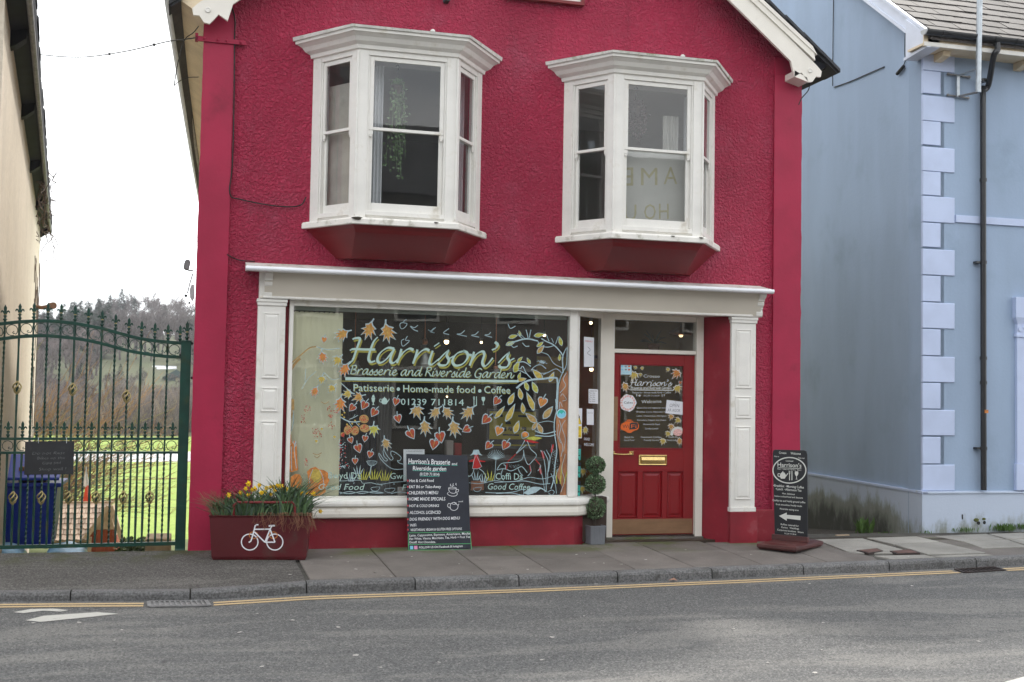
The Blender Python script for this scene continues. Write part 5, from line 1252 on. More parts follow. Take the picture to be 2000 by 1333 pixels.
pr.poly(Z(3, [(300, 860), (340, 820), (400, 800), (440, 830), (500, 840), (560, 880), (565, 960), (530, 1040), (520, 1100), (440, 1145), (330, 1140), (290, 1060), (320, 960)]), 5); pr.poly(Z(3, [(360, 840), (420, 830), (460, 850), (470, 930), (440, 990), (390, 985), (345, 930)]), 3)
pr.poly(Z(3, [(100, 930), (160, 885), (215, 890), (245, 950), (240, 1060), (110, 1040)]), 5)
for p in ([(370, 830), (335, 920), (330, 1000)], [(450, 840), (490, 930), (500, 1050)]): pr.stroke(Z(3, p), 1.2, 0, 3)
pr.build('painted_pumpkin', AM, window)
pr = Print(GL, .0046); (a, b), = Z(3, [(380, 1050)]); pr.ring(a, b, 13, 10, 1.2, 0, 20); pr.text('Wi', a-11, b+4, a-1, b+4, 8); pr.text('Fi', a+1.5, b+5, a+9, b+5, 8); pr.ring(a+5, b+1, 6.5, 6, 1, 0, 14)
pr.build('wifi_sign', [M['art_orange']], window)
for x, y, rx, ry in ((303, 105, 9.5, 9), (258, 240, 5.5, 9.5), (568, 120, 6.5, 6), (650, 140, 6, 4), (580, 198, 4.5, 4), (590, 305, 7, 8), (430, 430, 8, 6), (400, 375, 9, 6), (292, 745, 3, 8)):
    (a, b), = Z(3, [(x, y)]); pr = Print(GL, .0044)
    for k in range(16):
        t = random.uniform(0, 6.28); q = math.sqrt(random.random()); pr.disc(a+rx*q*math.cos(t), b+ry*q*math.sin(t), .95, mi=6 if random.random() < .7 else 7, n=6)
    pr.build('painted_berry_cluster', AM, window)
for x, y, s in ((475, 355, 4), (625, 450, 4.5), (410, 500, 4.5)): art_leaf(GL, window, 'maple', *Z(3, [(x, y)])[0], s, 20, 'art_yellow', stem=False)
pr = Print(GL, .0042); pr.stroke(Z(3, [(370, 640), (420, 660), (475, 635)]), 1.2, 7, 3); pr.stroke(Z(3, [(385, 670), (420, 695), (455, 665)]), 1.2, 7, 3); pr.stroke(Z(1, [(490, 1240), (540, 1262), (585, 1235)]), 1.2, 7, 3)
for p in ([(430, 860), (330, 950), (250, 1080)], [(300, 830), (290, 1000)], [(520, 870), (620, 960), (720, 950)]): pr.stroke(Z(1, p), 1.0, 0, 3)
pr.build('painted_cup_shadow', AM, window)
# ------------------------------------------------------------------ door glass print
DG = Plane((0, YD+.010, 0), (0, -1, 0)); DM = [M['sign_white'], M['letter_olive']]
def D(x, y): return (1190+x/6.347, 690+y/6.347)
pr = Print(DG, .003)
def dt(s, x0, x1, y, h, mi=0, sh=0.0, yd=0): a, b = D(x0, y); c, d = D(x1, y+yd); pr.text(s, a, b, c, d, h/6.347, mi, sh)
dt('Croeso', 425, 625, 303, 40, yd=4)
a, b = D(262, 402); c, d = D(790, 408); script(pr, "Harrison's", a, b, c, d, 7.2, 0, (.9, .9, 38))
a, b = D(262, 444); c, d = D(785, 446); script(pr, "Brasserie and Riverside Garden", a, b, c, d, 3.0, 0, (.45, .4, 38))
a, b = D(260, 452); c, d = D(788, 466); pr.poly([(a, b), (c, b+.6), (c, d), (a, d-.6)])
dt('Patisserie • Home-made food • Coffee', 285, 765, 500, 24); dt('01239 711814', 425, 620, 538, 20)
icons(pr, (D(340, 0)[0], D(376, 0)[0], D(656, 0)[0], D(682, 0)[0]), D(0, 528)[1], .26)
dt('Welcome', 400, 645, 625, 44, yd=-8)
for s, x0, x1, y in (('Gluten-free and Vegetarian meals', 340, 712, 688), ('Breakfast, Lunch, Afternoon Tea', 336, 712, 738), ('Cakes, Cheesecakes, Meringues', 338, 708, 788), ('Smoothies, Frappes, Ice-Cream', 344, 702, 840), ('Home-made Food', 420, 626, 892), ('Sunday Lunch', 440, 606, 945)): dt(s, x0, x1, y, 21, 0, .2)
dt('Bwyd Da', 190, 300, 1052, 22); dt('Good Food', 182, 310, 1090, 22, 0, .2); dt('Gwasanaeth Cyfeillgar', 390, 650, 1052, 22); dt('Friendly Service', 428, 616, 1090, 22, 0, .2); dt('Coffi Da', 735, 850, 1052, 22); dt('Good Coffee', 716, 850, 1090, 22, 0, .2)
pr.build('door_lettering', DM, door)
for sh, x, y, s, r, f in (('maple', 322, 183, 26, 20, 'art_yellow'), ('maple', 408, 192, 26, -20, 'art_yellow'), ('maple', 300, 285, 62, 25, 'art_yellow'), ('maple', 385, 272, 26, 10, 'art_yellow'), ('maple', 725, 207, 30, 30, 'art_yellow'), ('maple', 825, 262, 66, 40, 'art_orange'), ('oak', 198, 420, 56, -20, 'art_amber'), ('heart', 880, 368, 26, 10, 'art_red'), ('maple', 850, 450, 58, -25, 'art_yellow'),
   ('maple', 765, 795, 40, 20, 'art_amber'), ('maple', 845, 838, 44, 50, 'art_yellow'), ('maple', 765, 920, 44, 10, 'art_amber'), ('maple', 725, 1005, 40, 30, 'art_yellow'), ('maple', 662, 1100, 44, 20, 'art_yellow'), ('oak', 870, 1095, 44, 0, 'art_amber')):
    art_leaf(DG, door, sh, *D(x, y), s/6.347, r, f, off=.0035, outline='sign_white', stem=False)
pr = Print(DG, .0032)
for k in range(9):
    t = R(180+k*22.5); x, y = 850+75*math.cos(t), 1005+75*math.sin(t); pr.disc(*D(x, y), 3.2, mi=0, n=10)
pr.disc(*D(850, 985), 9, 7, 1, 16); pr.build('painted_hedgehog', [M['sign_white'], M['pink_flower']], door)
# stickers and notices: lift-off things
def notice(name, label, cat, plane, px, mt, lines=(), off=.0045, group=None, thick=.0012):
    P = [plane.at(x, y, off) for x, y in px]; Q = [p+plane.n*thick for p in P]
    c = sum(P, V((0, 0, 0)))/len(P)
    mb = MB(); mb.loft([P, Q], 0, True, True); o = mb.build(name, mt); tag(o, label, cat, group); return o
def onp(plane, off): return Print(plane, off)
o = notice('notice', 'small white handwritten open sign tilted on the red door glass', 'sign', DG, [D(712, 580), D(918, 606), D(914, 768), D(696, 745)], M['paper'])
pr = onp(DG, .0062); a, b = D(748, 668); c, d = D(868, 672); pr.text('OPEN', a, b, c, d, 7, 0, .15, jitter=.3); a, b = D(722, 722); c, d = D(880, 732); pr.text('AR AGOR', a, b, c, d, 6, 0, .15, jitter=.3); pr.disc(*D(820, 606), .7, mi=0, n=6); pr.build('handwriting', [M['ink_grey']], o)
o = notice('sticker', 'orange cloud shaped free wifi sticker on the door glass', 'sticker', DG, [D(x, y) for x, y in ((135, 920), (150, 880), (195, 855), (225, 825), (270, 825), (300, 855), (345, 860), (368, 890), (365, 930), (345, 955), (300, 965), (270, 990), (230, 990), (195, 965), (150, 950))], M['wifi_orange'])
pr = onp(DG, .0062); a, b = D(165, 932); c, d = D(240, 932); pr.text('Wi', a, b, c, d, 7.5); a, b = D(208, 852); c, d = D(290, 852); pr.text('FREE', a, b, c, d, 3)
x, y = D(305, 905); pr.poly([(x-8, y-5), (x-4, y-7), (x+5, y-7), (x+8, y-4), (x+8, y+3), (x+4, y+6), (x-9, y+7)], 0); pr.off = .0066; a, b = D(272, 930); c, d = D(336, 930); pr.text('Fi', a, b, c, d, 7.5, 1); pr.build('sticker_print', [M['ink'], M['wifi_orange']], o)
o = notice('sticker', 'round white floral cakes sticker on the door glass', 'sticker', DG, [D(232+ (100+8*math.cos(k*2.5))*math.cos(2*math.pi*k/18), 618+(105+8*math.sin(k*2.1))*math.sin(2*math.pi*k/18)) for k in range(18)], M['paper'])
pr = onp(DG, .0062)
for k in range(16): t = 2*math.pi*k/16; pr.disc(*D(232+80*math.cos(t), 618+84*math.sin(t)), 2.3, mi=1, n=8)
a, b = D(182, 628); c, d = D(292, 626); pr.text('Cakes', a, b, c, d, 4.6, 0); pr.build('sticker_print', [M['ink'], M['pink_flower']], o)
o = notice('sticker', 'square pale blue payment sticker at the top corner of the door glass', 'sticker', DG, [D(128, 132), D(275, 138), D(275, 268), D(128, 264)], M['sticker_blue'])
pr = onp(DG, .0062)
for i, (x, y) in enumerate(((160, 165), (205, 168), (245, 165), (162, 205), (205, 205), (245, 207))): pr.disc(*D(x, y), 2.4, 1.7, mi=(i*2) % 3, n=8)
pr.text('PAY HERE', *D(170, 248), *D(235, 248), 2, 0); pr.build('sticker_print', [M['sky_blue'], M['wifi_orange'], M['ink_grey']], o)
def sq(x0, y0, x1, y1, sl=0): return [(x0, y0), (x1, y0+sl), (x1, y1+sl), (x0, y1)]
o = notice('notice', 'tall narrow white notice high in the slim side window', 'notice', SIDE, [(1140.5, 658), (1160, 660), (1160, 716.5), (1140.5, 717)], M['paper'])
pr = onp(SIDE, .0062); pr.text('MENU', 1143, 668, 1157, 669, 3, 1); pr.stroke([(1148, 678), (1153, 684), (1147, 690), (1154, 695)], .9, 0, 3); pr.build('print', [M['ink_grey'], M['chalk_red']], o)
o = notice('notice', 'white card with lines of dark print in the side window', 'notice', SIDE, sq(1149.5, 760, 1168, 788, 1), M['paper'])
pr = onp(SIDE, .0062)
for k, s in enumerate(('OPENING TIMES', 'Mon 10-4', 'Tue 10-4', 'Wed 10-4', 'Fri 10-4', 'Sat 10-5')): pr.text(s, 1151, 765+k*4, 1166 if k == 0 else 1162, 765.6+k*4, 2.4)
pr.build('print', [M['ink']], o)
o = notice('notice', 'small grey white leaflet below the printed card in the side window', 'notice', SIDE, sq(1146, 799, 1159.5, 830, .6), M['paper'])
pr = onp(SIDE, .0062); pr.text('NOTICE', 1148, 808, 1158, 808.5, 2.2); pr.build('print', [M['ink_grey']], o)
o = notice('warning_sign', 'yellow and white camera warning sign beside the corner of the shop window', 'sign', SIDE, [(1122.8, 797.5), (1137, 798), (1136, 856.5), (1122, 856)], M['paper'])
pr = onp(SIDE, .0062); pr.poly([(1122.9, 802), (1128, 800.5), (1136, 829), (1122.5, 829)], 1); pr.poly([(1122.4, 832.5), (1136, 832.8), (1135.3, 855), (1122, 854.7)], 1); pr.off = .0066
pr.stroke([(1123, 803), (1127.6, 801.5), (1135.3, 828.5), (1122.8, 828.5)], .9, 0, 1, smooth=False); pr.poly([(1122.8, 816), (1131, 812), (1133, 815), (1126, 822)], 0)
pr.text('CCTV', 1123, 840, 1134, 840, 5); pr.text('in', 1126, 847, 1130, 847, 4); pr.text('operation', 1122.6, 853, 1134.8, 853, 3.4); pr.build('print', [M['ink'], M['warn_yellow']], o)
pr = onp(SIDE, .004); pr.text('DOGS', 1141, 860, 1152, 861, 5.6, 0, .1, jitter=.4); pr.text('WELCOME', 1141, 871, 1160, 872, 5.6, 0, .1, jitter=.4); pr.build('dogs_welcome_lettering', [M['chalk']], window)
for x, y, s, r in ((1143, 841, 7, 10), (1139, 923, 8, 10), (1137, 957, 8, 0)): art_leaf(SIDE, window, 'oak' if s == 7 else 'maple', x, y, s, r, 'art_yellow', stem=False)
for k, (y, lb) in enumerate(((877, 'topmost of three teal and black rating cards at the corner of the shop window'), (911, 'middle one of three teal and black rating cards in the side window'), (948, 'lowest of three teal and black rating cards, just above the sill'))):
    x0 = 1122.2-k*.5
    o = notice('rating_card', lb, 'card', SIDE, [(x0, y-8), (x0+13, y-7.6), (x0+12, y+22.6), (x0-.6, y+22)], M['ink'], group='rating cards in the side window')
    pr = onp(SIDE, .0062); pr.poly([(x0, y), (x0+12.2, y+.4), (x0+11.4, y+22), (x0+8, y+21.8), (x0+8, y+18.6), (x0-.4, y+18.4)], 0); pr.off = .0066
    for j in range(3): pr.poly([(x0+1, y+3+j*3), (x0+10, y+3.3+j*3), (x0+10, y+4+j*3), (x0+1, y+3.7+j*3)], 1)
    pr.disc(x0+9, y+13, 1.6, mi=1, n=8); pr.build('print', [M['teal_card'], M['ink']], o)
# ------------------------------------------------------------------ inside the shop
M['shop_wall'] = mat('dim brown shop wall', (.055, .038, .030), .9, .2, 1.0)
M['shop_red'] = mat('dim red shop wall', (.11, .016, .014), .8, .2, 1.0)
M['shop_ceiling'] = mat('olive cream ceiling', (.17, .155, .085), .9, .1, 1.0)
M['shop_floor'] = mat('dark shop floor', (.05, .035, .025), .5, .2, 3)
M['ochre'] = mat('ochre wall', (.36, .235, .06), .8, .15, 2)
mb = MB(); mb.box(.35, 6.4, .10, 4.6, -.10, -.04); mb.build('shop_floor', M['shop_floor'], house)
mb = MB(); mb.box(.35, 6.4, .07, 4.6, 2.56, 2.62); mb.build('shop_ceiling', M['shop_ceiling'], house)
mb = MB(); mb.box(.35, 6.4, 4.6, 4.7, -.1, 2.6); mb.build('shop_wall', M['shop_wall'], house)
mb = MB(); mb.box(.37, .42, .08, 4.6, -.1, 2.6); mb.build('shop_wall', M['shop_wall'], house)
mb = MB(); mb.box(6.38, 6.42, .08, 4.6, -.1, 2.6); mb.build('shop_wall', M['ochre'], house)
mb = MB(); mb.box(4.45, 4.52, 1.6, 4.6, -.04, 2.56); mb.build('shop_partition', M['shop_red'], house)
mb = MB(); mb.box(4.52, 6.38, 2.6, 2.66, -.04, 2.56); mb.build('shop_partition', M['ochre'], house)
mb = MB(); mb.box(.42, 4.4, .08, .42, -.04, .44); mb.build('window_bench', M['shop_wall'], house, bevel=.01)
# pleated blind behind the left of the pane
M['blind'] = mat('pale green pleated blind', (.86, .85, .70), .8, .04, 1.2, 'World')
b0, b1 = 1.005, PY(666, 780, .06).x
mb = MB(); L1 = []; L2 = []; n = 84
for k in range(n+1):
    x = b0+(b1-b0)*k/n; y = .062+(.007 if k % 2 else -.007)+.003*math.sin(k*.7)
    L1.append((x, y, .458)); L2.append((x, y, 2.325))
mb.add(L1+L2, [(k, k+1, n+2+k, n+1+k) for k in range(n)]); mb.add([(x, y+.004, z) for x, y, z in L1+L2], [(k+1, k, n+1+k, n+2+k) for k in range(n)])
t = thing('window_blind', 'pale green pleated blind drawn across the left end of the shop window', 'blind', (b0, .06, .46))
mb.build('blind_fabric', M['blind'], t, recalc=False)
M['rail'] = mat('grey green blind rail', (.30, .335, .30), .6, .05)
mb = MB(); mb.box(1.0, 3.9, .04, .085, 2.335, 2.392); mb.build('head_rail', M['rail'], t, bevel=.004)
for k in range(30):
    x = b0+(b1-b0)*(k+.5)/30; m_ = MB(); m_.box(x-.005, x+.005, .045, .06, 2.318, 2.332); m_.build('glider', M['ink'], t) if k % 3 == 0 else None
# navy and grey curtains further in
M['navy'] = mat('navy curtain', (.010, .012, .03), .9, .1); M['greycur'] = mat('grey curtain', (.10, .10, .108), .9, .1)
def curtain(name, label, x0, x1, y, z0, z1, mt, folds=9, amp=.02, cat='curtain'):
    mb = MB(); n = folds*6; A = []; B = []
    for k in range(n+1):
        f = k/n; x = x0+(x1-x0)*f; yy = y+amp*math.sin(f*folds*2*math.pi)+amp*.4*math.sin(f*17)
        A.append((x, yy-amp*.3, z0)); B.append((x, yy, z1))
    mb.add(A+B, [(k, k+1, n+2+k, n+1+k) for k in range(n)], 0, True); mb.add([(p[0], p[1]+.004, p[2]) for p in A+B], [(k+1, k, n+1+k, n+2+k) for k in range(n)], 0, True)
    o = mb.build(name, mt, None, recalc=False); return tag(o, label, cat)
P = lambda x, y, Y: PY(x, y, Y)
curtain('curtain', 'navy curtain hanging behind the shop window beside the pale blind', P(664, 850, .5).x, P(735, 850, .5).x, .5, .44, P(690, 745, .5).z, M['navy'])
curtain('curtain', 'slim grey curtain between the navy curtain and the pendant lamp', P(737, 850, .55).x, P(764, 850, .55).x, .55, .44, P(745, 700, .55).z, M['greycur'], 4)
# pendant lamps and lit spots
M['spun'] = mat('spun aluminium shade', (.42, .43, .42), .3, .1, 6, metal=.9)
M['copper'] = mat('copper fitting', (.55, .22, .12), .3, .1, 6, metal=.9)
M['bulb'] = mat('lit warm bulb', (.9, .8, .6), .4, 0, emit=(1, .74, .42, 6))
M['bulb_soft'] = mat('lit pendant bulb', (.9, .8, .6), .4, 0, emit=(1, .70, .38, 2.2))
def pendant(px, ytop, ybot, Y, rpx, label, lit=False):
    a, b = P(px, ytop, Y), P(px, ybot, Y); r = rpx/2306*(Y+12.6); h = a.z-b.z
    t = thing('pendant_lamp', label, 'lamp', (a.x, Y, b.z), 'pendant lamps in the cafe')
    mb = MB(); mb.lathe([(.012, h), (.012, h*.97), (.032, h*.93), (.032, h*.78), (.02, h*.76)], (a.x, Y, b.z), 14); mb.build('lamp_cap', M['copper'], t)
    mb = MB(); mb.lathe([(.03, h*.76), (.045, h*.74), (.045, h*.58), (.06, h*.50), (r*.62, h*.34), (r*.9, h*.14), (r, .0), (r*.97, .0), (r*.86, h*.13), (r*.58, h*.31), (.04, h*.5)], (a.x, Y, b.z), 24); mb.build('lamp_shade', M['spun'], t)
    mb = MB(); mb.ball((a.x, Y, b.z+h*.16), .035, 10, 8); mb.build('bulb', M['bulb_soft'], t)
    mb = MB(); mb.tube([(a.x, Y, a.z), (a.x, Y, 2.57)], .006, 6); mb.build('cord', M['copper'], t)
pendant(693, 693, 737, .9, 20, 'pendant lamp with copper cap below the capital letter of the shop name')
pendant(830, 660, 718, .9, 17, 'pendant lamp behind the middle of the shop name')
pendant(968, 712, 752, .9, 28, 'wide pendant lamp above the right end of the tagline rule')
def spot(px, py, Y, r, label):
    c = P(px, py, Y); t = thing('spotlight', label, 'lamp', c, 'lit spotlights inside the cafe')
    mb = MB(); mb.ball(c, r, 10, 8); mb.build('bulb', M['bulb'], t)
    mb = MB(); mb.lathe([(r*.7, r*.5), (r*1.1, r*1.2), (r*.9, r*2.6), (.004, r*2.8)], c, 12); mb.build('lamp_holder', M['spun'], t)
    mb = MB(); mb.tube([c+V((0, 0, r*2.7)), V((c.x, c.y, 2.57))], .004, 5); mb.build('cord', M['cable'], t)
spot(872, 668, 2.0, .030, 'bright round bulb behind the letter o of the shop name')
spot(940, 669, 3.0, .018, 'small lit spot above the end of the shop name')
spot(1063, 655, 1.2, .018, 'small lit spot among the painted branches')
spot(873, 775, 3.0, .012, 'tiny lit spot below the word food')
spot(1154, 631, 1.0, .020, 'lit spot high in the slim side window')
spot(1155, 722, 2.2, .026, 'dim lit bulb halfway up the slim side window')
# furniture and pictures that show through the glass
M['sign_reflection'] = mat('yellow poster', (.40, .33, .035), .6, .08, 3)  # yellow panel added inside; stands in for a street sign mirrored in the pane
t = thing('sign_reflection', 'yellow framed panel standing in for a sign reflected in the glass, behind falling leaves', 'sign_reflection', P(1000, 870, 1.55))
a, b = P(955, 871, 1.55), P(1046, 805, 1.55)
mb = MB(); mb.box(a.x, b.x, 1.54, 1.56, a.z, b.z); mb.build('sheet', M['sign_reflection'], t)
pr = Print(Plane((0, 1.54, 0), (0, -1, 0)), .003); pr.poly([(960, 809), (982, 810), (982, 815), (960, 814)]); pr.poly([(1012, 811), (1040, 812), (1040, 816), (1012, 815)]); pr.poly([(988, 823), (997, 823), (998, 829), (987, 829)])
for x, w_ in ((980, 9), (993, 7), (1006, 9), (1019, 9)): pr.poly([(x, 834), (x+w_, 835), (x+w_, 842), (x+w_*.4, 842), (x+w_*.5, 838), (x, 841)])
pr.poly([(982, 848), (1014, 849), (1014, 852), (982, 851)]); pr.poly([(956, 858), (1045, 859), (1045, 869), (956, 868)]); pr.build('print', [M['ink']], t)
mb = MB(); mb.box(a.x-.03, a.x-.005, 1.53, 1.565, a.z-.03, b.z+.03); mb.box(b.x+.005, b.x+.03, 1.53, 1.565, a.z-.03, b.z+.03); mb.box(a.x-.005, b.x+.005, 1.53, 1.565, b.z+.005, b.z+.03); mb.box(a.x-.005, b.x+.005, 1.53, 1.565, a.z-.03, a.z-.005); mb.build('frame', M['greycur'], t)
a, b = P(1050, 748, 1.5), P(1108, 698, 1.5)
mb = MB(); mb.box(a.x, b.x, 1.52, 1.55, a.z, b.z); tag(mb.build('picture', M['ochre']), 'plain ochre panel on the cafe wall behind the painted nest', 'picture')
t = thing('table', 'cafe table with a pale stone top behind the lower part of the shop window', 'table', (3.3, 1.3, -.04))
a = P(870, 893, 1.1).z
mb = MB(); mb.box(2.75, 3.95, 1.0, 1.7, a-.03, a); mb.build('tabletop', M['greycur'], t, bevel=.005)
for x in (2.85, 3.85):
    for y in (1.08, 1.62): m_ = MB(); m_.box(x-.025, x+.025, y-.025, y+.025, -.04, a-.03); m_.build('leg', M['shop_wall'], t)
M['red_cloth'] = mat('red cloth', (.30, .03, .03), .8); M['pale_card'] = mat('pale carton', (.40, .36, .34), .7)
def boxthing(name, label, cat, px, Y, mt, dpt=.12, group=None):
    a, b = P(px[0], px[3], Y), P(px[2], px[1], Y); mb = MB(); mb.box(a.x, b.x, Y, Y+dpt, a.z, b.z); return tag(mb.build(name, mt, bevel=.006), label, cat, group)
boxthing('carton', 'pale carton standing on the cafe table beside a red one', 'box', (872, 861, 886, 893), 1.15, M['pale_card'])
boxthing('carton', 'red carton standing on the cafe table beside a pale one', 'box', (888, 866, 902, 893), 1.15, M['red_cloth'])
c = P(785, 938, .25); mb = MB(); mb.lathe([(.035, 0), (.042, .02), (.046, .06), (.04, .085), (.044, .095), (.036, .095), (.034, .08)], (c.x, .25, .44), 16); tag(mb.build('pot', M['pale_card']), 'small pale pot on the ledge behind the menu board', 'pot')
NP = Plane((0, .02, 0), (0, -1, 0))
o = notice('notice', 'pale blue white notice behind the pane, half hidden by the menu chalkboard', 'notice', NP, [(788, 878), (829, 878), (829, 940), (788, 940)], M['paper'], off=.001)
pr = Print(NP, .004); pr.text('ALLERGEN INFORMATION', 793, 883, 825, 883, 2.4); [pr.poly([(794, 889+k*6), (822, 889+k*6), (822, 890.5+k*6), (794, 890.5+k*6)]) for k in range(6)]; pr.build('print', [M['ink_grey']], o)
t = thing('picture', 'small copper toned picture low inside the window beside the painted girl', 'picture', P(933, 955, .5))
a, b = P(920, 958, .5), P(945, 940, .5); mb = MB(); mb.box(a.x, b.x, .5, .52, a.z, b.z); mb.build('board', M['copper'], t)
# spiky plant behind the transom
M['plant'] = mat('dull green houseplant leaf', (.045, .075, .03), .6, .3, 5, objvar=.2)
M['plant_dark'] = mat('dark red brown houseplant leaf', (.045, .022, .024), .6, .3, 5, objvar=.3)
M['ivy'] = mat('pale green ivy leaf', (.13, .24, .085), .55, .35, 8, objvar=.35)
M['terracotta'] = mat('terracotta pot', (.35, .14, .08), .8)
t = thing('spiky_houseplant', 'spiky houseplant on a shelf behind the glass above the red door', 'plant', P(1277, 683, 1.2))
c0 = P(1277, 672, 1.2)
for k in range(15):
    a = random.uniform(0, 6.28); el = random.uniform(.15, 1.35); ln = random.uniform(.14, .24); d_ = V((math.cos(a)*math.cos(el), .5*math.sin(a)*math.cos(el), math.sin(el)))
    e = c0+d_*ln+V((0, 0, -.05*math.cos(el))); m1 = c0+d_*ln*.55; s_ = V((-d_.z, 0, d_.x)).normalized()*.012
    mb = MB(); mb.poly([c0, m1-s_, e, m1+s_]); mb.poly([c0+V((0, .003, 0)), m1+s_+V((0, .003, 0)), e, m1-s_+V((0, .003, 0))]); mb.build('leaf', M['plant'], t, recalc=False)
mb = MB(); mb.lathe([(.05, -.16), (.065, -.04), (.07, -.04), (.07, 0), (.06, 0)], c0, 14); mb.build('pot', M['terracotta'], t)
mb = MB(); a = P(1200, 684, 1.2); mb.box(4.55, 5.7, 1.1, 1.35, c0.z-.19, c0.z-.16); tag(mb.build('shelf', M['shop_wall']), 'plain shelf inside above the red door', 'shelf')
mb = MB(); cc = P(1330, 655, 2.0); mb.lathe([(.14, 0), (.15, .03), (.05, .09), (.0, .1)], cc, 14); 
t = thing('ceiling_lamp', 'dim amber lamp glowing behind the right end of the glass over the door', 'lamp', cc); mb.build('lamp_shade', M['copper'], t)
mb = MB(); mb.ball(cc, .03, 8, 6); mb.build('bulb', M['bulb_soft'], t); mb = MB(); mb.tube([cc+V((0, 0, .1)), V((cc.x, cc.y, 2.57))], .005, 5); mb.build('cord', M['cable'], t)
# ------------------------------------------------------------------ inside the bay windows
M['net'] = mat('white net curtain', (.60, .61, .63), .9, .05, 3); M['net_grey'] = mat('grey white net', (.52, .51, .48), .9, .05, 3)
curtain('curtain', 'white curtain at the left edge of the middle pane of the left bay', 1.63, 1.82, -.24, 3.28, 4.82, M['net'], 5, .015)
curtain('curtain', 'pale curtain behind the right side panes of the left bay', 2.52, 2.72, .02, 3.28, 4.86, M['net'], 7, .015)
curtain('curtain', 'narrow pale curtain at the left side panes of the left bay', 1.22, 1.30, .0, 3.28, 4.86, M['net'], 3, .012)
curtain('curtain', 'pale curtain behind the right side panes of the right bay', 5.22, 5.40, .02, 3.28, 4.86, M['net'], 7, .015)
curtain('curtain', 'pale curtain at the back right of the right bay', 4.92, 5.10, -.1, 3.28, 4.6, M['net_grey'], 5, .015)
def side_blind(name, label, cx, s, z0, z1, mt, k0=.2, k1=.8):
    pl = bay_plan(cx, -.12); A, B = (pl[0], pl[1]) if s < 0 else (pl[2], pl[3]); mb = MB()
    a, b = A+(B-A)*k0, A+(B-A)*k1; nn = V((0, .004, 0)); mb.prism([a+V((0, 0, z0)), b+V((0, 0, z0)), b+V((0, 0, z1)), a+V((0, 0, z1))], nn)
    t_ = thing('roller_blind', label, 'blind', (a+b)/2+V((0, 0, z0))); mb.build('blind_fabric', mt, t_); m_ = MB(); m_.tube([a+V((0, .002, z0)), b+V((0, .002, z0))], .012, 6); m_.build('bottom_bar', mt, t_)
M['stoneblind'] = mat('stone coloured blind', (.40, .37, .33), .9, .14, 4, dirt=(.24, .22, .19), dirt_amt=.3, dirt_scale=3)
side_blind('roller_blind', 'stone coloured blind in the left side panes of the left bay window', LBX, -1, 3.28, 4.62, M['stoneblind'], .05, .98)
# right bay blind; a sign's mirror reflection is painted on it as reversed letters
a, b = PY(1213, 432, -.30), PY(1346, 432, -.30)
t = thing('lettered_blind', 'pale blind with a sign reflection painted on as reversed gold capitals in the lower sash of the right bay', 'blind', ((a.x+b.x)/2, -.30, 3.28))
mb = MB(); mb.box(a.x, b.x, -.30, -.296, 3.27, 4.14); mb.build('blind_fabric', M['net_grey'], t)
M['reflected_letter'] = mat('gold letters of a reflected sign', (.44, .41, .27), .6, .1, 20)
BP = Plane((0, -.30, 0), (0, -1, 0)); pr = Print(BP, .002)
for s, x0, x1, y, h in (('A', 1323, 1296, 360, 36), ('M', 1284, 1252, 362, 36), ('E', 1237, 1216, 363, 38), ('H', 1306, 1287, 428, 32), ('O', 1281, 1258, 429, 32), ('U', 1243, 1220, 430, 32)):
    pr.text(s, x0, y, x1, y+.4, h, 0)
pr.build('lettering', [M['reflected_letter']], t)
def leaf_pts(c, d_, s_, n_):
    return [c-d_*.9, c-d_*.2+s_*.55, c+d_*.9, c-d_*.2-s_*.55]
def hanging(name, label, xy, top, length, spread, count, mt, strands, group=None, Y=-.24):
    c = PY(*xy, Y); t = thing(name, label, 'plant', c)
    mb = MB(); mb.tube([V(p) for p in catmull([c+V((-.015, 0, .02)), c+V((0, 0, .045)), c+V((.018, 0, .03)), c+V((.012, 0, 0)), c+V((0, 0, -.04)), c+V((0, 0, -.16))], 4)], .005, 5); mb.build('hook', M['cable'], t)
    pc = c+V((0, 0, -.17)); mb = MB(); mb.lathe([(.03, -.09), (.055, -.02), (.062, 0), (.05, 0)], pc, 12); mb.build('pot', M['shop_wall'], t)
    lf = MB(); st = MB()
    for k in range(strands):
        a = random.uniform(0, 6.28); r_ = spread*random.uniform(.15, 1); L = length*random.uniform(.3, 1)
        pts = [pc, pc+V((r_*.7*math.cos(a), r_*.3*math.sin(a), .03)), pc+V((r_*math.cos(a), r_*.3*math.sin(a), -L*.4)), pc+V((r_*(.8+.4*random.random())*math.cos(a)+random.uniform(-.03, .03), r_*.3*math.sin(a), -L))]
        Q = catmull(pts, 5); st.tube(Q, .0025, 4)
        for j in range(int(count/strands)):
            p = Q[random.randrange(2, len(Q))]+V((random.gauss(0, .018), random.gauss(0, .012), random.gauss(0, .015)))
            s0 = random.uniform(.014, .026); d_ = V((random.uniform(-1, 1), random.uniform(-.3, .3), random.uniform(-1.2, .2))).normalized()*s0; s_ = d_.cross(V((random.uniform(-.3, .3), -1, random.uniform(-.4, .4)))).normalized()*s0
            lf.add(leaf_pts(p, d_, s_, 0), [(0, 1, 2, 3)])
    st.build('stem', mt, t); o = lf.build('foliage', mt, t, recalc=False); o['kind'] = 'stuff'
hanging('hanging_ivy', 'trailing green ivy on a hook in the left bay window', (776, 136), 0, .95, .13, 330, M['ivy'], 15)
hanging('hanging_basket_plant', 'bushy dark red plant on a hook in the right bay window', (1242, 178), 0, .36, .17, 420, M['plant_dark'], 26)
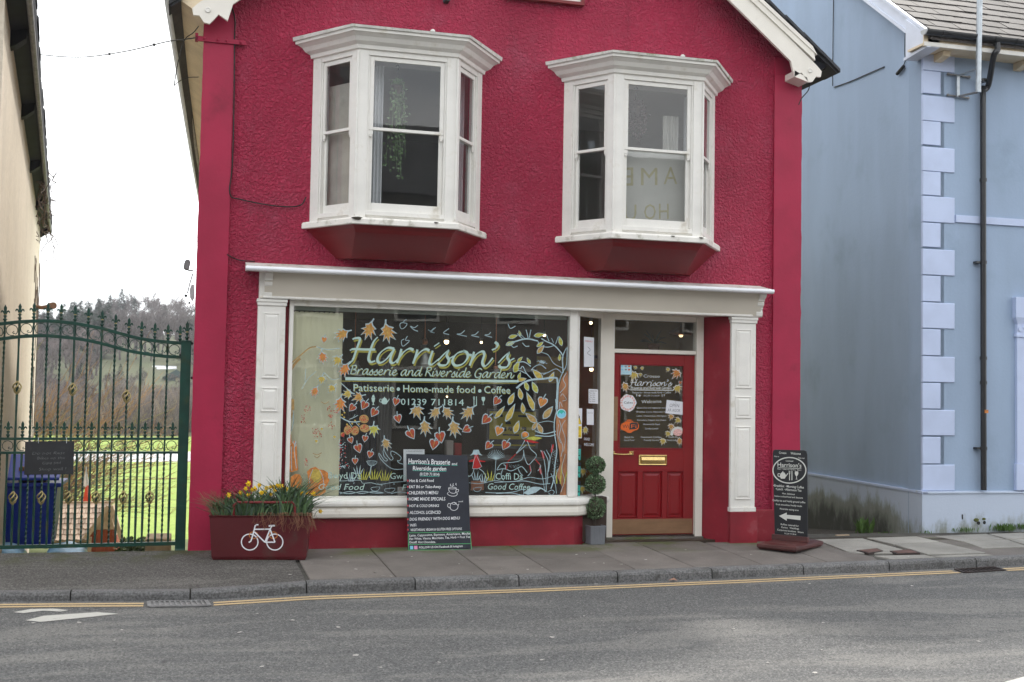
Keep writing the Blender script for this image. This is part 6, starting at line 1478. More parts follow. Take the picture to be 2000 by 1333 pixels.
# ================================================================== ON THE PAVEMENT
def leafcloud(c, r, n, size, seed, jitter=.12, sq=(1, 1, 1)):
    rnd = random.Random(seed); mb = MB(); c = V(c)
    for k in range(n):
        z = rnd.uniform(-1, 1); a = rnd.uniform(0, 6.283); q = math.sqrt(1-z*z); d_ = V((q*math.cos(a), q*math.sin(a), z))
        rr = r*(1-abs(rnd.gauss(0, jitter))+.04*rnd.random()+.05*mnoise.noise(d_*2.3+V((seed, 0, 0)))); p = c+V((d_.x*sq[0], d_.y*sq[1], d_.z*sq[2]))*rr
        t = (d_*rnd.uniform(.2, 1.0)+V((rnd.uniform(-1, 1), rnd.uniform(-1, 1), rnd.uniform(-.3, 1)))).normalized(); s_ = t.cross(V((rnd.uniform(-1, 1), rnd.uniform(-1, 1), rnd.uniform(-1, 1)))).normalized()
        s0 = size*rnd.uniform(.6, 1.25)
        mb.add([p-t*s0*.2, p+t*s0*.4+s_*s0*.42, p+t*s0*1.1, p+t*s0*.4-s_*s0*.42], [(0, 1, 2, 3)], 0 if rnd.random() < .7 else 1)
    return mb
# ---- topiary
M['box_leaf'] = mat('box leaf green', (.095, .165, .075), .45, .35, 30, spec=.5); M['box_leaf_light'] = mat('box leaf pale green', (.22, .32, .18), .4, .3, 30, spec=.5)
M['zinc'] = mat('grey ribbed planter', (.17, .18, .20), .5, .08, 6, metal=.2)
fa, fb, fc = PZ(1142, 1068, -.055), PZ(1170, 1072, -.055), PZ(1182, 1066, -.055)
cx_, cy_ = PZ(1161, 1062, -.055).x, PZ(1161, 1062, -.055).y
t = thing('topiary_tree', 'three ball topiary in a ribbed grey square pot beside the red door', 'plant', (cx_, cy_, -.055))
hw = .088; zt = PY(1160, 1028, cy_-.09).z
mb = MB(); loops = []
ribs = []; nR = 9
def rect_ribbed(h, w_):
    out = []
    for side in range(4):
        ang = side*math.pi/2+.12
        for k in range(nR*2):
            u = -1+2*k/(nR*2); d_ = w_*(1 if k % 2 else .965); x, y = u*w_, -d_
            out.append((cx_+x*math.cos(ang)-y*math.sin(ang), cy_+x*math.sin(ang)+y*math.cos(ang), h))
    return out
mb.loft([rect_ribbed(-.055, hw*.95), rect_ribbed(zt-.012, hw*1.03)], 0, True, True); pot = mb.build('pot', M['zinc'], t)
mb = MB()
for side in range(4):
    ang = side*math.pi/2+.12; c_, s_ = math.cos(ang), math.sin(ang); R2 = lambda x, y: (cx_+x*c_-y*s_, cy_+x*s_+y*c_)
    w2 = hw*1.08; pts = [R2(-w2, -w2), R2(w2, -w2), R2(w2*.85, -w2*.85), R2(-w2*.85, -w2*.85)]
    mb.prism([(x, y, zt-.014) for x, y in pts], (0, 0, .014))
mb.build('pot_rim', M['zinc'], pot)
mb = MB(); mb.box(cx_-hw*.85, cx_+hw*.85, cy_-hw*.85, cy_+hw*.85, zt-.03, zt-.015); mb.build('soil', M['soil'], pot)
M['twig'] = mat('dark twig', (.05, .035, .025), .8)
bc = [PY(1163.5, 909, cy_), PY(1163, 946, cy_), PY(1162, 993, cy_)]
mb = MB(); mb.tube([V((cx_, cy_, zt-.03)), bc[2]+V((0, 0, -.02)), bc[1], bc[0]], [.010, .008, .008, .007], 8); mb.build('stem', M['twig'], t)
for k, (c, r_) in enumerate(zip(bc, (.096, .103, .110))):
    m_ = MB(); m_.ball(c, r_*.86, 12, 8); m_.build('ball_core', M['twig'], t)
    o = leafcloud(c, r_, 1500, .017, 11+k, .05, (1, 1, .9 if k == 0 else 1)).build('leaf_ball', [M['box_leaf'], M['box_leaf_light']], t, recalc=False); o['kind'] = 'stuff'
# ---- leaning menu chalkboard
ml, mr = PZ(797, 1074.5, -.052), PZ(920, 1072.5, -.053)
lean = V((0, .06, 1)).normalized(); side = (mr-ml).normalized(); MP = Plane(ml, side.cross(lean))
c4 = [MP.at(x, y) for x, y in ((797, 1074.5), (920, 1072.5), (913, 890), (794, 887))]
t = thing('menu_chalkboard', 'tall dark menu chalkboard leaning against the shop window sill', 'chalkboard', (ml+mr)/2)
mb = MB(); mb.prism(c4, -MP.n*.018); mb.build('board', M['menu_board'], t, bevel=.003)
pr = Print(MP, .002); W_, GRN, RD, TL = 0, 1, 2, 3
ZB = lambda x, y: (770+x/5.794, 860+y/5.794)
def bt(s, x0, y0, x1, y1, h, mi=0, sh=.08): a, b = ZB(x0, y0); c, d = ZB(x1, y1); pr.text(s, a, b, c, d, h/5.794, mi, sh, jitter=.18, bold=.012)
a, b = ZB(160, 272); c, d = ZB(630, 280)
CM = [M['chalk'], M['chalk_green'], M['chalk_red'], M['chalk_teal'], M['sky_blue'], M['pink']]
def line(*a_):
    global pr
    pr = Print(MP, .002); bt(*a_); pr.build('chalk_writing', CM, t)
line("Harrison's Brasserie", 160, 268, 632, 278, 62); line('and', 650, 280, 712, 282, 28); line('Riverside garden', 210, 340, 588, 346, 48); line('(01239 711814)', 290, 400, 512, 404, 34)
pr = Print(MP, .002)
for p in ([(155, 272), (300, 268), (430, 282), (630, 285)], [(650, 286), (715, 287)], [(212, 345), (330, 348), (460, 355), (590, 352)], [(292, 406), (400, 410), (510, 408)]): pr.stroke([ZB(*q) for q in p], 1.0, TL, 3)
pr.build('chalk_underline', CM, t)
for s, x0, x1, y, h in (('Hot & Cold Food', 172, 448, 475, 34), ('EAT IN or Take-Away', 168, 530, 544, 34), ("CHILDREN'S MENU", 163, 497, 614, 38), ('HOME MADE SPECIALS', 165, 578, 684, 38), ('HOT & COLD DRINKS', 170, 507, 758, 30), ('ALCOHOL LICENCED', 175, 527, 836, 36), ('DOG FRIENDLY WITH DOG MENU', 175, 742, 912, 34), ('WiFi', 178, 250, 980, 34), ('VEGETARIAN, VEGAN & GLUTEN FREE OPTIONS', 185, 765, 1030, 28)):
    line(s, x0, y, x1, y-(14 if x1 > 700 else 2), h); pr = Print(MP, .002); pr.disc(*ZB(154, y-16), 1.5, 2.0, mi=RD, n=8); pr.build('chalk_dot', CM, t)
for k, (s, x1) in enumerate((('Latte, Cappuccino, Espresso, Americano, Mocha', 858), ('Flat White, Vienna, Macchiato, Tea, Herb + Fruit Tea', 858), ('Decaff, Hot Chocolate.', 470))): line(s, 172, 1092+k*38, x1, 1092+k*38-(24 if k < 2 else 4), 26)
line('FOLLOW US ON Facebook & Instagram', 280, 1228, 775, 1210, 26)
pr = Print(MP, .002)
for p in ([(160, 1050), (860, 1040)], [(160, 1050), (163, 1245)], [(163, 1182), (868, 1172)], [(860, 1042), (874, 1240)], [(163, 1244), (874, 1240)]): pr.stroke([ZB(*q) for q in p], .9, GRN, 1, smooth=False)
pr.build('chalk_frame', CM, t); pr = Print(MP, .002)
pr.poly([ZB(x, y) for x, y in ((178, 1198), (214, 1197), (215, 1236), (179, 1236))], 4); pr.poly([ZB(x, y) for x, y in ((224, 1197), (262, 1196), (264, 1235), (226, 1236))], 5)
pr.build('chalk_square', CM, t); pr = Print(MP, .002)
for p in ([(615, 540), (622, 580), (650, 600), (690, 598), (700, 560), (702, 545)], [(700, 560), (728, 560), (722, 585), (695, 590)], [(612, 590), (602, 610), (640, 632), (690, 632), (715, 612), (705, 595)], [(640, 495), (634, 510), (645, 522)], [(670, 490), (664, 504), (676, 518)], [(702, 486), (696, 500), (706, 512)], [(655, 512), (660, 530)]): pr.stroke([ZB(*q) for q in p], .9, 0, 3)
pr.ring(*ZB(658, 543), 7.6, 1.7, .8, 0)
pr.build('cup_drawing', CM, t); pr = Print(MP, .002)
for p in ([(640, 720), (632, 760), (650, 790), (690, 794), (718, 770), (725, 730), (735, 725)], [(640, 722), (612, 718), (605, 750), (632, 768)], [(640, 722), (672, 705), (722, 740)]): pr.stroke([ZB(*q) for q in p], .9, 0, 3)
pr.ring(*ZB(678, 716), 4.2, 2, .8, 0); bt("TEA'S", 725, 706, 778, 700, 14)
pr.build('teapot_drawing', CM, t)
# ---- maroon planter trough
zg = -.068
fl, fr = PZ(413, 1094, zg), PZ(598, 1094, zg)
ux = (fr-fl).normalized(); uy = V((-ux.y, ux.x, 0)); FP = Plane(fl, uy)
tl, tr = FP.at(409, 1007), FP.at(606, 1008); H_ = (tl.z+tr.z)/2-zg
dep = .40
t = thing('planter_trough', 'maroon steel planter trough with a white bicycle emblem and arched handle', 'planter', (fl+fr)/2)
def rect(z, grow):
    a = fl+(tl-fl)*((z-zg)/H_); b = fr+(tr-fr)*((z-zg)/H_); a.z = b.z = z
    return [a-ux*grow-uy*grow, b+ux*grow-uy*grow, b+ux*grow+uy*(dep+grow), a-ux*grow+uy*(dep+grow)]
mb = MB(); zt_ = zg+H_
mb.loft([rect(zg, -.01), rect(zg+.03, 0), rect(zt_-.02, 0), rect(zt_, .012), rect(zt_, -.012), rect(zt_-.05, -.014)], 0, True, True); box_ = mb.build('trough', M['maroon_dark'], t, bevel=.004)
mb = MB(); mb.poly([p+V((0, 0, .0)) for p in rect(zt_-.03, -.014)]); mb.build('soil', M['soil'], t)
for off, nm in ((.05, 1), (dep-.04, 2)):
    o_ = uy*off; hp = [FP.at(455, 1012)+o_, FP.at(456, 988)+o_, FP.at(462, 982.5)+o_, FP.at(570, 982.5)+o_, FP.at(575, 988)+o_, FP.at(576, 1012)+o_]
    mb = MB(); mb.tube(hp, .012, 8); mb.build('handle', M['maroon'], t)
pr = Print(FP, .003); ZP = lambda x, y: (370+x/6.347, 900+y/6.347)
BW = 2.6
pr.ring(*ZP(747, 1010), 16.2, 15.6, 2.2, 0, 36); pr.ring(*ZP(1058, 1010), 15.8, 15.6, 2.2, 0, 36)
pr.off = .0036
for p in ([(735, 1015), (760, 1000), (775, 960), (805, 850)], [(808, 852), (1000, 850)], [(805, 885), (935, 1012)], [(935, 1012), (1060, 1012)], [(1000, 850), (935, 1012)], [(1000, 852), (1060, 1012)], [(1000, 850), (1018, 815)]): pr.stroke([ZP(*q) for q in p], BW, 0, 1, smooth=len(p) > 2)
pr.stroke([ZP(*q) for q in ((805, 855), (815, 810), (835, 796), (855, 796))], 2.6, 0, 3); pr.stroke([ZP(*q) for q in ((982, 812), (1020, 808), (1060, 806))], 3.4, 0, 2)
pr.off = .0033
pr.ring(*ZP(795, 925), 8.6, 6.6, 1.7, 1, 24); pr.ring(*ZP(1040, 925), 7.8, 6.4, 1.7, 1, 24)
pr.build('bicycle_emblem', [M['pvc'], M['art_orange']], t)
# ---- planting: leaves as one mass, each daffodil its own thing
M['blade'] = mat('daffodil leaf green', (.075, .135, .055), .5, .3, 4); M['blade_dark'] = mat('dark bluish leaf', (.05, .085, .055), .5, .3, 4); M['dry'] = mat('dry brown stem', (.20, .10, .055), .8, .3, 8)
M['daff'] = mat('daffodil yellow', (.88, .66, .02), .5, .08, 20); M['trumpet'] = mat('daffodil deep yellow', (.80, .44, .01), .5, .1, 20)
def inbox(u, v): return fl+ux*((fr-fl).length*u)+uy*(dep*v)
zs = zt_-.03
mb = MB(); rnd = random.Random(5)
hts = [(0, .14), (.12, .22), (.22, .17), (.35, .28), (.5, .24), (.62, .28), (.75, .38), (.9, .33), (1, .14)]
def hmax(u):
    for (a, b), (c, d) in zip(hts, hts[1:]):
        if a <= u <= c: return b+(d-b)*(u-a)/(c-a)
    return .14
for k in range(620):
    u = rnd.random(); v = rnd.uniform(.08, .92); c = inbox(u, v)
    b0 = V((c.x, c.y, zs)); h = hmax(u)*rnd.uniform(.45, 1.12); la = rnd.gauss(0, .13)+(u-.5)*.22; lb = rnd.gauss(0, .08)-.03
    if rnd.random() < .12: la *= 3; h *= .8
    wv = rnd.uniform(.005, .0095); e = b0+V((la*h/.25, lb*h/.25, h)); m1 = b0+V((la*.3*h/.25, lb*.3*h/.25, h*.62)); ang = rnd.uniform(-.6, .6); s_ = V((math.cos(ang), math.sin(ang), 0))*wv
    mb.add([b0-s_*.7, b0+s_*.7, m1+s_, e+s_*.15, e-s_*.15, m1-s_], [(0, 1, 2, 5), (5, 2, 3, 4)], 0 if rnd.random() < .72 else 1)
o = mb.build('daffodil_leaves', [M['blade'], M['blade_dark']], recalc=False); tag(o, 'dense green daffodil leaves filling the maroon planter', 'leaves', kind='stuff')
mb = MB()
for k in range(90):
    u = .42+.6*rnd.random()**.7; c = inbox(min(u, 1.03), rnd.uniform(-.02, .3)); b0 = V((c.x, c.y, zs+.03)); q = V((rnd.gauss(.01, .05), -.06-rnd.random()*.06, 0)); L = rnd.uniform(.05, .16)
    mb.tube([b0, b0+q*.6+V((0, 0, .03)), b0+q+V((0, 0, -L*.5)), b0+q*1.2+V((rnd.gauss(0, .03), 0, -L))], .0014, 3)
for k in range(60):
    c = inbox(rnd.uniform(-.05, .2), rnd.uniform(.1, .8)); b0 = V((c.x, c.y, zs)); mb.tube([b0, b0+V((-rnd.random()*.08, 0, .10)), b0+V((-rnd.random()*.2, rnd.gauss(0, .04), rnd.uniform(.1, .26)))], .0014, 3)
tag(mb.build('dry_stems', M['dry']), 'dry brown stems trailing over the right rim of the maroon planter', 'dry stems', kind='stuff')
fl_px = [(485, 967, 3.6), (470+.0, 963, 0), (485, 945, 5.5), (497, 955, 5), (506, 948, 4.5), (511, 963, 4.8), (517, 962, 4), (521, 954, 4.5), (528, 951, 4), (535, 952, 4.6), (536, 958, 4.4), (542, 949, 4.8), (549, 950, 4.6), (529, 966, 4), (510, 975, 4.4), (447, 967, 4.6), (480, 955, 4), (560, 956, 4.8), (588, 964, 4.6), (599, 964, 3), (612, 965, 4.8), (626, 999, 4.2), (470, 963, 4.8), (493, 957, 4)]
DL = {(447, 967): 'lone yellow daffodil at the left end of the maroon planter', (626, 999): 'drooping yellow daffodil hanging beyond the right end of the planter', (485, 945): 'tallest yellow daffodil, in front of the red roughcast wall', (510, 975): 'lowest yellow daffodil just above the planter handle', (470, 963): 'yellow daffodil between the lone left one and the tallest one', (612, 965): 'yellow daffodil in front of the painted pumpkin, rightmost upright one', (588, 964): 'yellow daffodil in front of the painted window, leftmost of the three there', (560, 956): 'yellow daffodil against the white window frame right of the main cluster'}
for k, (x, y, s) in enumerate(fl_px):
    if s < 1: continue
    vv = .25+.5*((k*7) % 5)/5
    F = Plane(inbox(0, vv), uy).at(x, y); base = V((F.x+rnd.gauss(0, .02), F.y+.02, zs)) if x < 615 else V((F.x-.06, F.y+.02, zs))
    lab = DL.get((x, y), 'yellow daffodil in flower among the leaves of the maroon planter')
    t2 = thing('daffodil', lab, 'flower', base, 'daffodils in the maroon planter')
    mb = MB(); mb.tube([V(p) for p in catmull([base, (base+F)/2+V((rnd.gauss(0, .01), .01, .02)), F+V((0, .03, .012)), F+V((0, .012, .004))], 3)], .003, 5); mb.build('stem', M['blade'], t2)
    r_ = s/188*1.15; yaw = rnd.uniform(-.9, .9); pit = rnd.uniform(-.5, .2); f = V((math.sin(yaw)*math.cos(pit), -math.cos(yaw)*math.cos(pit), math.sin(pit))); s1 = f.cross(V((0, 0, 1))).normalized(); s2 = s1.cross(f)
    mb = MB()
    for j in range(6):
        a = j*math.pi/3+rnd.random()*.3; d_ = s1*math.cos(a)+s2*math.sin(a); p_ = f.cross(d_)
        mb.poly([F, F+d_*r_*.5+p_*r_*.34+f*.003, F+d_*r_*1.05+f*rnd.uniform(-.006, .004), F+d_*r_*.5-p_*r_*.34+f*.003])
    mb.build('petals', M['daff'], t2, recalc=False)
    mb = MB(); ring = lambda rr, dd: [F+f*dd+(s1*math.cos(2*math.pi*q/10)+s2*math.sin(2*math.pi*q/10))*rr for q in range(10)]
    mb.loft([ring(r_*.25, 0), ring(r_*.30, r_*.45), ring(r_*.42, r_*.8), ring(r_*.3, r_*.7)], 0, True, True, True); mb.build('trumpet', M['trumpet'], t2)
# ---- advertising board on its timber foot
zb = -.06
bl, br = PZ(1511, 1049, .035), PZ(1577, 1055, .035)
e1 = (br-bl); e1.z = 0; e1.normalize(); e2 = V((-e1.y, e1.x, 0))
SP = Plane(bl, e2); t = thing('advertising_board', 'black swing advertising board with white print on a dark red timber foot', 'sign', ((bl+br)/2).to_2d().to_3d()+V((0, 0, zb)))
c = (bl+br)/2; wd = (br-bl).length
mb = MB(); 
def base_rect(z, k, kx=0): return [V((c.x, c.y, z))+e1*(s1*(wd*.5+.03+k))+e2*(s2*(.36+k)) for s1, s2 in ((-1, -1), (1, -1), (1, 1), (-1, 1))]
mb.loft([base_rect(zb, -.015), base_rect(zb+.02, 0), base_rect(zb+.05, 0), base_rect(zb+.068, -.05)], 0, True, True); mb.build('base', M['sign_base'], t, bevel=.004)
mb = MB(); q = [V((c.x, c.y, zb+.066))+e1*(s1*(wd*.5+.012))+e2*(s2*.028) for s1, s2 in ((-1, -1), (1, -1), (1, 1), (-1, 1))]; mb.prism(q, (0, 0, .06)); mb.build('clamp_block', M['sign_base'], t, bevel=.005)
BPx = [(1513, 1047), (1577, 1052.5), (1576.3, 888), (1574.5, 882), (1570, 880), (1514, 878.5), (1510.5, 880), (1509, 886)]
pts = [SP.at(x, y) for x, y in BPx]
mb = MB(); mb.prism(pts, e2*.016 if SP.n.dot(e2) < 0 else -e2*.016); mb.build('panel', M['sign_black'], t, bevel=.002)
ZS_ = lambda x, y: (1470+x/5.794, 860+y/5.794)
pr = Print(SP, .002)
def st(s, x0, y0, x1, y1, h, sh=0.0): a, b = ZS_(x0, y0); c_, d = ZS_(x1, y1); q_ = Print(SP, .002); q_.text(s, a, b, c_, d, h/5.794, 0, sh, bold=.01); q_.build('sign_print', [M['sign_white']], t)
st('Croeso', 298, 154, 382, 158, 26); st('Welcome', 430, 162, 545, 168, 28); st('Eat in', 247, 190, 298, 193, 15); st('Take out', 512, 208, 588, 212, 16); st('Licensed', 376, 242, 458, 246, 18)
st("Harrison's", 282, 300, 552, 312, 50); st('Bistro   Coffee and Tea Shop   Bakery', 282, 332, 550, 346, 13)
a, b = ZS_(282, 309); c_, d = ZS_(552, 322); pr.poly([(a, b), (c_, d), (c_, d+.9), (a, b+.9)])
pr.build('sign_rule', [M['sign_white']], t); pr = Print(SP, .002); pr.ring(*ZS_(416, 342), 32.2, 25, 2.2, 0, 44); pr.build('oval_border', [M['sign_white']], t); pr = Print(SP, .002)
icons(pr, (-1, ZS_(342, 0)[0], ZS_(430, 0)[0], ZS_(497, 0)[0]), ZS_(0, 402)[1], .92); pr.build('sign_emblem', [M['sign_white']], t); pr = Print(SP, .002)
for s, x0, x1, y, dy, h in (('•Breakfast  •Morning Coffee', 234, 580, 525, 24, 28), ('•Lunch  •Afternoon Tea', 262, 552, 564, 20, 28), ('Hot, delicious', 336, 476, 612, 10, 20), ('home-cooked food and desserts', 248, 568, 640, 24, 20), ('Quality tea and freshly ground coffee', 224, 596, 688, 28, 22), ('Fruit smoothies freshly made', 264, 558, 735, 22, 20), ('Riverside eating area', 308, 520, 785, 18, 20), ('Buffets catered for:', 318, 524, 960, 22, 20), ('Parties   Weddings', 326, 524, 995, 18, 20), ('Corporate functions   Shows', 278, 576, 1022, 32, 20), ('01239 711814', 360, 492, 1065, 12, 18)): st(s, x0, y, x1, y+dy, h)
pr.poly([ZS_(x, y) for x, y in ((298, 858), (386, 820), (386, 846), (543, 858), (541, 906), (386, 888), (386, 914))])
pr.build('sign_arrow', [M['sign_white']], t)
# ---- small litter and leaves on the pavement and road
M['litter'] = mat('pale litter', (.45, .43, .40), .8); M['deadleaf'] = mat('dead leaf', (.30, .17, .12), .8)
mb = MB(); rnd = random.Random(3)
for k in range(70):
    if k < 40: x, y = rnd.uniform(560, 1980), rnd.uniform(1075, 1120); p = PZ(x, y, -.07)
    else: x, y = rnd.uniform(60, 1960), rnd.uniform(1190, 1325); p = PZ(x, y, ROADZ)
    if KY(p.x)+.14 < p.y < -.1: z = pavez(p.x, p.y)+.004
    elif p.y < KY(p.x)-.03: z = ROADZ+.004
    else: continue
    s = rnd.uniform(.006, .018); a = rnd.uniform(0, 6.28)
    mb.poly([(p.x+s*math.cos(a+q)*(1+.4*rnd.random()), p.y+s*math.sin(a+q), z+.006*rnd.random()) for q in (0, 1.3, 2.6, 4.2, 5.2)])
tag(mb.build('litter', M['litter']), 'tiny scraps of pale litter scattered over pavement and road', 'litter', kind='stuff')
p = PZ(1315, 1136, ROADZ); mb = MB(); mb.poly([(p.x-.05, p.y, ROADZ+.01), (p.x-.01, p.y-.03, ROADZ+.02), (p.x+.04, p.y-.01, ROADZ+.008), (p.x+.02, p.y+.03, ROADZ+.03), (p.x-.02, p.y+.02, ROADZ+.02)]); tag(mb.build('dead_leaf', M['deadleaf']), 'curled brown leaf lying in the gutter before the shop door', 'leaf')
# ================================================================== THE GREEN GATE
GY = .08
gate = thing('garden_gate', 'tall dark green iron gate with fleur de lis tips and gold twisted baskets', 'gate', (-.95, GY, -.06))
def g(x, y): p = PY(x, y, GY); return p
Z5 = lambda x, y: (x*.42, 560+y*.42); Z5b = lambda x, y: (x*.195, 590+y*.195)
def gz(zx, zy): return g(*Z5(zx, zy))
# rails (curves read in the gate plane)
top = [g(*Z5b(x, y)) for x, y in ((-300, 250), (-120, 235), (0, 222), (190, 202), (330, 194), (480, 192), (610, 201), (750, 217), (890, 241), (1030, 269), (1160, 305), (1290, 341), (1430, 373), (1560, 391), (1690, 405), (1815, 413))]
low = [g(*Z5b(x, y)) for x, y in ((-300, 410), (-120, 392), (0, 374), (190, 350), (330, 342), (480, 340), (610, 351), (750, 366), (890, 389), (1030, 421), (1160, 456), (1290, 491), (1430, 516), (1560, 536), (1690, 549), (1815, 554))]
mid1, mid2, bot = [[gz(x, a+(b-a)*(x-0)/835) for x in (-140, 0, 200, 400, 600, 835)] for a, b in ((708, 708), (773, 772), (1213, 1194))]
def rail(pts, h=.017, d=.014, name='rail'):
    mb = MB(); mb.loft([[p+V((0, -d, -h)), p+V((0, d, -h)), p+V((0, d, h)), p+V((0, -d, h))] for p in pts], 0, True, True); return mb.build(name, M['gate'], gate, bevel=.002)
def at(pts, x):
    for a, b in zip(pts, pts[1:]):
        if a.x <= x <= b.x: return a.z+(b.z-a.z)*(x-a.x)/(b.x-a.x)
    return pts[-1].z if x > pts[-1].x else pts[0].z
topS = [V(p) for p in catmull(top, 3)]; lowS = [V(p) for p in catmull(low, 3)]
rail(topS, .016); rail(lowS, .016); rail(mid1, .012); rail(mid2, .012); rail(bot, .018)
p0, p1 = g(353, 700), g(373, 700); ptop = g(363, 668).z
mb = MB(); mb.box(p0.x+.0, p1.x, GY-.05, GY+.05, -.075, ptop); mb.box(p0.x-.006, p1.x+.004, GY-.056, GY+.056, ptop, ptop+.012); post = mb.build('post', M['gate'], gate, bevel=.004)
for zy in (265, 318, 425, 730, 765, 1095, 700):
    p = gz(893 if zy % 2 else 840, zy); m_ = MB(); m_.ball(p+V((0, -.03, 0)), .014, 8, 6); m_.build('hinge_knob', M['cable'], post)
def twisted(x, z0, z1, s=.0088, turns=5.0):
    mb = MB(); L = z1-z0; n = max(8, int(L*22)); loops = []
    for k in range(n+1):
        f = k/n; z = z0+L*f; a = math.pi/4+ (turns*L)*2*math.pi*f*(1 if True else 1)
        e = min(1, min(f, 1-f)*L/.06); a = math.pi/4+turns*2*math.pi*L*f
        loops.append([(x+s*1.38*math.cos(a+q*math.pi/2), GY+s*1.38*math.sin(a+q*math.pi/2), z) for q in range(4)])
    return mb.loft(loops, 0, True, True)
bx = [gz(zx, 300).x for zx in (18, 86, 152, 217, 279, 344, 406, 471, 534, 596, 656, 718, 779)]
sp = bx[1]-bx[0]; bx = [bx[0]-sp*1.02]+bx
bars = []
for x in bx: bars.append(twisted(x, at(bot, x), at(topS, x)+.0).build('bar', M['gate'], gate))
sx = [(a+b)/2 for a, b in zip(bx, bx[1:])]+[bx[-1]+sp*.47]
ps = None
for x in sx:
    if ps is None: ps = twisted(0, 0, mid2[2].z-bot[2].z).build('bar', M['gate'], gate, origin=(0, 0, 0)); ps.location = V((x, 0, at(bot, x)))-WLOC[gate.name]; 
    else:
        o = ps.copy(); COL.objects.link(o); o.location = V((x, 0, at(bot, x)))-WLOC[gate.name]; WLOC[o.name] = WLOC[gate.name]
# fleur de lis finial, one mesh shared
def finial():
    mb = MB(); h = .0
    mb.lathe([(.012, 0), (.012, .018), (.020, .022), (.020, .03), (.010, .036), (.010, .05), (.017, .054), (.017, .062), (.008, .068)], (0, 0, 0), 10)
    core = [(0, .168), (.014, .138), (.012, .11), (.007, .088), (.007, .066), (-.007, .066), (-.007, .088), (-.012, .11), (-.014, .138)]
    mb.prism([(x, -.008, z) for x, z in core], (0, .016, 0))
    for s in (-1, 1):
        pet = [(.005, .078), (.012, .105), (.026, .116), (.038, .108), (.041, .092), (.035, .086), (.032, .096), (.024, .10), (.018, .09), (.012, .074)]
        mb.prism([(s*x, -.007, z) for x, z in pet], (0, .014, 0))
    return mb
F0 = finial().build('finial', M['gate'], gate, origin=(0, 0, 0))
mb = MB(); mb.lathe([(.0125, .070), (.0125, .079)], (0, 0, 0), 10); C0 = mb.build('finial_collar', M['gold'], F0, origin=(0, 0, 0))
gw = WLOC[gate.name]
def place_finial(x, z, k=1.0, first=[True]):
    if first[0]: o = F0; first[0] = False
    else:
        o = F0.copy(); COL.objects.link(o); c = C0.copy(); COL.objects.link(c); c.parent = o
    o.location = V((x, GY, z))-gw; o.scale = (k, k, k)
for x in bx: place_finial(x, at(topS, x)+.012)
for x in sx[:-1]: place_finial(x, at(mid1, x)+.010, .95)
place_finial(sx[-1]+.012, at(mid1, sx[-1])+.010, .95)
place_finial((p0.x+p1.x)/2+.005, ptop+.012, 1.15); place_finial(p0.x-.012, at(topS, p0.x)+.012, 1.0)
# ring with a curled tail, shared
def ring_mb():
    mb = MB(); r_ = .052; pts = []
    for k in range(23): a = R(-70-k*15.5); pts.append(V((r_*math.cos(a), 0, r_*math.sin(a))))
    pts += [V((.030, 0, -.030)), V((.014, 0, -.034)), V((.006, 0, -.024)), V((.014, 0, -.014)), V((.022, 0, -.018))]
    mb.tube([p+V((0, GY, 0)) for p in pts], .0042, 5); return mb
R0 = None
def place_ring(x, z, k=1.0):
    global R0
    if R0 is None: R0 = ring_mb().build('ring', M['gate'], gate, origin=(0, GY, 0)); o = R0
    else: o = R0.copy(); COL.objects.link(o)
    o.location = V((x, GY, z))-gw; o.scale = (k, 1, k)
for a, b in zip(bx, bx[1:]+[p0.x+.0]):
    x = (a+b)/2; place_ring(x, (at(topS, x)+at(lowS, x))/2, min(1.0, (b-a-.02)/.104)*.98)
    place_ring(x, (at(mid1, x)+at(mid2, x))/2, min(1.0, (b-a-.02)/.104)*.90)
# gold twisted basket, shared
def basket_mb():
    mb = MB(); h = .108
    for s in range(4):
        pts = []
        for k in range(13):
            f = k/12; r_ = .006+.031*math.sin(math.pi*f)**.8; a = s*math.pi/2+f*2.6; pts.append(V((r_*math.cos(a), r_*math.sin(a), h*(f-.5))))
        mb.tube(pts, .0078, 5)
    mb.lathe([(.010, -h*.5-.012), (.014, -h*.5), (.010, -h*.5+.012)], (0, 0, 0), 8); mb.lathe([(.010, h*.5-.012), (.014, h*.5), (.010, h*.5+.012)], (0, 0, 0), 8)
    return mb
B0 = None
def place_basket(x, z):
    global B0
    if B0 is None: B0 = basket_mb().build('gold_basket', M['gold'], gate, origin=(0, 0, 0)); o = B0
    else: o = B0.copy(); COL.objects.link(o)
    o.location = V((x, GY, z))-gw
for i, zy in ((2, 474), (6, 478), (10, 507)): place_basket(bx[i], gz(300, zy).z)
for i in (2, 4, 6, 8, 10, 12): place_basket(bx[i], gz(300, 982).z)
# chalkboard hung on the gate
CB = Plane((0, GY-.03, 0), (0, -1, 0))
t = thing('gate_chalkboard', 'small black chalkboard with faded writing hung on the green gate', 'chalkboard', CB.at(96, 928))
cc = [CB.at(x, y) for x, y in ((47, 928), (143, 927), (145, 862), (49, 863))]
mb = MB(); mb.prism(cc, (0, .012, 0)); mb.build('board', M['chalkboard'], t, bevel=.002)
pr = Print(CB, .0035); ZG = lambda x, y: (x/5.796, 860+y/5.796)
for s, x0, x1, y in (('Do not Rest', 365, 735, 165), ('Bikes on the', 420, 735, 220), ('Gate and', 480, 690, 275), ('Shop wall !', 440, 750, 345)):
    a, b = ZG(x0, y); c, d = ZG(x1, y-6); pr.text(s, a, b, c, d, 5.5, 0, .15, jitter=.5)
pr.build('chalk_writing', [M['chalk_faint']], t)
for x in (75, 130): m_ = MB(); m_.tube([CB.at(x, 866, .002), CB.at(x, 858, .004), g(x, 855)+V((0, -.02, .0))], .003, 5); m_.build('wire_hook', M['galv'], t)

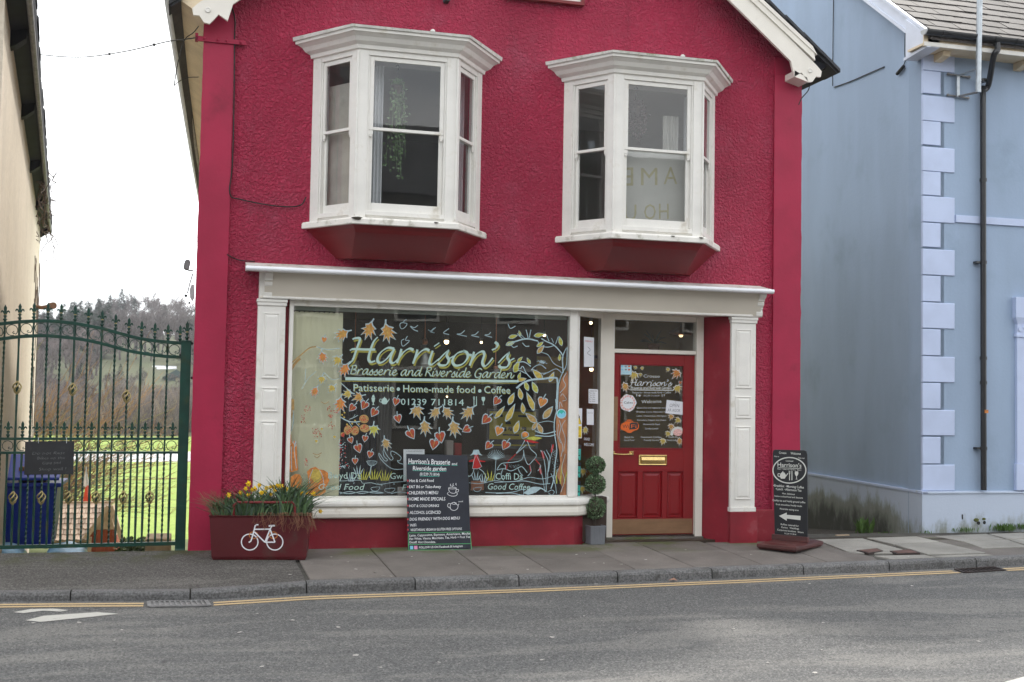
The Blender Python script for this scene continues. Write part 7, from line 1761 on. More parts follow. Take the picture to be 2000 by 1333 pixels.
# ================================================================== BEIGE HOUSE on the left
bh = thing('beige_house', 'tall beige roughcast house at the left edge with black eaves along its side', 'house', (-4, 8, 0))
def bx_at(y): return -1.95-.095*(y-1.7)
DEP = 18.0; EZ = 5.27
mb = MB(); mb.prism([(bx_at(-.1), -.10, -.15), (bx_at(-.1), -.10, EZ+.3), (bx_at(DEP), DEP, EZ+.3), (bx_at(DEP), DEP, -3.0)], (-.3, 0, 0)); mb.build('side_wall', M['beige'], bh)
xf = bx_at(-.05)
mb = MB(); mb.box(xf-6.5, xf-.3, -.10, .25, -.2, EZ+.3); mb.build('front_wall', M['beige'], bh)
mb = MB(); mb.box(xf-6.5, bx_at(DEP)-.3, DEP-.3, DEP, -3, EZ+.3); mb.build('rear_wall', M['beige'], bh)
# eaves: black soffit and fascia, gutter, brackets
def ev(y, dx, dz): return V((bx_at(y)+dx*(.50 if dx > 0 else 1), y, EZ+dz))
ysE = [-.25+ (DEP+.25+.4)*k/14 for k in range(15)]
mb = MB(); mb.loft([[ev(y, -.02, -.06), ev(y, .36, -.01), ev(y, .36, .17), ev(y, -.02, .17)] for y in ysE], 0, True, True); mb.build('eave_board', M['black_wood'], bh)
mb = MB(); mb.loft([[ev(y, .365, .06), ev(y, .375, .0), ev(y, .42, -.04), ev(y, .47, -.03), ev(y, .50, .03), ev(y, .50, .08), ev(y, .485, .08), ev(y, .44, .0), ev(y, .39, .06)] for y in ysE], 0, True, True); mb.build('gutter', M['black_wood'], bh)
mb = MB(); mb.tube([ev(y, .43, -.075) for y in ysE[:-1]], .03, 8); mb.build('eave_pipe', M['rust_iron'], bh)
for y in (1.2, 4.6, 8.7, 13.0, 17.5):
    m_ = MB(); m_.loft([[ev(y-.1, -.01, -.22), ev(y-.1, .10, -.20), ev(y-.1, .30, -.12), ev(y-.1, .33, -.02), ev(y-.1, -.01, -.02)], [ev(y+.1, -.01, -.22), ev(y+.1, .10, -.20), ev(y+.1, .30, -.12), ev(y+.1, .33, -.02), ev(y+.1, -.01, -.02)]], 0, True, True); m_.build('eave_bracket', M['black_wood'], bh)
mb = MB(); mb.loft([[ev(y, .48, .12), ev(y, .48, .18), ev(y, -3.2, 2.9), ev(y, -3.2, 2.8)] for y in (-.30, DEP+.45)], 0, True, True)
mb.loft([[V((bx_at(y)-3.2, y, EZ+2.9)), V((bx_at(y)-3.2, y, EZ+2.8)), V((bx_at(y)-6.9, y, EZ+.1)), V((bx_at(y)-6.9, y, EZ+.2))] for y in (-.30, DEP+.45)], 0, True, True); rf = mb.build('roof', M['dark_slate'], bh)
for k in range(45):
    y0 = -.30+k*.405; m_ = MB(); j = random.uniform(-.02, .03); m_.loft([[ev(y, .50+j, .13), ev(y, .50+j, .185), ev(y, .20, .40), ev(y, .20, .36)] for y in (y0, y0+.39)], 0, True, True); m_.build('eave_slate', M['dark_slate'], rf)
mb = MB(); mb.prism([(xf-6.5, -.09, EZ+.3), (xf-.0, -.09, EZ+.3), (xf-3.2, -.09, EZ+2.8)], (0, .3, 0)); mb.build('gable', M['beige'], bh)
mb = MB(); mb.prism([(xf+.50, -.30, EZ+.1), (xf+.50, -.30, EZ+.2), (xf-3.2, -.30, EZ+2.95), (xf-6.9, -.30, EZ+.2), (xf-6.9, -.30, EZ+.08), (xf-3.2, -.30, EZ+2.7)], (0, .05, 0)); mb.build('bargeboard', M['black_wood'], bh)
for z0 in (.9, 3.5):
    m_ = MB(); m_.box(xf-4.0, xf-2.8, -.13, -.07, z0, z0+1.4); w_ = m_.build('window', M['white_wood'], bh); m_ = MB(); m_.box(xf-3.92, xf-2.88, -.135, -.131, z0+.08, z0+1.32); m_.build('pane', M['black_plastic'], w_)
# overflow pipe near the back corner
p = PXx(80, 600, bx_at(15)+.05); yb = 15.4
c = V((bx_at(yb), yb, PY(85, 602, yb).z)); mb = MB(); mb.tube([c+V((-.05, 0, .02)), c+V((.15, -.1, .0)), c+V((.36, -.35, .02))], .045, 8); mb.tube([c+V((.34, -.35, .02)), c+V((.43, -.48, .03))], .075, 10); mb.build('overflow_pipe', mat('rusty brown pipe', (.16, .08, .045), .7), bh)
# bare creeper hanging on the eaves
M['creeper'] = mat('bare creeper stem', (.11, .075, .06), .9, .3)
mb = MB(); rnd = random.Random(9)
for k in range(20):
    y0 = rnd.uniform(9.5, 17.0); p = ev(y0, rnd.uniform(.25, .52), rnd.uniform(-.1, .2)); pts = [p]
    for j in range(7): p = p+V((rnd.uniform(-.16, .10), rnd.uniform(-.2, .5), rnd.uniform(-.20, .06))); pts.append(p)
    mb.tube(catmull(pts, 3), .009, 4)
for k in range(14):
    y0 = rnd.uniform(13, 17.6); p = V((bx_at(y0)+.02, y0, rnd.uniform(1, 4.6))); pts = [p]
    for j in range(6): p = p+V((.0, rnd.uniform(-.3, .3), rnd.uniform(-.5, .1))); p.x = bx_at(p.y)+.03; pts.append(p)
    mb.tube(catmull(pts, 3), .008, 4)
tag(mb.build('creeper', M['creeper']), 'bare tangled creeper hanging from the black eaves of the beige house', 'creeper')
# overhead cable between the houses
A = PY(373, 73, -.1); Bq = PXx(-60, 80, bx_at(5)+.1)
pts = [PY(x, y, yy) for x, y, yy in ((383, 74, -.05), (362, 77, .0), (325, 82, .4), (243, 101, 1.5), (155, 112, 3.0), (70, 106, 4.6), (30, 98, 5.4), (2, 91, 6.0))]
mb = MB(); Q = catmull(pts, 6); mb.tube(Q, .006, 5); t = mb.build('overhead_cable', M['cable']); tag(t, 'thin black cable sagging between the beige house and the red house', 'cable')
for k in (14, 20): m_ = MB(); m_.ball(Q[k], .016, 8, 6); m_.build('cable_tie', M['cable'], t)
mb = MB(); mb.tube(catmull([PY(x, y, .2) for x, y in ((402, 30), (380, 62), (362, 76), (352, 105), (346, 130), (340, 168))], 4), .005, 5); mb.tube(catmull([PY(x, y, .2) for x, y in ((340, 168), (352, 158), (368, 152), (388, 151))], 4), .004, 5)
tag(mb.build('loose_cable', M['cable']), 'loose thin wires hanging under the left eave of the red house', 'cable')

# ================================================================== BEHIND THE GATE
# blue wheelie bin
M['bin_blue'] = mat('blue bin plastic', (.016, .042, .36), .42, .08, 3); M['tarp'] = mat('pale blue plastic sheet', (.22, .42, .62), .3, .3, 6, bump=.6, bscale=9, bdist=.03)
YB = 4.6; s_ = lambda x, y, dy=0: PY(x, y, YB+dy)
t = thing('wheelie_bin', 'large dark blue wheelie bin with its lid propped open behind the gate', 'bin', s_(55, 1076))
zb_ = s_(55, 1078).z; a0, a1 = s_(-40, 945), s_(113, 945); zt2 = (a0.z+a1.z)/2
mb = MB(); mb.loft([[(a0.x+.06, YB+.05, zb_+.08), (a1.x-.07, YB+.05, zb_+.08), (a1.x-.07, YB+.75, zb_+.08), (a0.x+.06, YB+.75, zb_+.08)], [(a0.x, YB, zt2), (a1.x, YB, zt2), (a1.x, YB+.85, zt2), (a0.x, YB+.85, zt2)]], 0, True, True); mb.build('body', M['bin_blue'], t, bevel=.02)
mb = MB(); mb.box(a0.x-.04, a1.x+.045, YB-.04, YB+.89, zt2-.045, zt2+.01); mb.build('rim', M['bin_blue'], t, bevel=.012)
mb = MB(); mb.prism([(a0.x-.05, YB-.05, zt2+.05), (a0.x-.05, YB-.05, zt2+.09), (a1.x+.02, YB+.5, zt2+.42), (a1.x+.02, YB+.5, zt2+.38)], (0, .9, 0)) if False else mb.add([(a0.x-.05, YB-.05, zt2+.04), (a1.x+.02, YB-.05, zt2+.04), (a1.x+.02, YB+.88, zt2+.30), (a0.x-.05, YB+.88, zt2+.30), (a0.x-.05, YB-.05, zt2+.08), (a1.x+.02, YB-.05, zt2+.08), (a1.x+.02, YB+.88, zt2+.34), (a0.x-.05, YB+.88, zt2+.34)], [(0, 1, 2, 3), (7, 6, 5, 4), (0, 4, 5, 1), (1, 5, 6, 2), (2, 6, 7, 3), (3, 7, 4, 0)])
mb.build('lid', M['bin_blue'], t, bevel=.012)
for x in (a0.x+.15, a1.x-.15): m_ = MB(); m_.lathe([(.02, -.03), (.09, -.03), (.09, .03), (.02, .03)], (x, YB+.3, zb_+.09), 14, axis='Y'); m_.build('wheel', M['cable'], t)
mb = MB(); q0, q1 = s_(38, 938, .3), s_(92, 930, .3); mb.box(q0.x, q1.x, YB+.2, YB+.5, zt2+.0, zt2+.2); tag(mb.build('cardboard', mat('brown cardboard', (.22, .11, .06), .8), bevel=.005), 'brown cardboard box sticking out of the blue bin', 'box')
def sheetblob(name, label, px, Yc, mt, hgt):
    a, b = PY(px[0], px[1], Yc), PY(px[2], px[1], Yc); n = 16; m_ = 6; loops = []
    mb = MB(); vs = []
    for j in range(m_+1):
        for i in range(n+1):
            f, gq = i/n, j/m_; x = a.x+(b.x-a.x)*f; y = Yc-.3+.7*gq
            e = math.sin(math.pi*f)**.5*math.sin(math.pi*min(1, gq*.9+.08))
            z = a.z+hgt*e*(.75+.45*mnoise.noise(V((x*4, y*4, len(label))))) - (0 if e > .02 else .05); vs.append((x, y, z))
    mb.add(vs, [(j*(n+1)+i, j*(n+1)+i+1, (j+1)*(n+1)+i+1, (j+1)*(n+1)+i) for j in range(m_) for i in range(n)], 0, True); o = mb.build(name, mt, None, recalc=False)
    s2 = o.modifiers.new('thick', 'SOLIDIFY'); s2.thickness = .006
    return tag(o, label, 'plastic sheet')
sheetblob('plastic_sheet', 'crumpled pale blue plastic sheet on the ground to the right of the blue bin', (88, 1086, 170), 4.0, M['tarp'], .21)
sheetblob('plastic_sheet', 'crumpled blue plastic sheet at the left foot of the blue bin', (-30, 1086, 48), 3.9, M['tarp'], .20)
# playhouse
YP = 15.5; hp = lambda x, y, dy=0: PY(x, y, YP+dy)
M['ph_wood'] = mat('bare pale timber', (.42, .32, .22), .8, .15, 8); M['ph_red'] = mat('red brown stained boards', (.26, .055, .022), .7, .2, 6, objvar=.15); M['ph_blue'] = mat('pale blue painted boards', (.22, .40, .62), .7, .1, 6); M['shingle'] = mat('weathered cedar shingle', (.42, .33, .27), .85, .15, 9, objvar=.28)
t = thing('playhouse', 'wooden playhouse with pale cedar shingles, red gable end and blue side', 'playhouse', hp(170, 1085))
zb_ = hp(170, 1090).z-.1; x0, x1, x2 = hp(100, 1040).x, hp(176, 1040).x, hp(228, 1040).x
ze = hp(140, 1046).z; zr = hp(190, 989).z
# body
n = 9
for k in range(n):
    xa = x0+(x1-x0)*k/n; m_ = MB(); m_.box(xa+.004, xa+(x1-x0)/n-.004, YP, YP+.03, zb_, ze); m_.build('board', M['ph_blue'], t)
n = 7
yg = YP-.15
for k in range(n):
    xa = x1+(x2-x1)*k/n; xb = xa+(x2-x1)/n; xm = (xa+xb)/2; top_ = ze+.0
    m_ = MB(); m_.box(xa+.003, xb-.003, yg, yg+.03, zb_, hp(200, 1034).z); m_.build('board', M['ph_red'], t)
xr = (x1+x2)/2+.12
mb = MB(); zg_ = hp(200, 1033).z; mb.prism([(x1+.08, yg+.01, zg_), (x2-.06, yg+.01, zg_), (xr, yg+.01, zr-.06)], (0, .03, 0)); mb.build('gable', M['ph_wood'], t)
for (a, b, c_, d) in ((x1-.10, ze-.08, xr-.02, zr+.01), (x2+.12, ze-.08, xr+.02, zr+.01)):
    dv = V((c_-a, 0, d-b)).normalized(); nn = V((-dv.z, 0, dv.x))*.05
    m_ = MB(); m_.prism([V((a, yg-.06, b))-nn, V((c_, yg-.06, d))-nn, V((c_, yg-.06, d))+nn, V((a, yg-.06, b))+nn], (0, .03, 0)); m_.build('bargeboard', M['ph_wood'], t)
mb = MB(); mb.box(x1-.03, x1+.05, yg-.05, yg+.02, zb_, ze-.02); mb.build('corner_board', M['ph_wood'], t)
mb = MB(); mb.box(x0, x2, YP+.03, YP+1.6, zb_, ze); mb.build('body', M['ph_red'], t)
mb = MB(); mb.prism([(x2, yg+.03, ze), (xr, yg+.03, zr-.07), (x1, yg+.03, ze)], (0, 1.7, 0)); mb.build('gable_block', M['ph_wood'], t)
# roof of the low wing faces the street: shingles in rows
rows = 7; yb0, yb1 = YP-.22, YP+.75
SH = None
for j in range(rows):
    f0, f1 = j/rows, (j+1.25)/rows
    xa, xb = x0-.05, x1+.0+ (j/rows)*(xr-x1)
    nsh = max(3, int((xb-xa)/.135))
    for k in range(nsh):
        xs0 = xa+(xb-xa)*(k+(.5 if j % 2 else 0)*0)/nsh; wq = (xb-xa)/nsh-.008
        y_0, y_1 = yb0+(yb1-yb0)*f0, yb0+(yb1-yb0)*min(1.05, f1); z_0, z_1 = ze-.10+(zr-ze+.08)*f0, ze-.10+(zr-ze+.08)*min(1.05, f1)
        dz = random.uniform(0, .014)
        m_ = MB(); m_.prism([(xs0, y_0, z_0+.02+dz), (xs0+wq*.5, y_0-.02, z_0+.008+dz), (xs0+wq, y_0, z_0+.02+dz), (xs0+wq, y_1, z_1+.004), (xs0, y_1, z_1+.004)], (0, -.008, .016)); m_.build('shingle', M['shingle'], t)
mb = MB(); mb.prism([(x0-.05, yb0, ze-.11), (x1, yb0, ze-.11), (xr, yb1, zr-.02), (x0-.05, yb1, zr-.02)], (0, .03, -.03)); mb.build('roof', M['ph_wood'], t)
mb = MB(); mb.box(x0-.06, xr+.02, yb1-.02, yb1+.06, zr-.01, zr+.035); mb.build('ridge_board', M['ph_wood'], t)
# flag
M['flag_red'] = mat('flag red', (.75, .09, .045), .7); M['flag_white'] = mat('flag white', (.75, .75, .76), .7)
t = thing('flag', 'white and red flag hanging limp from a thin pole behind the playhouse', 'flag', hp(168, 1000, 1.2))
mb = MB(); mb.tube([hp(175, 1010, 1.2), hp(168, 912, 1.2)], .012, 6); mb.build('pole', M['galv'], t)
mb = MB(); A_ = [hp(x, y, 1.2) for x, y in ((168, 915), (172, 935), (176, 955), (178, 985), (163, 988), (163, 950), (161, 944), (164, 935))]
mb.prism(A_[:3]+A_[5:], (0, .02, 0), 0); mb.build('flag_cloth', M['flag_white'], t)
mb = MB(); mb.prism([hp(x, y, 1.19) for x, y in ((170, 948), (175, 950), (178, 970), (177, 990), (157, 992), (163, 975), (166, 955))], (0, .02, 0)); mb.build('flag_cloth', M['flag_red'], t)
# wooden planters and low shrub by the gate's right
mb = MB(); a, b = PY(283, 1080, 9), PY(334, 1052, 9); mb.box(a.x, b.x, 9, 9.8, a.z-.2, b.z); tag(mb.build('planter_box', M['ph_wood'], bevel=.02), 'plain pale timber planter box on the garden slope', 'planter')
# ---- trees and shrubs
M['bark'] = mat('grey brown bark', (.085, .07, .058), .9, .25, 8); M['twig_grey'] = mat('grey purple twig haze', (.135, .11, .105), .9, .25, 3, objvar=.25); M['twig_orange'] = mat('orange brown willow twig', (.33, .20, .095), .8, .3, 3, objvar=.2); M['twig_yellow'] = mat('yellow green willow twig', (.28, .26, .08), .8, .2)
M['conifer'] = mat('dark conifer foliage', (.030, .045, .030), .9, .3, 3); M['evergreen'] = mat('evergreen bush', (.06, .085, .035), .8, .3, 4)
def bare_tree(seed, h, spread, depth=4, twigs=True):
    rnd = random.Random(seed); tr = MB(); tw = MB()
    def grow(p, d_, L, r_, lv):
        e = p+d_*L; mid = p+d_*L*.5+V((rnd.gauss(0, .04), rnd.gauss(0, .04), 0))*L
        (tr if lv < 2 else tw).tube([p, mid, e], [r_, r_*.85, r_*.65], 5 if lv < 2 else 3, caps=False)
        if lv >= depth: return
        n_ = 3 if lv < 2 else 4
        for k in range(n_):
            a = rnd.uniform(0, 6.28); t_ = d_.orthogonal().normalized(); t2 = d_.cross(t_); dv = (d_*rnd.uniform(.7, 1.1)+(t_*math.cos(a)+t2*math.sin(a))*spread*rnd.uniform(.5, 1.2)+V((0, 0, .12))).normalized()
            grow(p+d_*L*rnd.uniform(.55, 1), dv, L*rnd.uniform(.55, .8), r_*.55, lv+1)
    grow(V((0, 0, 0)), V((rnd.gauss(0, .05), rnd.gauss(0, .05), 1)).normalized(), h*.36, h*.022, 0)
    return tr, tw
import numpy as np
def bare_tree2(seed, depth, h=10, spread=.62, rmin=.035):
    rnd = random.Random(seed); mb = MB()
    def grow(p, d_, L, r_, lv):
        e = p+d_*L; mid = p+d_*L*.5+V((rnd.gauss(0, .05), rnd.gauss(0, .05), 0))*L
        r_ = max(r_, rmin)
        mb.tube([p, mid, e], [r_, r_*.85, max(rmin*.7, r_*.6)], 5 if lv < 1 else 3, 0 if lv < 2 else 1, True, False)
        if lv >= depth: return
        for k in range(3 if lv < 2 else 4):
            a = rnd.uniform(0, 6.28); t_ = d_.orthogonal().normalized(); t2 = d_.cross(t_)
            dv = (d_*rnd.uniform(.7, 1.1)+(t_*math.cos(a)+t2*math.sin(a))*spread*rnd.uniform(.5, 1.25)+V((0, 0, .14))).normalized()
            grow(p+d_*L*rnd.uniform(.5, 1), dv, L*rnd.uniform(.58, .82), r_*.55, lv+1)
    grow(V((0, 0, 0)), V((rnd.gauss(0, .05), rnd.gauss(0, .05), 1)).normalized(), h*.34, h*.02, 0)
    return mb
def mesh_arrays(mb): return np.array(mb.v, dtype=np.float32), np.array([f for f in mb.f], dtype=np.int32), np.array(mb.mi, dtype=np.int32)
def scatter(name, protos_, spots, mats, label, cat):
    """many copies joined into one mass, quads only"""
    VS, FS, MI = [], [], []; off = 0
    for (pi, x, y, z, s, a, sz) in spots:
        v, f, mi = protos_[pi]; c, sn = math.cos(a), math.sin(a)
        w_ = np.empty_like(v); w_[:, 0] = (v[:, 0]*c-v[:, 1]*sn)*s+x; w_[:, 1] = (v[:, 0]*sn+v[:, 1]*c)*s+y; w_[:, 2] = v[:, 2]*s*sz+z
        VS.append(w_); FS.append(f+off); MI.append(mi); off += len(v)
    v = np.concatenate(VS); f = np.concatenate(FS); mi = np.concatenate(MI)
    me = bpy.data.meshes.new(name); me.vertices.add(len(v)); me.vertices.foreach_set('co', v.ravel())
    me.loops.add(f.size); me.loops.foreach_set('vertex_index', f.ravel()); me.polygons.add(len(f)); me.polygons.foreach_set('loop_start', np.arange(0, f.size, f.shape[1], dtype=np.int32)); me.polygons.foreach_set('loop_total', np.full(len(f), f.shape[1], dtype=np.int32))
    for m_ in mats: me.materials.append(m_)
    me.polygons.foreach_set('material_index', mi); me.update(); me.validate()
    o = bpy.data.objects.new(name, me); COL.objects.link(o); WLOC[o.name] = V((0, 0, 0)); tag(o, label, cat, kind='stuff'); return o
def conifer(h, r_, seed):
    r2 = random.Random(seed); mb = MB()
    for k in range(900):
        f = r2.random()**.7; z = h*(1-f*.9); rr = r_*f*(.55+.45*r2.random())*(1+.25*math.sin(f*34)); a = r2.uniform(0, 6.28); p = V((rr*math.cos(a), rr*math.sin(a), z)); d_ = V((math.cos(a), math.sin(a), r2.uniform(-.5, .2))).normalized()*h*.06; s1 = V((-math.sin(a), math.cos(a), r2.uniform(-.4, .4)))*h*.018
        mb.add([p-s1, p+d_-s1*.2, p+d_+s1*.2, p+s1], [(0, 1, 2, 3)], 2)
    return mb
TP = [bare_tree2(40+k, 4, rmin=.05) for k in range(5)]; TA = [mesh_arrays(m_) for m_ in TP+[conifer(9, 2.4, 70+k) for k in range(2)]]
rnd = random.Random(77); spots = []
def inview(x, y): 
    px = 1000+FPX*(V((x, y, 0))-V((CAM.x, CAM.y, 0))).dot(V((_r.x, _r.y, 0)))/((V((x, y, 0))-V((CAM.x, CAM.y, 0))).dot(V((_d.x, _d.y, 0)))); return px
def xrange_at(y, pa=-60, pb=460):
    a = PY(pa, 700, y).x; b = PY(pb, 700, y).x; return a, b
for k in range(640):
    y = 109+ (rnd.random()**1.25)*345; a, b = xrange_at(y); x = rnd.uniform(a, b); px = inview(x, y); z = landz(x, y)
    if 205 < px < 365 and 168 < y < 204: continue
    if 255 < px < 320 and 250 < y < 300: continue
    s = rnd.uniform(.62, 1.15)*(.75 if y < 160 else 1.0)
    if y < 180: s *= .34 if px > 190 else .6
    kind_ = 5+rnd.randrange(2) if (px < 215 and y > 215 and rnd.random() < .75) or rnd.random() < .05 else rnd.randrange(5)
    spots.append((kind_, x, y, z-.3, s, rnd.uniform(0, 6.28), rnd.uniform(.85, 1.15)))
M['wood_bark'] = mat('winter wood branches', (.095, .080, .077), .95, .3, .05, 'World'); M['wood_twig'] = mat('winter wood twigs', (.135, .110, .105), .95, .35, .035, 'World')
scatter('woodland', TA, spots, [M['wood_bark'], M['wood_twig'], M['conifer']], 'bare winter woodland covering the far hillside across the river', 'wood')
# scrub along the river edge
SP_ = []
for k in range(3):
    mb = MB(); r2 = random.Random(300+k)
    for j in range(150):
        a = r2.uniform(0, 6.28); L = r2.uniform(1.2, 3.4); q = r2.uniform(.1, .55); p0_ = V((r2.gauss(0, .5), r2.gauss(0, .5), 0)); d_ = V((math.cos(a)*q, math.sin(a)*q, 1)).normalized()
        mb.tube([p0_, p0_+d_*L*.5+V((r2.gauss(0, .1), 0, 0)), p0_+d_*L+V((math.cos(a), math.sin(a), -.2))*.3], [.035, .03, .02], 3, 0 if r2.random() < .4 else 1, True, False)
    SP_.append(mesh_arrays(mb))
spots = []
for k in range(130):
    y = rnd.uniform(107, 140); a, b = xrange_at(y); x = rnd.uniform(a, b); spots.append((rnd.randrange(3), x, y, landz(x, y)-.1, rnd.uniform(.6, 1.1), rnd.uniform(0, 6.28), rnd.uniform(.8, 1.2)))
M['scrub'] = mat('dry riverside scrub', (.25, .20, .14), .95, .25, .06, 'World'); M['scrub2'] = mat('grey riverside scrub', (.20, .17, .155), .95, .25, .05, 'World')
scatter('scrub', SP_, spots, [M['scrub'], M['scrub2']], 'dry brown scrub along the foot of the wooded hill', 'scrub')
# skyline trees one can tell apart
def tree_thing(name, label, loc, group=None):
    return thing(name, label, 'tree', loc, group)
for i, (px, y, h, r_, lab) in enumerate(((214, 330, 9.5, 2.2, 'dark conifer on the skyline, the shorter one left of its neighbour'), (236, 335, 11.5, 2.0, 'tall dark conifer on the skyline with bare trees round it'), (262, 330, 9, 1.6, 'slim dark conifer on the skyline above the white houses'))):
    p = PY(px, 620, y); z = landz(p.x, y)+1.5; t = tree_thing('conifer', lab, (p.x, y, z), 'conifers on the far skyline')
    mb = conifer(h, r_, 50+i); mb.mi = [0]*len(mb.mi); mb.v = [(a+p.x, b+y, c+z) for a, b, c in mb.v]; o = mb.build('crown', M['conifer'], t, recalc=False); mb = MB(); mb.tube([(p.x, y, z-1), (p.x, y, z+h*.9)], [.2, .05], 6); mb.build('trunk', M['bark'], t)
big = [bare_tree2(140+k, 5, 12, .6, .04) for k in range(3)]
sk = [(120, 300, .8), (145, 310, .85), (182, 315, .9), (196, 345, .95), (222, 350, 1.1), (252, 345, 1.15), (274, 340, 1.25), (290, 350, 1.2), (308, 345, 1.1), (328, 335, 1.15), (346, 330, 1.0), (362, 320, .95)]
tagl = ['left of the hill notch', 'in the hill notch', 'rising right of the notch', 'just left of the shorter conifer', 'between the two conifers', 'right of the tall conifer', 'crowning the hill, left of the tallest', 'crowning the hill top, broadest of the row', 'on the hill top above the white houses', 'above the green barn roof', 'near the red house corner on the skyline', 'nearest the red house corner on the skyline']
for i, (px, y, s) in enumerate(sk):
    p = PY(px, 620, y); z = landz(p.x, y)-.3; t = tree_thing('bare_tree', 'leafless winter tree on the far skyline '+tagl[i], (p.x, y, z), 'bare trees on the far skyline')
    m_ = big[i % 3]; a = i*1.3; c_, s_n = math.cos(a), math.sin(a)
    for nm, mi, mt_ in (('trunk', 0, M['wood_bark']), ('crown', 1, M['wood_twig'])):
        mb = MB(); idx = {}; 
        for f, q in zip(m_.f, m_.mi):
            if q != mi: continue
            g_ = []
            for k in f:
                if k not in idx: idx[k] = len(mb.v); x, yy, zz = m_.v[k]; mb.v.append(((x*c_-yy*s_n)*s+p.x, (x*s_n+yy*c_)*s+y, zz*s+z))
                g_.append(idx[k])
            mb.f.append(tuple(g_)); mb.mi.append(0); mb.sm.append(True)
        mb.build(nm, mt_, t, recalc=False)
# willow shrub with orange stems behind the beige house
p0_ = V((PY(62, 905, 21).x-.8, 21, landz(-3, 21)))
t = thing('willow_shrub', 'bare orange stemmed willow shrub arching out from behind the beige house', 'shrub', p0_)
for nm, cnt, mt_, sd in (('stem', 150, M['twig_orange'], 1), ('yellow_stem', 26, M['twig_yellow'], 2), ('grey_stem', 60, M['twig_grey'], 3)):
    r2 = random.Random(sd); mb = MB()
    for k in range(cnt):
        L = r2.uniform(1.6, 5.2); el = r2.uniform(.32, 1.35); dx = math.cos(el); b0 = p0_+V((r2.uniform(-.9, .9), r2.uniform(-.8, .8), r2.uniform(0, .6)))
        dv = V((dx, r2.uniform(-.3, .3), math.sin(el))); e = b0+dv*L+V((.35*dx*L*.5, 0, -.10*L*dx)); mid = b0+dv*L*.5+V((0, 0, .09*L))
        Q = catmull([b0, mid, e], 4); mb.tube(Q, [.014-.010*i/len(Q) for i in range(len(Q))], 3, caps=False)
        for j in range(5):
            q = Q[r2.randrange(3, len(Q))]; ee = q+(dv+V((r2.uniform(-.5, .5), r2.uniform(-.4, .4), r2.uniform(-.1, .7))))*r2.uniform(.25, .8); mb.tube([q, (q+ee)/2+V((0, 0, .03)), ee], [.007, .006, .004], 3, caps=False)
    o = mb.build(nm, mt_, t, recalc=False); o['kind'] = 'stuff'
# low green bush near the gate foot at the right
t = thing('green_bush', 'low dark green bush on the garden slope beside the playhouse', 'bush', PY(245, 1080, 13))
c = PY(268, 1078, 13); mb = leafcloud(c, .34, 900, .07, 5, .3, (1.3, 1, .8)); o = mb.build('foliage', [M['evergreen'], M['plant']], t, recalc=False); o['kind'] = 'stuff'
m_ = MB(); m_.tube([c+V((0, 0, -.5)), c], .03, 6); m_.build('stem', M['bark'], t)
# far houses
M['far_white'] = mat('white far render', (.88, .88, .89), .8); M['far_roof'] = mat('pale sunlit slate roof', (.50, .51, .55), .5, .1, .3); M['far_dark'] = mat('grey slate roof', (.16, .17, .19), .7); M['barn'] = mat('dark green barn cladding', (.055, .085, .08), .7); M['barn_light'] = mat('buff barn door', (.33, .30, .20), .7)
def far_house(px0, px1, pyt, pye, pyb, Y, label, wallm, roofm, depth=7, barn=False):
    a, b = PY(px0, pye, Y), PY(px1, pye, Y); zt, ze, zb2 = PY((px0+px1)/2, pyt, Y).z, (a.z+b.z)/2, PY((px0+px1)/2, pyb, Y).z
    t = thing('far_barn' if barn else 'far_house', label, 'barn' if barn else 'house', ((a.x+b.x)/2, Y, zb2), None if barn else 'white houses on the far hillside')
    mb = MB(); mb.box(a.x, b.x, Y, Y+depth, zb2-2, ze); mb.build('wall', wallm, t)
    mb = MB(); y_ = Y-.3
    if barn: mb.prism([(a.x-.4, y_, ze), (b.x+.4, y_, ze), ((a.x+b.x)/2, y_, zt)], (0, depth, 0))
    else: mb.prism([(a.x-.3, y_, ze), (a.x-.3, y_+depth+.6, ze), (a.x-.3, y_+depth*.5+.3, zt)], (b.x-a.x+.6, 0, 0))
    mb.build('roof', roofm, t)
    if not barn:
        n = max(2, int((b.x-a.x)/2.2))
        for k in range(n):
            x = a.x+(b.x-a.x)*(k+.5)/n; m_ = MB(); m_.box(x-.4, x+.4, Y-.05, Y+.02, zb2+(ze-zb2)*.35, zb2+(ze-zb2)*.8); m_.build('window', M['far_dark'], t)
    else:
        m_ = MB(); m_.box(a.x+(b.x-a.x)*.48, a.x+(b.x-a.x)*.66, Y-.1, Y+.02, zb2-1.5, ze+(zt-ze)*.35); m_.build('door', M['barn_light'], t)
far_house(204, 222, 722, 729, 737, 205, 'small white far house, leftmost on the hillside', M['far_white'], M['far_roof'])
far_house(217, 232, 708, 716, 728, 215, 'white far house with pale roof just right of the leftmost one', M['far_white'], M['far_roof'])
far_house(268, 292, 710, 721, 729, 205, 'white far house in the middle of the hillside', M['far_white'], M['far_roof'])
far_house(300, 318, 714, 724, 734, 195, 'white far house beside the long pale roof', M['far_white'], M['far_roof'])
far_house(308, 340, 714, 733, 738, 190, 'long low far building with a broad pale roof', M['far_dark'], M['far_roof'], 12)
far_house(322, 366, 722, 738, 752, 175, 'dark green far barn with a buff door strip', M['barn'], M['barn'], 8, True)
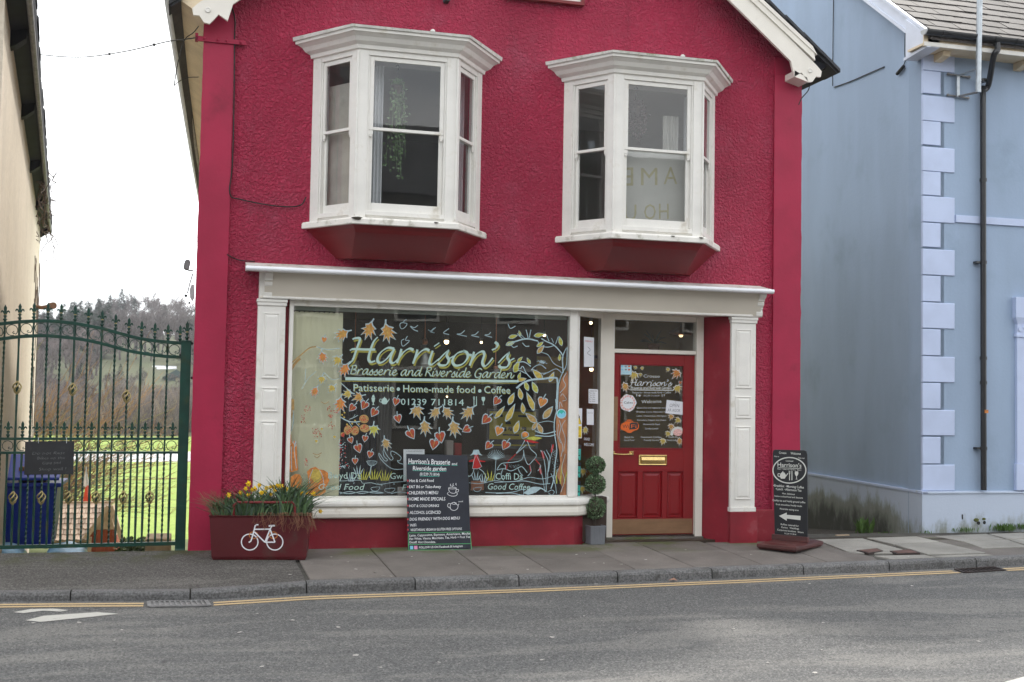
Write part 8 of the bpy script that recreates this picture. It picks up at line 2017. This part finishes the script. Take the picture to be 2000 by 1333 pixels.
# ================================================================== THE PALE BLUE HOUSE
hb = thing('blue_house', 'pale blue rendered house with lighter blue quoins and a brown slate roof', 'house', (12, .6, -.07))
BY = .60; BX = 8.66; EZB = 6.02
TILT = .094; RP = .70
mb = holed_wall(BX, 16, -.15, EZB, [], BY, BY+.3); mb.build('front_wall', M['blue'], hb, recalc=False)
def sx_at(y): return BX+TILT*(y-BY)
RIDGE_Y = 5.1; RIDGE_Z = EZB+RP*(RIDGE_Y-BY)
back = BY+9.0
mb = MB(); mb.prism([(sx_at(BY), BY, -.3), (sx_at(back), back, -1.2), (sx_at(back), back, EZB), (sx_at(RIDGE_Y), RIDGE_Y, RIDGE_Z-.1), (sx_at(BY), BY, EZB-.02)], (.3, 0, 0))
sw = mb.build('side_wall', M['blue'], hb)
# plinths
pz = PY(1804, 961, BY-.02).z
mb = MB(); mb.box(BX-.02, 16, BY-.035, BY+.1, -.2, pz-.02); mb.loft([[(BX-.03, BY-.05, pz-.02), (BX-.03, BY-.05, pz-.005), (BX-.03, BY+.02, pz+.012), (BX-.03, BY+.1, pz+.012), (BX-.03, BY+.1, pz-.02)], [(16, BY-.05, pz-.02), (16, BY-.05, pz-.005), (16, BY+.02, pz+.012), (16, BY+.1, pz+.012), (16, BY+.1, pz-.02)]], 0, True, True); mb.build('plinth', M['blue_plinth'], hb)
mb = MB(); mb.prism([(sx_at(BY)-.03, BY-.036, -.2), (sx_at(back)-.03, back, -1.2), (sx_at(back)-.03, back, pz-.0), (sx_at(BY)-.03, BY-.036, pz-.022)], (.1, 0, 0)); mb.build('plinth', M['blue_plinth'], hb)
mb = MB(); mb.prism([(sx_at(BY)-.04, BY-.05, pz-.022), (sx_at(back)-.04, back, pz-.0), (sx_at(back)-.04, back, pz+.03), (sx_at(BY)-.04, BY-.05, pz+.008)], (.08, 0, 0)); mb.build('plinth_cap', M['blue_pale'], hb)
# quoins, each its own block
q_y = [(96, 138), (140, 183), (188, 236), (238, 283), (288, 334), (336, 381), (384, 433), (436, 482), (487, 536), (539, 588), (591, 640), (643, 693), (696, 745), (748, 797), (800, 849), (853, 904), (907, 957)]
for k, (a, b) in enumerate(q_y):
    z1, z0 = PY(1830, a+1, BY).z, PY(1830, b+2, BY).z; w_ = .455 if k % 2 == 0 else .255
    mb = MB(); x0 = BX-.012; d = .016
    mb.loft([[(x0, BY+.02, z0), (x0+w_, BY+.02, z0), (x0+w_, BY+.02, z1), (x0, BY+.02, z1)], [(x0, BY-d*.65, z0), (x0+w_, BY-d*.65, z0), (x0+w_, BY-d*.65, z1), (x0, BY-d*.65, z1)], [(x0+.006, BY-d, z0+.006), (x0+w_-.006, BY-d, z0+.006), (x0+w_-.006, BY-d, z1-.008), (x0+.006, BY-d, z1-.008)]], 0, True, True)
    mb.build('quoin', M['blue_pale'], hb)
z0, z1 = PY(1900, 437, BY).z, PY(1900, 423, BY).z
mb = MB(); mb.box(BX+.455, 16, BY-.025, BY+.02, z0, z1); mb.build('string_course', M['blue_pale'], hb, bevel=.004)
# window pilaster at the right edge
mb = MB(); xp = 9.965
mb.box(xp, xp+.35, BY-.05, BY+.02, pz+.013, .78); mb.box(xp+.018, xp+.33, BY-.04, BY+.02, .78, 2.36); mb.box(xp+.0, xp+.35, BY-.055, BY+.02, 2.36, 2.40)
mb.box(xp-.02, xp+.37, BY-.075, BY+.02, 2.60, 2.86); pil = mb.build('window_pilaster', M['blue_pale'], hb, bevel=.004)
mb = MB(); mb.loft([[(xp+.012, BY-.045, 2.40), (xp+.338, BY-.045, 2.40), (xp+.338, BY+.02, 2.40), (xp+.012, BY+.02, 2.40)], [(xp+.02, BY-.05, 2.52), (xp+.33, BY-.05, 2.52), (xp+.33, BY+.02, 2.52), (xp+.02, BY+.02, 2.52)], [(xp-.018, BY-.072, 2.60), (xp+.368, BY-.072, 2.60), (xp+.368, BY+.02, 2.60), (xp-.018, BY+.02, 2.60)]], 0, True, True); mb.build('capital', M['blue_pale'], pil)
for k in range(5): 
    m_ = MB(); m_.lathe([(.03-.004*k, 0), (.03-.004*k, -.008)], (xp+.06+.055*k, BY-.05, 2.46+.03*(k % 2)), 10, axis='Y'); m_.build('carved_scroll', M['blue_pale'], pil)
# eaves
GEY = BY-.34
mb = MB(); mb.box(BX-.22, 16, GEY+.02, BY+.0, EZB-.185, EZB-.16); mb.build('soffit', M['soffit'], hb)
mb = MB(); mb.box(BX-.22, 16, GEY, GEY+.022, EZB-.20, EZB-.02); mb.build('fascia_board', M['soffit'], hb)
mb = MB(); mb.box(BX-.22, 16, GEY-.012, GEY-.001, EZB-.20, EZB-.15); mb.build('fascia_bead', M['white_wood'], hb)
for x in (8.85, 10.02, 10.22, 11.4, 11.6):
    m_ = MB(); m_.prism([(x-.05, BY+.01, EZB-.19), (x-.05, BY-.22, EZB-.19), (x-.05, BY-.20, EZB-.25), (x-.05, BY-.06, EZB-.28), (x-.05, BY+.01, EZB-.28)], (.1, 0, 0)); m_.build('eave_bracket', M['soffit'], hb)
def half_gutter(x0, x1, c_y, c_z, r_=.062):
    mb = MB(); loops = []
    for x in (x0, x1):
        L = [(x, c_y+r_*math.cos(a), c_z+r_*math.sin(a)) for a in [math.pi+math.pi*k/10 for k in range(11)]]; L += [(x, c_y+(r_-.008)*math.cos(a), c_z+(r_-.008)*math.sin(a)) for a in [2*math.pi-math.pi*k/10 for k in range(11)]]
        loops.append(L)
    return mb.loft(loops, 0, True, True, False)
gyc, gzc = GEY-.066, EZB-.03
gut = half_gutter(BX-.26, 16, gyc, gzc).build('gutter', M['black_plastic'], hb)
for x in (8.62, 9.36, 9.66, 9.86, 11.2): half_gutter(x, x+.03, gyc, gzc, .069).build('gutter_joint', M['black_plastic'], gut)
mb = MB(); mb.lathe([(.064, 0), (.064, .012)], (BX-.272, gyc, gzc), 14, axis='Y'); 
mb = MB(); mb.prism([(BX-.272, gyc+.063*math.cos(a), gzc+.063*math.sin(a)) for a in [math.pi+math.pi*k/8 for k in range(9)]], (.014, 0, 0)); mb.build('gutter_end', M['lead_gutter'], gut)
# downpipe with swan neck
dxp = PY(1920, 500, BY-.06).x
top = V((PY(1948, 92, gyc).x, gyc, gzc-.06))
pts = catmull([top, top+V((0, 0, -.09)), top+V((-.03, .03, -.16)), V((dxp+.06, BY-.09, EZB-.52)), V((dxp+.005, BY-.065, EZB-.60)), V((dxp, BY-.065, EZB-.72)), V((dxp, BY-.065, 3.2)), V((dxp, BY-.065, pz+.02))], 4)
mb = MB(); mb.tube(pts, .036, 12); dp = mb.build('downpipe', M['black_plastic'], hb)
for zy in (158, 352, 513, 700, 748, 876):
    p = PY(1920, zy, BY-.065); m_ = MB(); m_.lathe([(.044, -.02), (.044, .02)], (dxp, BY-.065, p.z), 12); 
    if zy in (513, 876): m_.box(dxp-.10, dxp-.03, BY-.07, BY-.0, p.z-.012, p.z+.012)
    m_.build('pipe_clip', M['black_plastic'], dp)
p = PY(1922, 804, BY-.1); m_ = MB(); m_.box(dxp-.012, dxp+.040, BY-.106, BY-.06, p.z-.02, p.z+.02); m_.build('orange_tag', M['art_orange'], dp)
# roof bed and slates
def rz(y): return EZB+.0+RP*(y-GEY)
mb = MB(); mb.loft([[(BX-.15+TILT*(y-GEY)*1.0, y, rz(y)-.03), (16, y, rz(y)-.03), (16, y, rz(y)-.10), (BX-.15+TILT*(y-GEY), y, rz(y)-.10)] for y in (GEY-.04, RIDGE_Y)], 0, True, True)
mb.loft([[(sx_at(y)-.12, y, RIDGE_Z+.18-RP*(y-RIDGE_Y)), (16, y, RIDGE_Z+.18-RP*(y-RIDGE_Y)), (16, y, RIDGE_Z+.1-RP*(y-RIDGE_Y)), (sx_at(y)-.12, y, RIDGE_Z+.1-RP*(y-RIDGE_Y))] for y in (RIDGE_Y, back+.2)], 0, True, True)
roofb = mb.build('roof', M['slate'], hb)
gauge = .29; sw_ = .345
cosr = 1/math.sqrt(1+RP*RP); dirU = V((TILT*cosr, cosr, RP*cosr)); nU = V((0, -RP, 1)).normalized()
SL_ = []; cnt = 0
for j in range(13):
    u0 = gauge*j-.03
    k = 0; x = BX-.13+(sw_*.5 if j % 2 else 0)
    first_half = j % 2
    while x < 12.6 and cnt < 300:
        wq = sw_-.006; xl = x
        o0 = V((xl, GEY-.05, rz(GEY-.05)-.01))+dirU*u0
        lift = .010+random.uniform(0, .006)
        if len(SL_) < 6:
            mb = MB(); q = [V((0, 0, 0)), V((wq, 0, 0)), V((wq, 0, 0))+dirU*(gauge*1.35), dirU*(gauge*1.35)]
            dz = [.012+random.uniform(-.003, .003), .012+random.uniform(-.003, .003), -.004, -.004]; up = [p+nU*d_ for p, d_ in zip(q, dz)]; lo = [p+nU*(d_-.012) for p, d_ in zip(q, dz)]
            mb.loft([lo, up], 0, True, True); o = mb.build('slate', M['slate'], roofb, origin=(0, 0, 0)); SL_.append(o)
        else: o = random.choice(SL_).copy(); COL.objects.link(o)
        o.location = o0+nU*(lift-.006)-WLOC[roofb.name]; cnt += 1
        x += sw_
    if first_half:
        o = SL_[0].copy(); COL.objects.link(o); o.scale = (.48, 1, 1); o.location = V((BX-.13, GEY-.05, rz(GEY-.05)-.01))+dirU*u0+nU*.006-WLOC[roofb.name]
# verge boards, white, with boxed foot
def vz(y, dz): return V((BX-.16+TILT*(y-GEY), y, rz(y)+dz))
M['bluewhite'] = mat('pale bluish white verge paint', (.66, .70, .80), .4, .04)
for dz0, dz1, dx, nm in ((-.045, .0, -.03, 'verge_trim'), (-.20, -.05, .0, 'bargeboard'), (-.25, -.20, -.018, 'verge_trim')):
    y1 = RIDGE_Y; mb = MB(); a, b = vz(GEY+(.0 if dz1 > -.1 else .30), 0), vz(y1, 0)
    mb.prism([a+V((dx, 0, dz0)), b+V((dx, 0, dz0)), b+V((dx, 0, dz1)), a+V((dx, 0, dz1))], (.05, 0, 0)); mb.build(nm, M['bluewhite'], hb)
mb = MB(); q = [vz(GEY-.0, -.05), vz(GEY-.0, -.21), V((BX-.16, BY+.12, EZB-.25)), V((BX-.16, BY+.12, rz(BY+.12)-.2)), V((BX-.16, BY+.12, rz(BY+.12)-.05))]
for p in q: p.x = BX-.17
mb.prism(q, (.17, 0, 0)); mb.build('eave_box', M['bluewhite'], hb, bevel=.006)
mb = MB(); mb.prism([V((BX-.19, GEY-.01, EZB-.215)), V((BX-.19, BY+.13, EZB-.255)), V((BX-.19, BY+.13, EZB-.22)), V((BX-.19, GEY-.01, EZB-.18))], (.05, 0, 0)); mb.build('eave_box_trim', M['bluewhite'], hb)
# cables on the side wall
def side_pt(px, py, out=.012):
    pl = Plane((sx_at(BY), BY, 0), (-1, TILT, 0)); return pl.at(px, py, out)
mb = MB(); mb.tube([side_pt(1628, -20), side_pt(1627, 60), side_pt(1626, 168)], .006, 5); mb.tube(catmull([side_pt(1629, 171), side_pt(1660, 160), side_pt(1690, 147), (side_pt(1727, 131))], 4), .008, 5); mb.build('wall_cable', M['cable'], hb)
mb = MB(); mb.tube(catmull([side_pt(1768, 55), side_pt(1767, 100), side_pt(1768, 118), side_pt(1764, 130)], 4), .006, 5); cb = mb.build('wall_cable', M['cable'], hb)
mb = MB(); mb.tube([side_pt(1765, 130, .03), side_pt(1752, 145, .03)], .022, 8); mb.build('cable_plug', M['cable'], cb)
# little slots and vent in the plinth
mb = MB(); p = PY(1880, 1010, BY-.04); mb.box(p.x-.008, p.x+.008, BY-.04, BY-.03, p.z-.03, p.z+.03); mb.build('weep_slot', M['cable'], hb)
t2 = thing('air_vent', 'broken mossy air vent at the foot of the pale blue house', 'vent', PY(1915, 1030, BY-.04))
M['moss'] = mat('olive moss', (.10, .115, .03), .95, .3, 30, bump=.6, bscale=60)
for (a, b, rx) in ((1907, 1016, .035), (1921, 1014, .03)): m_ = MB(); m_.ball(PY(a, b, BY-.035), rx, 10, 6, sq=(1.2, .4, .7)); m_.build('moss_tuft', M['moss'], t2)
for (a, b) in ((1911, 1022), (1922, 1021)): m_ = MB(); m_.lathe([(.022, -.006), (.022, .004)], PY(a, b, BY-.037), 12, axis='Y'); m_.build('hole', M['cable'], t2)
m_ = MB(); a, b = PY(1905, 1040, BY), PY(1932, 1010, BY); m_.box(a.x, b.x, BY-.042, BY-.036, a.z, b.z); m_.build('vent_plate', M['blue_plinth'], t2)
# sign pole on a wall bracket
t = thing('sign_pole', 'galvanised steel pole on a two armed wall bracket on the blue house', 'pole', PY(1911, 180, BY-.45))
YPo = BY-.45
mb = MB(); a, b = PY(1910.5, 181, YPo), PY(1914, -40, YPo); mb.tube([a, b], .034, 14); mb.build('pole', M['galv'], t)
for k, (yy, lx, rx) in enumerate(((147, 1852, 1893), (188, 1851, 1891))):
    pl_, pr_ = PY(lx, yy-2, BY-.03), PY(rx, yy+4, BY-.03); m_ = MB(); m_.tube([pl_, pr_], .012, 6); m_.ball(pl_, .02, 8, 5); m_.ball(pr_, .02, 8, 5); m_.build('wall_bar', M['rust_iron'], t)
    c0 = (pl_+pr_)/2; c1 = PY(1908, 136 if k == 0 else 181, YPo); m_ = MB(); m_.tube([c0, c1], .014, 6); m_.build('arm', M['galv'] if k == 0 else M['rust_iron'], t)
c0, c1 = PY(1870, 149, BY-.04), PY(1872, 191, BY-.04); mb = MB(); mb.box(c0.x-.02, c0.x+.02, BY-.06, BY-.03, c1.z, c0.z); mb.build('bracket_plate', M['galv'], t)
# dark soil strip, weeds
M['weed'] = mat('weed green', (.085, .165, .035), .7, .3, 10)
def weed(px, py, Y, h, n, label, spread=.06):
    c = PY(px, py, Y); rnd = random.Random(int(px)); mb = MB()
    for k in range(n):
        b0 = c+V((rnd.gauss(0, spread), rnd.gauss(0, .02)-.02, 0)); a = rnd.uniform(0, 6.28); L = h*rnd.uniform(.4, 1.1); e = b0+V((math.cos(a)*L*.5, math.sin(a)*L*.3, L)); s_ = V((math.sin(a), -math.cos(a), 0))*L*.10; m1 = (b0+e)/2+V((0, 0, L*.12))
        mb.poly([b0, m1-s_, e, m1+s_])
    o = mb.build('weed', M['weed'], None, recalc=False); tag(o, label, 'weed', 'weeds at the foot of the pale blue house'); 
weed(1686, 1046, 1.3, .22, 40, 'leafy green weed at the foot of the shaded side wall of the blue house', .05)
weed(1808, 1043, BY-.05, .05, 30, 'low green weed at the corner of the blue house', .04)
weed(1880, 1040, BY-.05, .07, 50, 'grassy weed in front of the plinth left of the broken vent', .08)
weed(1960, 1038, BY-.05, .10, 110, 'bright grass tuft at the plinth right of the broken vent', .09)
weed(1725, 1046, 1.0, .06, 25, 'small weed on the soil beside the taller leafy one', .05)
weed(1995, 1034, BY-.05, .08, 60, 'grass tuft at the plinth below the window surround', .06)
mb = MB(); mb.add([(x, y, -.062-.09*max(0, y-.3)+(.01 if y > .3 else 0)) for y in (-.02, .3, .8, 2.0, 4.0, 9) for x in (6.64, 7.2, 7.9, 8.7, 9.3)], [(j*5+i, j*5+i+1, (j+1)*5+i+1, (j+1)*5+i) for j in range(5) for i in range(4)]); setting('soil', mb, M['soil'])
m_ = MB(); p = PZ(1645, 1049, -.06); m_.obox(p+V((0, 0, .02)), V((.09, .01, 0)), V((0, .015, 0)), V((0, 0, .006))); tag(m_.build('stick', M['ph_wood']), 'short pale stick lying on the soil by the blue side wall', 'stick')
# ================================================================== ACROSS THE STREET (seen in the glass)
M['opp_wall'] = mat('grey stone terrace wall', (.22, .20, .18), .85, .2, 1.5, 'World'); M['opp_wall2'] = mat('stone terrace wall', (.17, .155, .135), .85, .1, 1.0, 'World')
for i, (x0, x1, h, mt_, lab) in enumerate(((-13, -3.2, 5.6, M['opp_wall'], 'grey stone terrace house across the street, left'), (-3.2, 6.5, 6.2, M['opp_wall2'], 'brown stone terrace house across the street, opposite the cafe'), (6.5, 17, 5.8, M['opp_wall'], 'grey stone terrace house across the street, right'))):
    t = thing('terrace_house', lab, 'house', ((x0+x1)/2, -17, -.1))
    mb = MB(); mb.box(x0, x1, -25, -16.2, -.1, h); mb.build('wall', mt_, t)
    mb = MB(); mb.prism([(x0, -15.9, h), (x0, -25.3, h), (x0, -20.6, h+2.7)], (x1-x0, 0, 0)); mb.build('roof', M['dark_slate'], t)
    n = 4
    for k in range(n):
        x = x0+(x1-x0)*(k+.5)/n
        for z0 in (.7, 3.3):
            m_ = MB(); m_.box(x-.55, x+.55, -16.22, -16.16, z0, z0+1.5); w_ = m_.build('window', M['white_wood'], t)
            m_ = MB(); m_.box(x-.47, x+.47, -16.17, -16.15, z0+.08, z0+1.42); m_.build('pane', M['black_plastic'], w_)
# ================================================================== HAZE over the valley
HAZE = .00042
mt, nt, out = new_mat('valley haze'); w = NT(nt)
pv = w.n('VolumePrincipled'); pv.inputs['Color'].default_value = (.86, .90, .95, 1); pv.inputs['Density'].default_value = HAZE; pv.inputs['Anisotropy'].default_value = .2
w.link(pv.outputs[0], out.inputs['Volume'])
mb = MB(); mb.box(-430, 430, -95, 720, -5.5, 75); hz = mb.build('haze', mt); tag(hz, kind='stuff', label='thin pale valley haze', cat='haze')
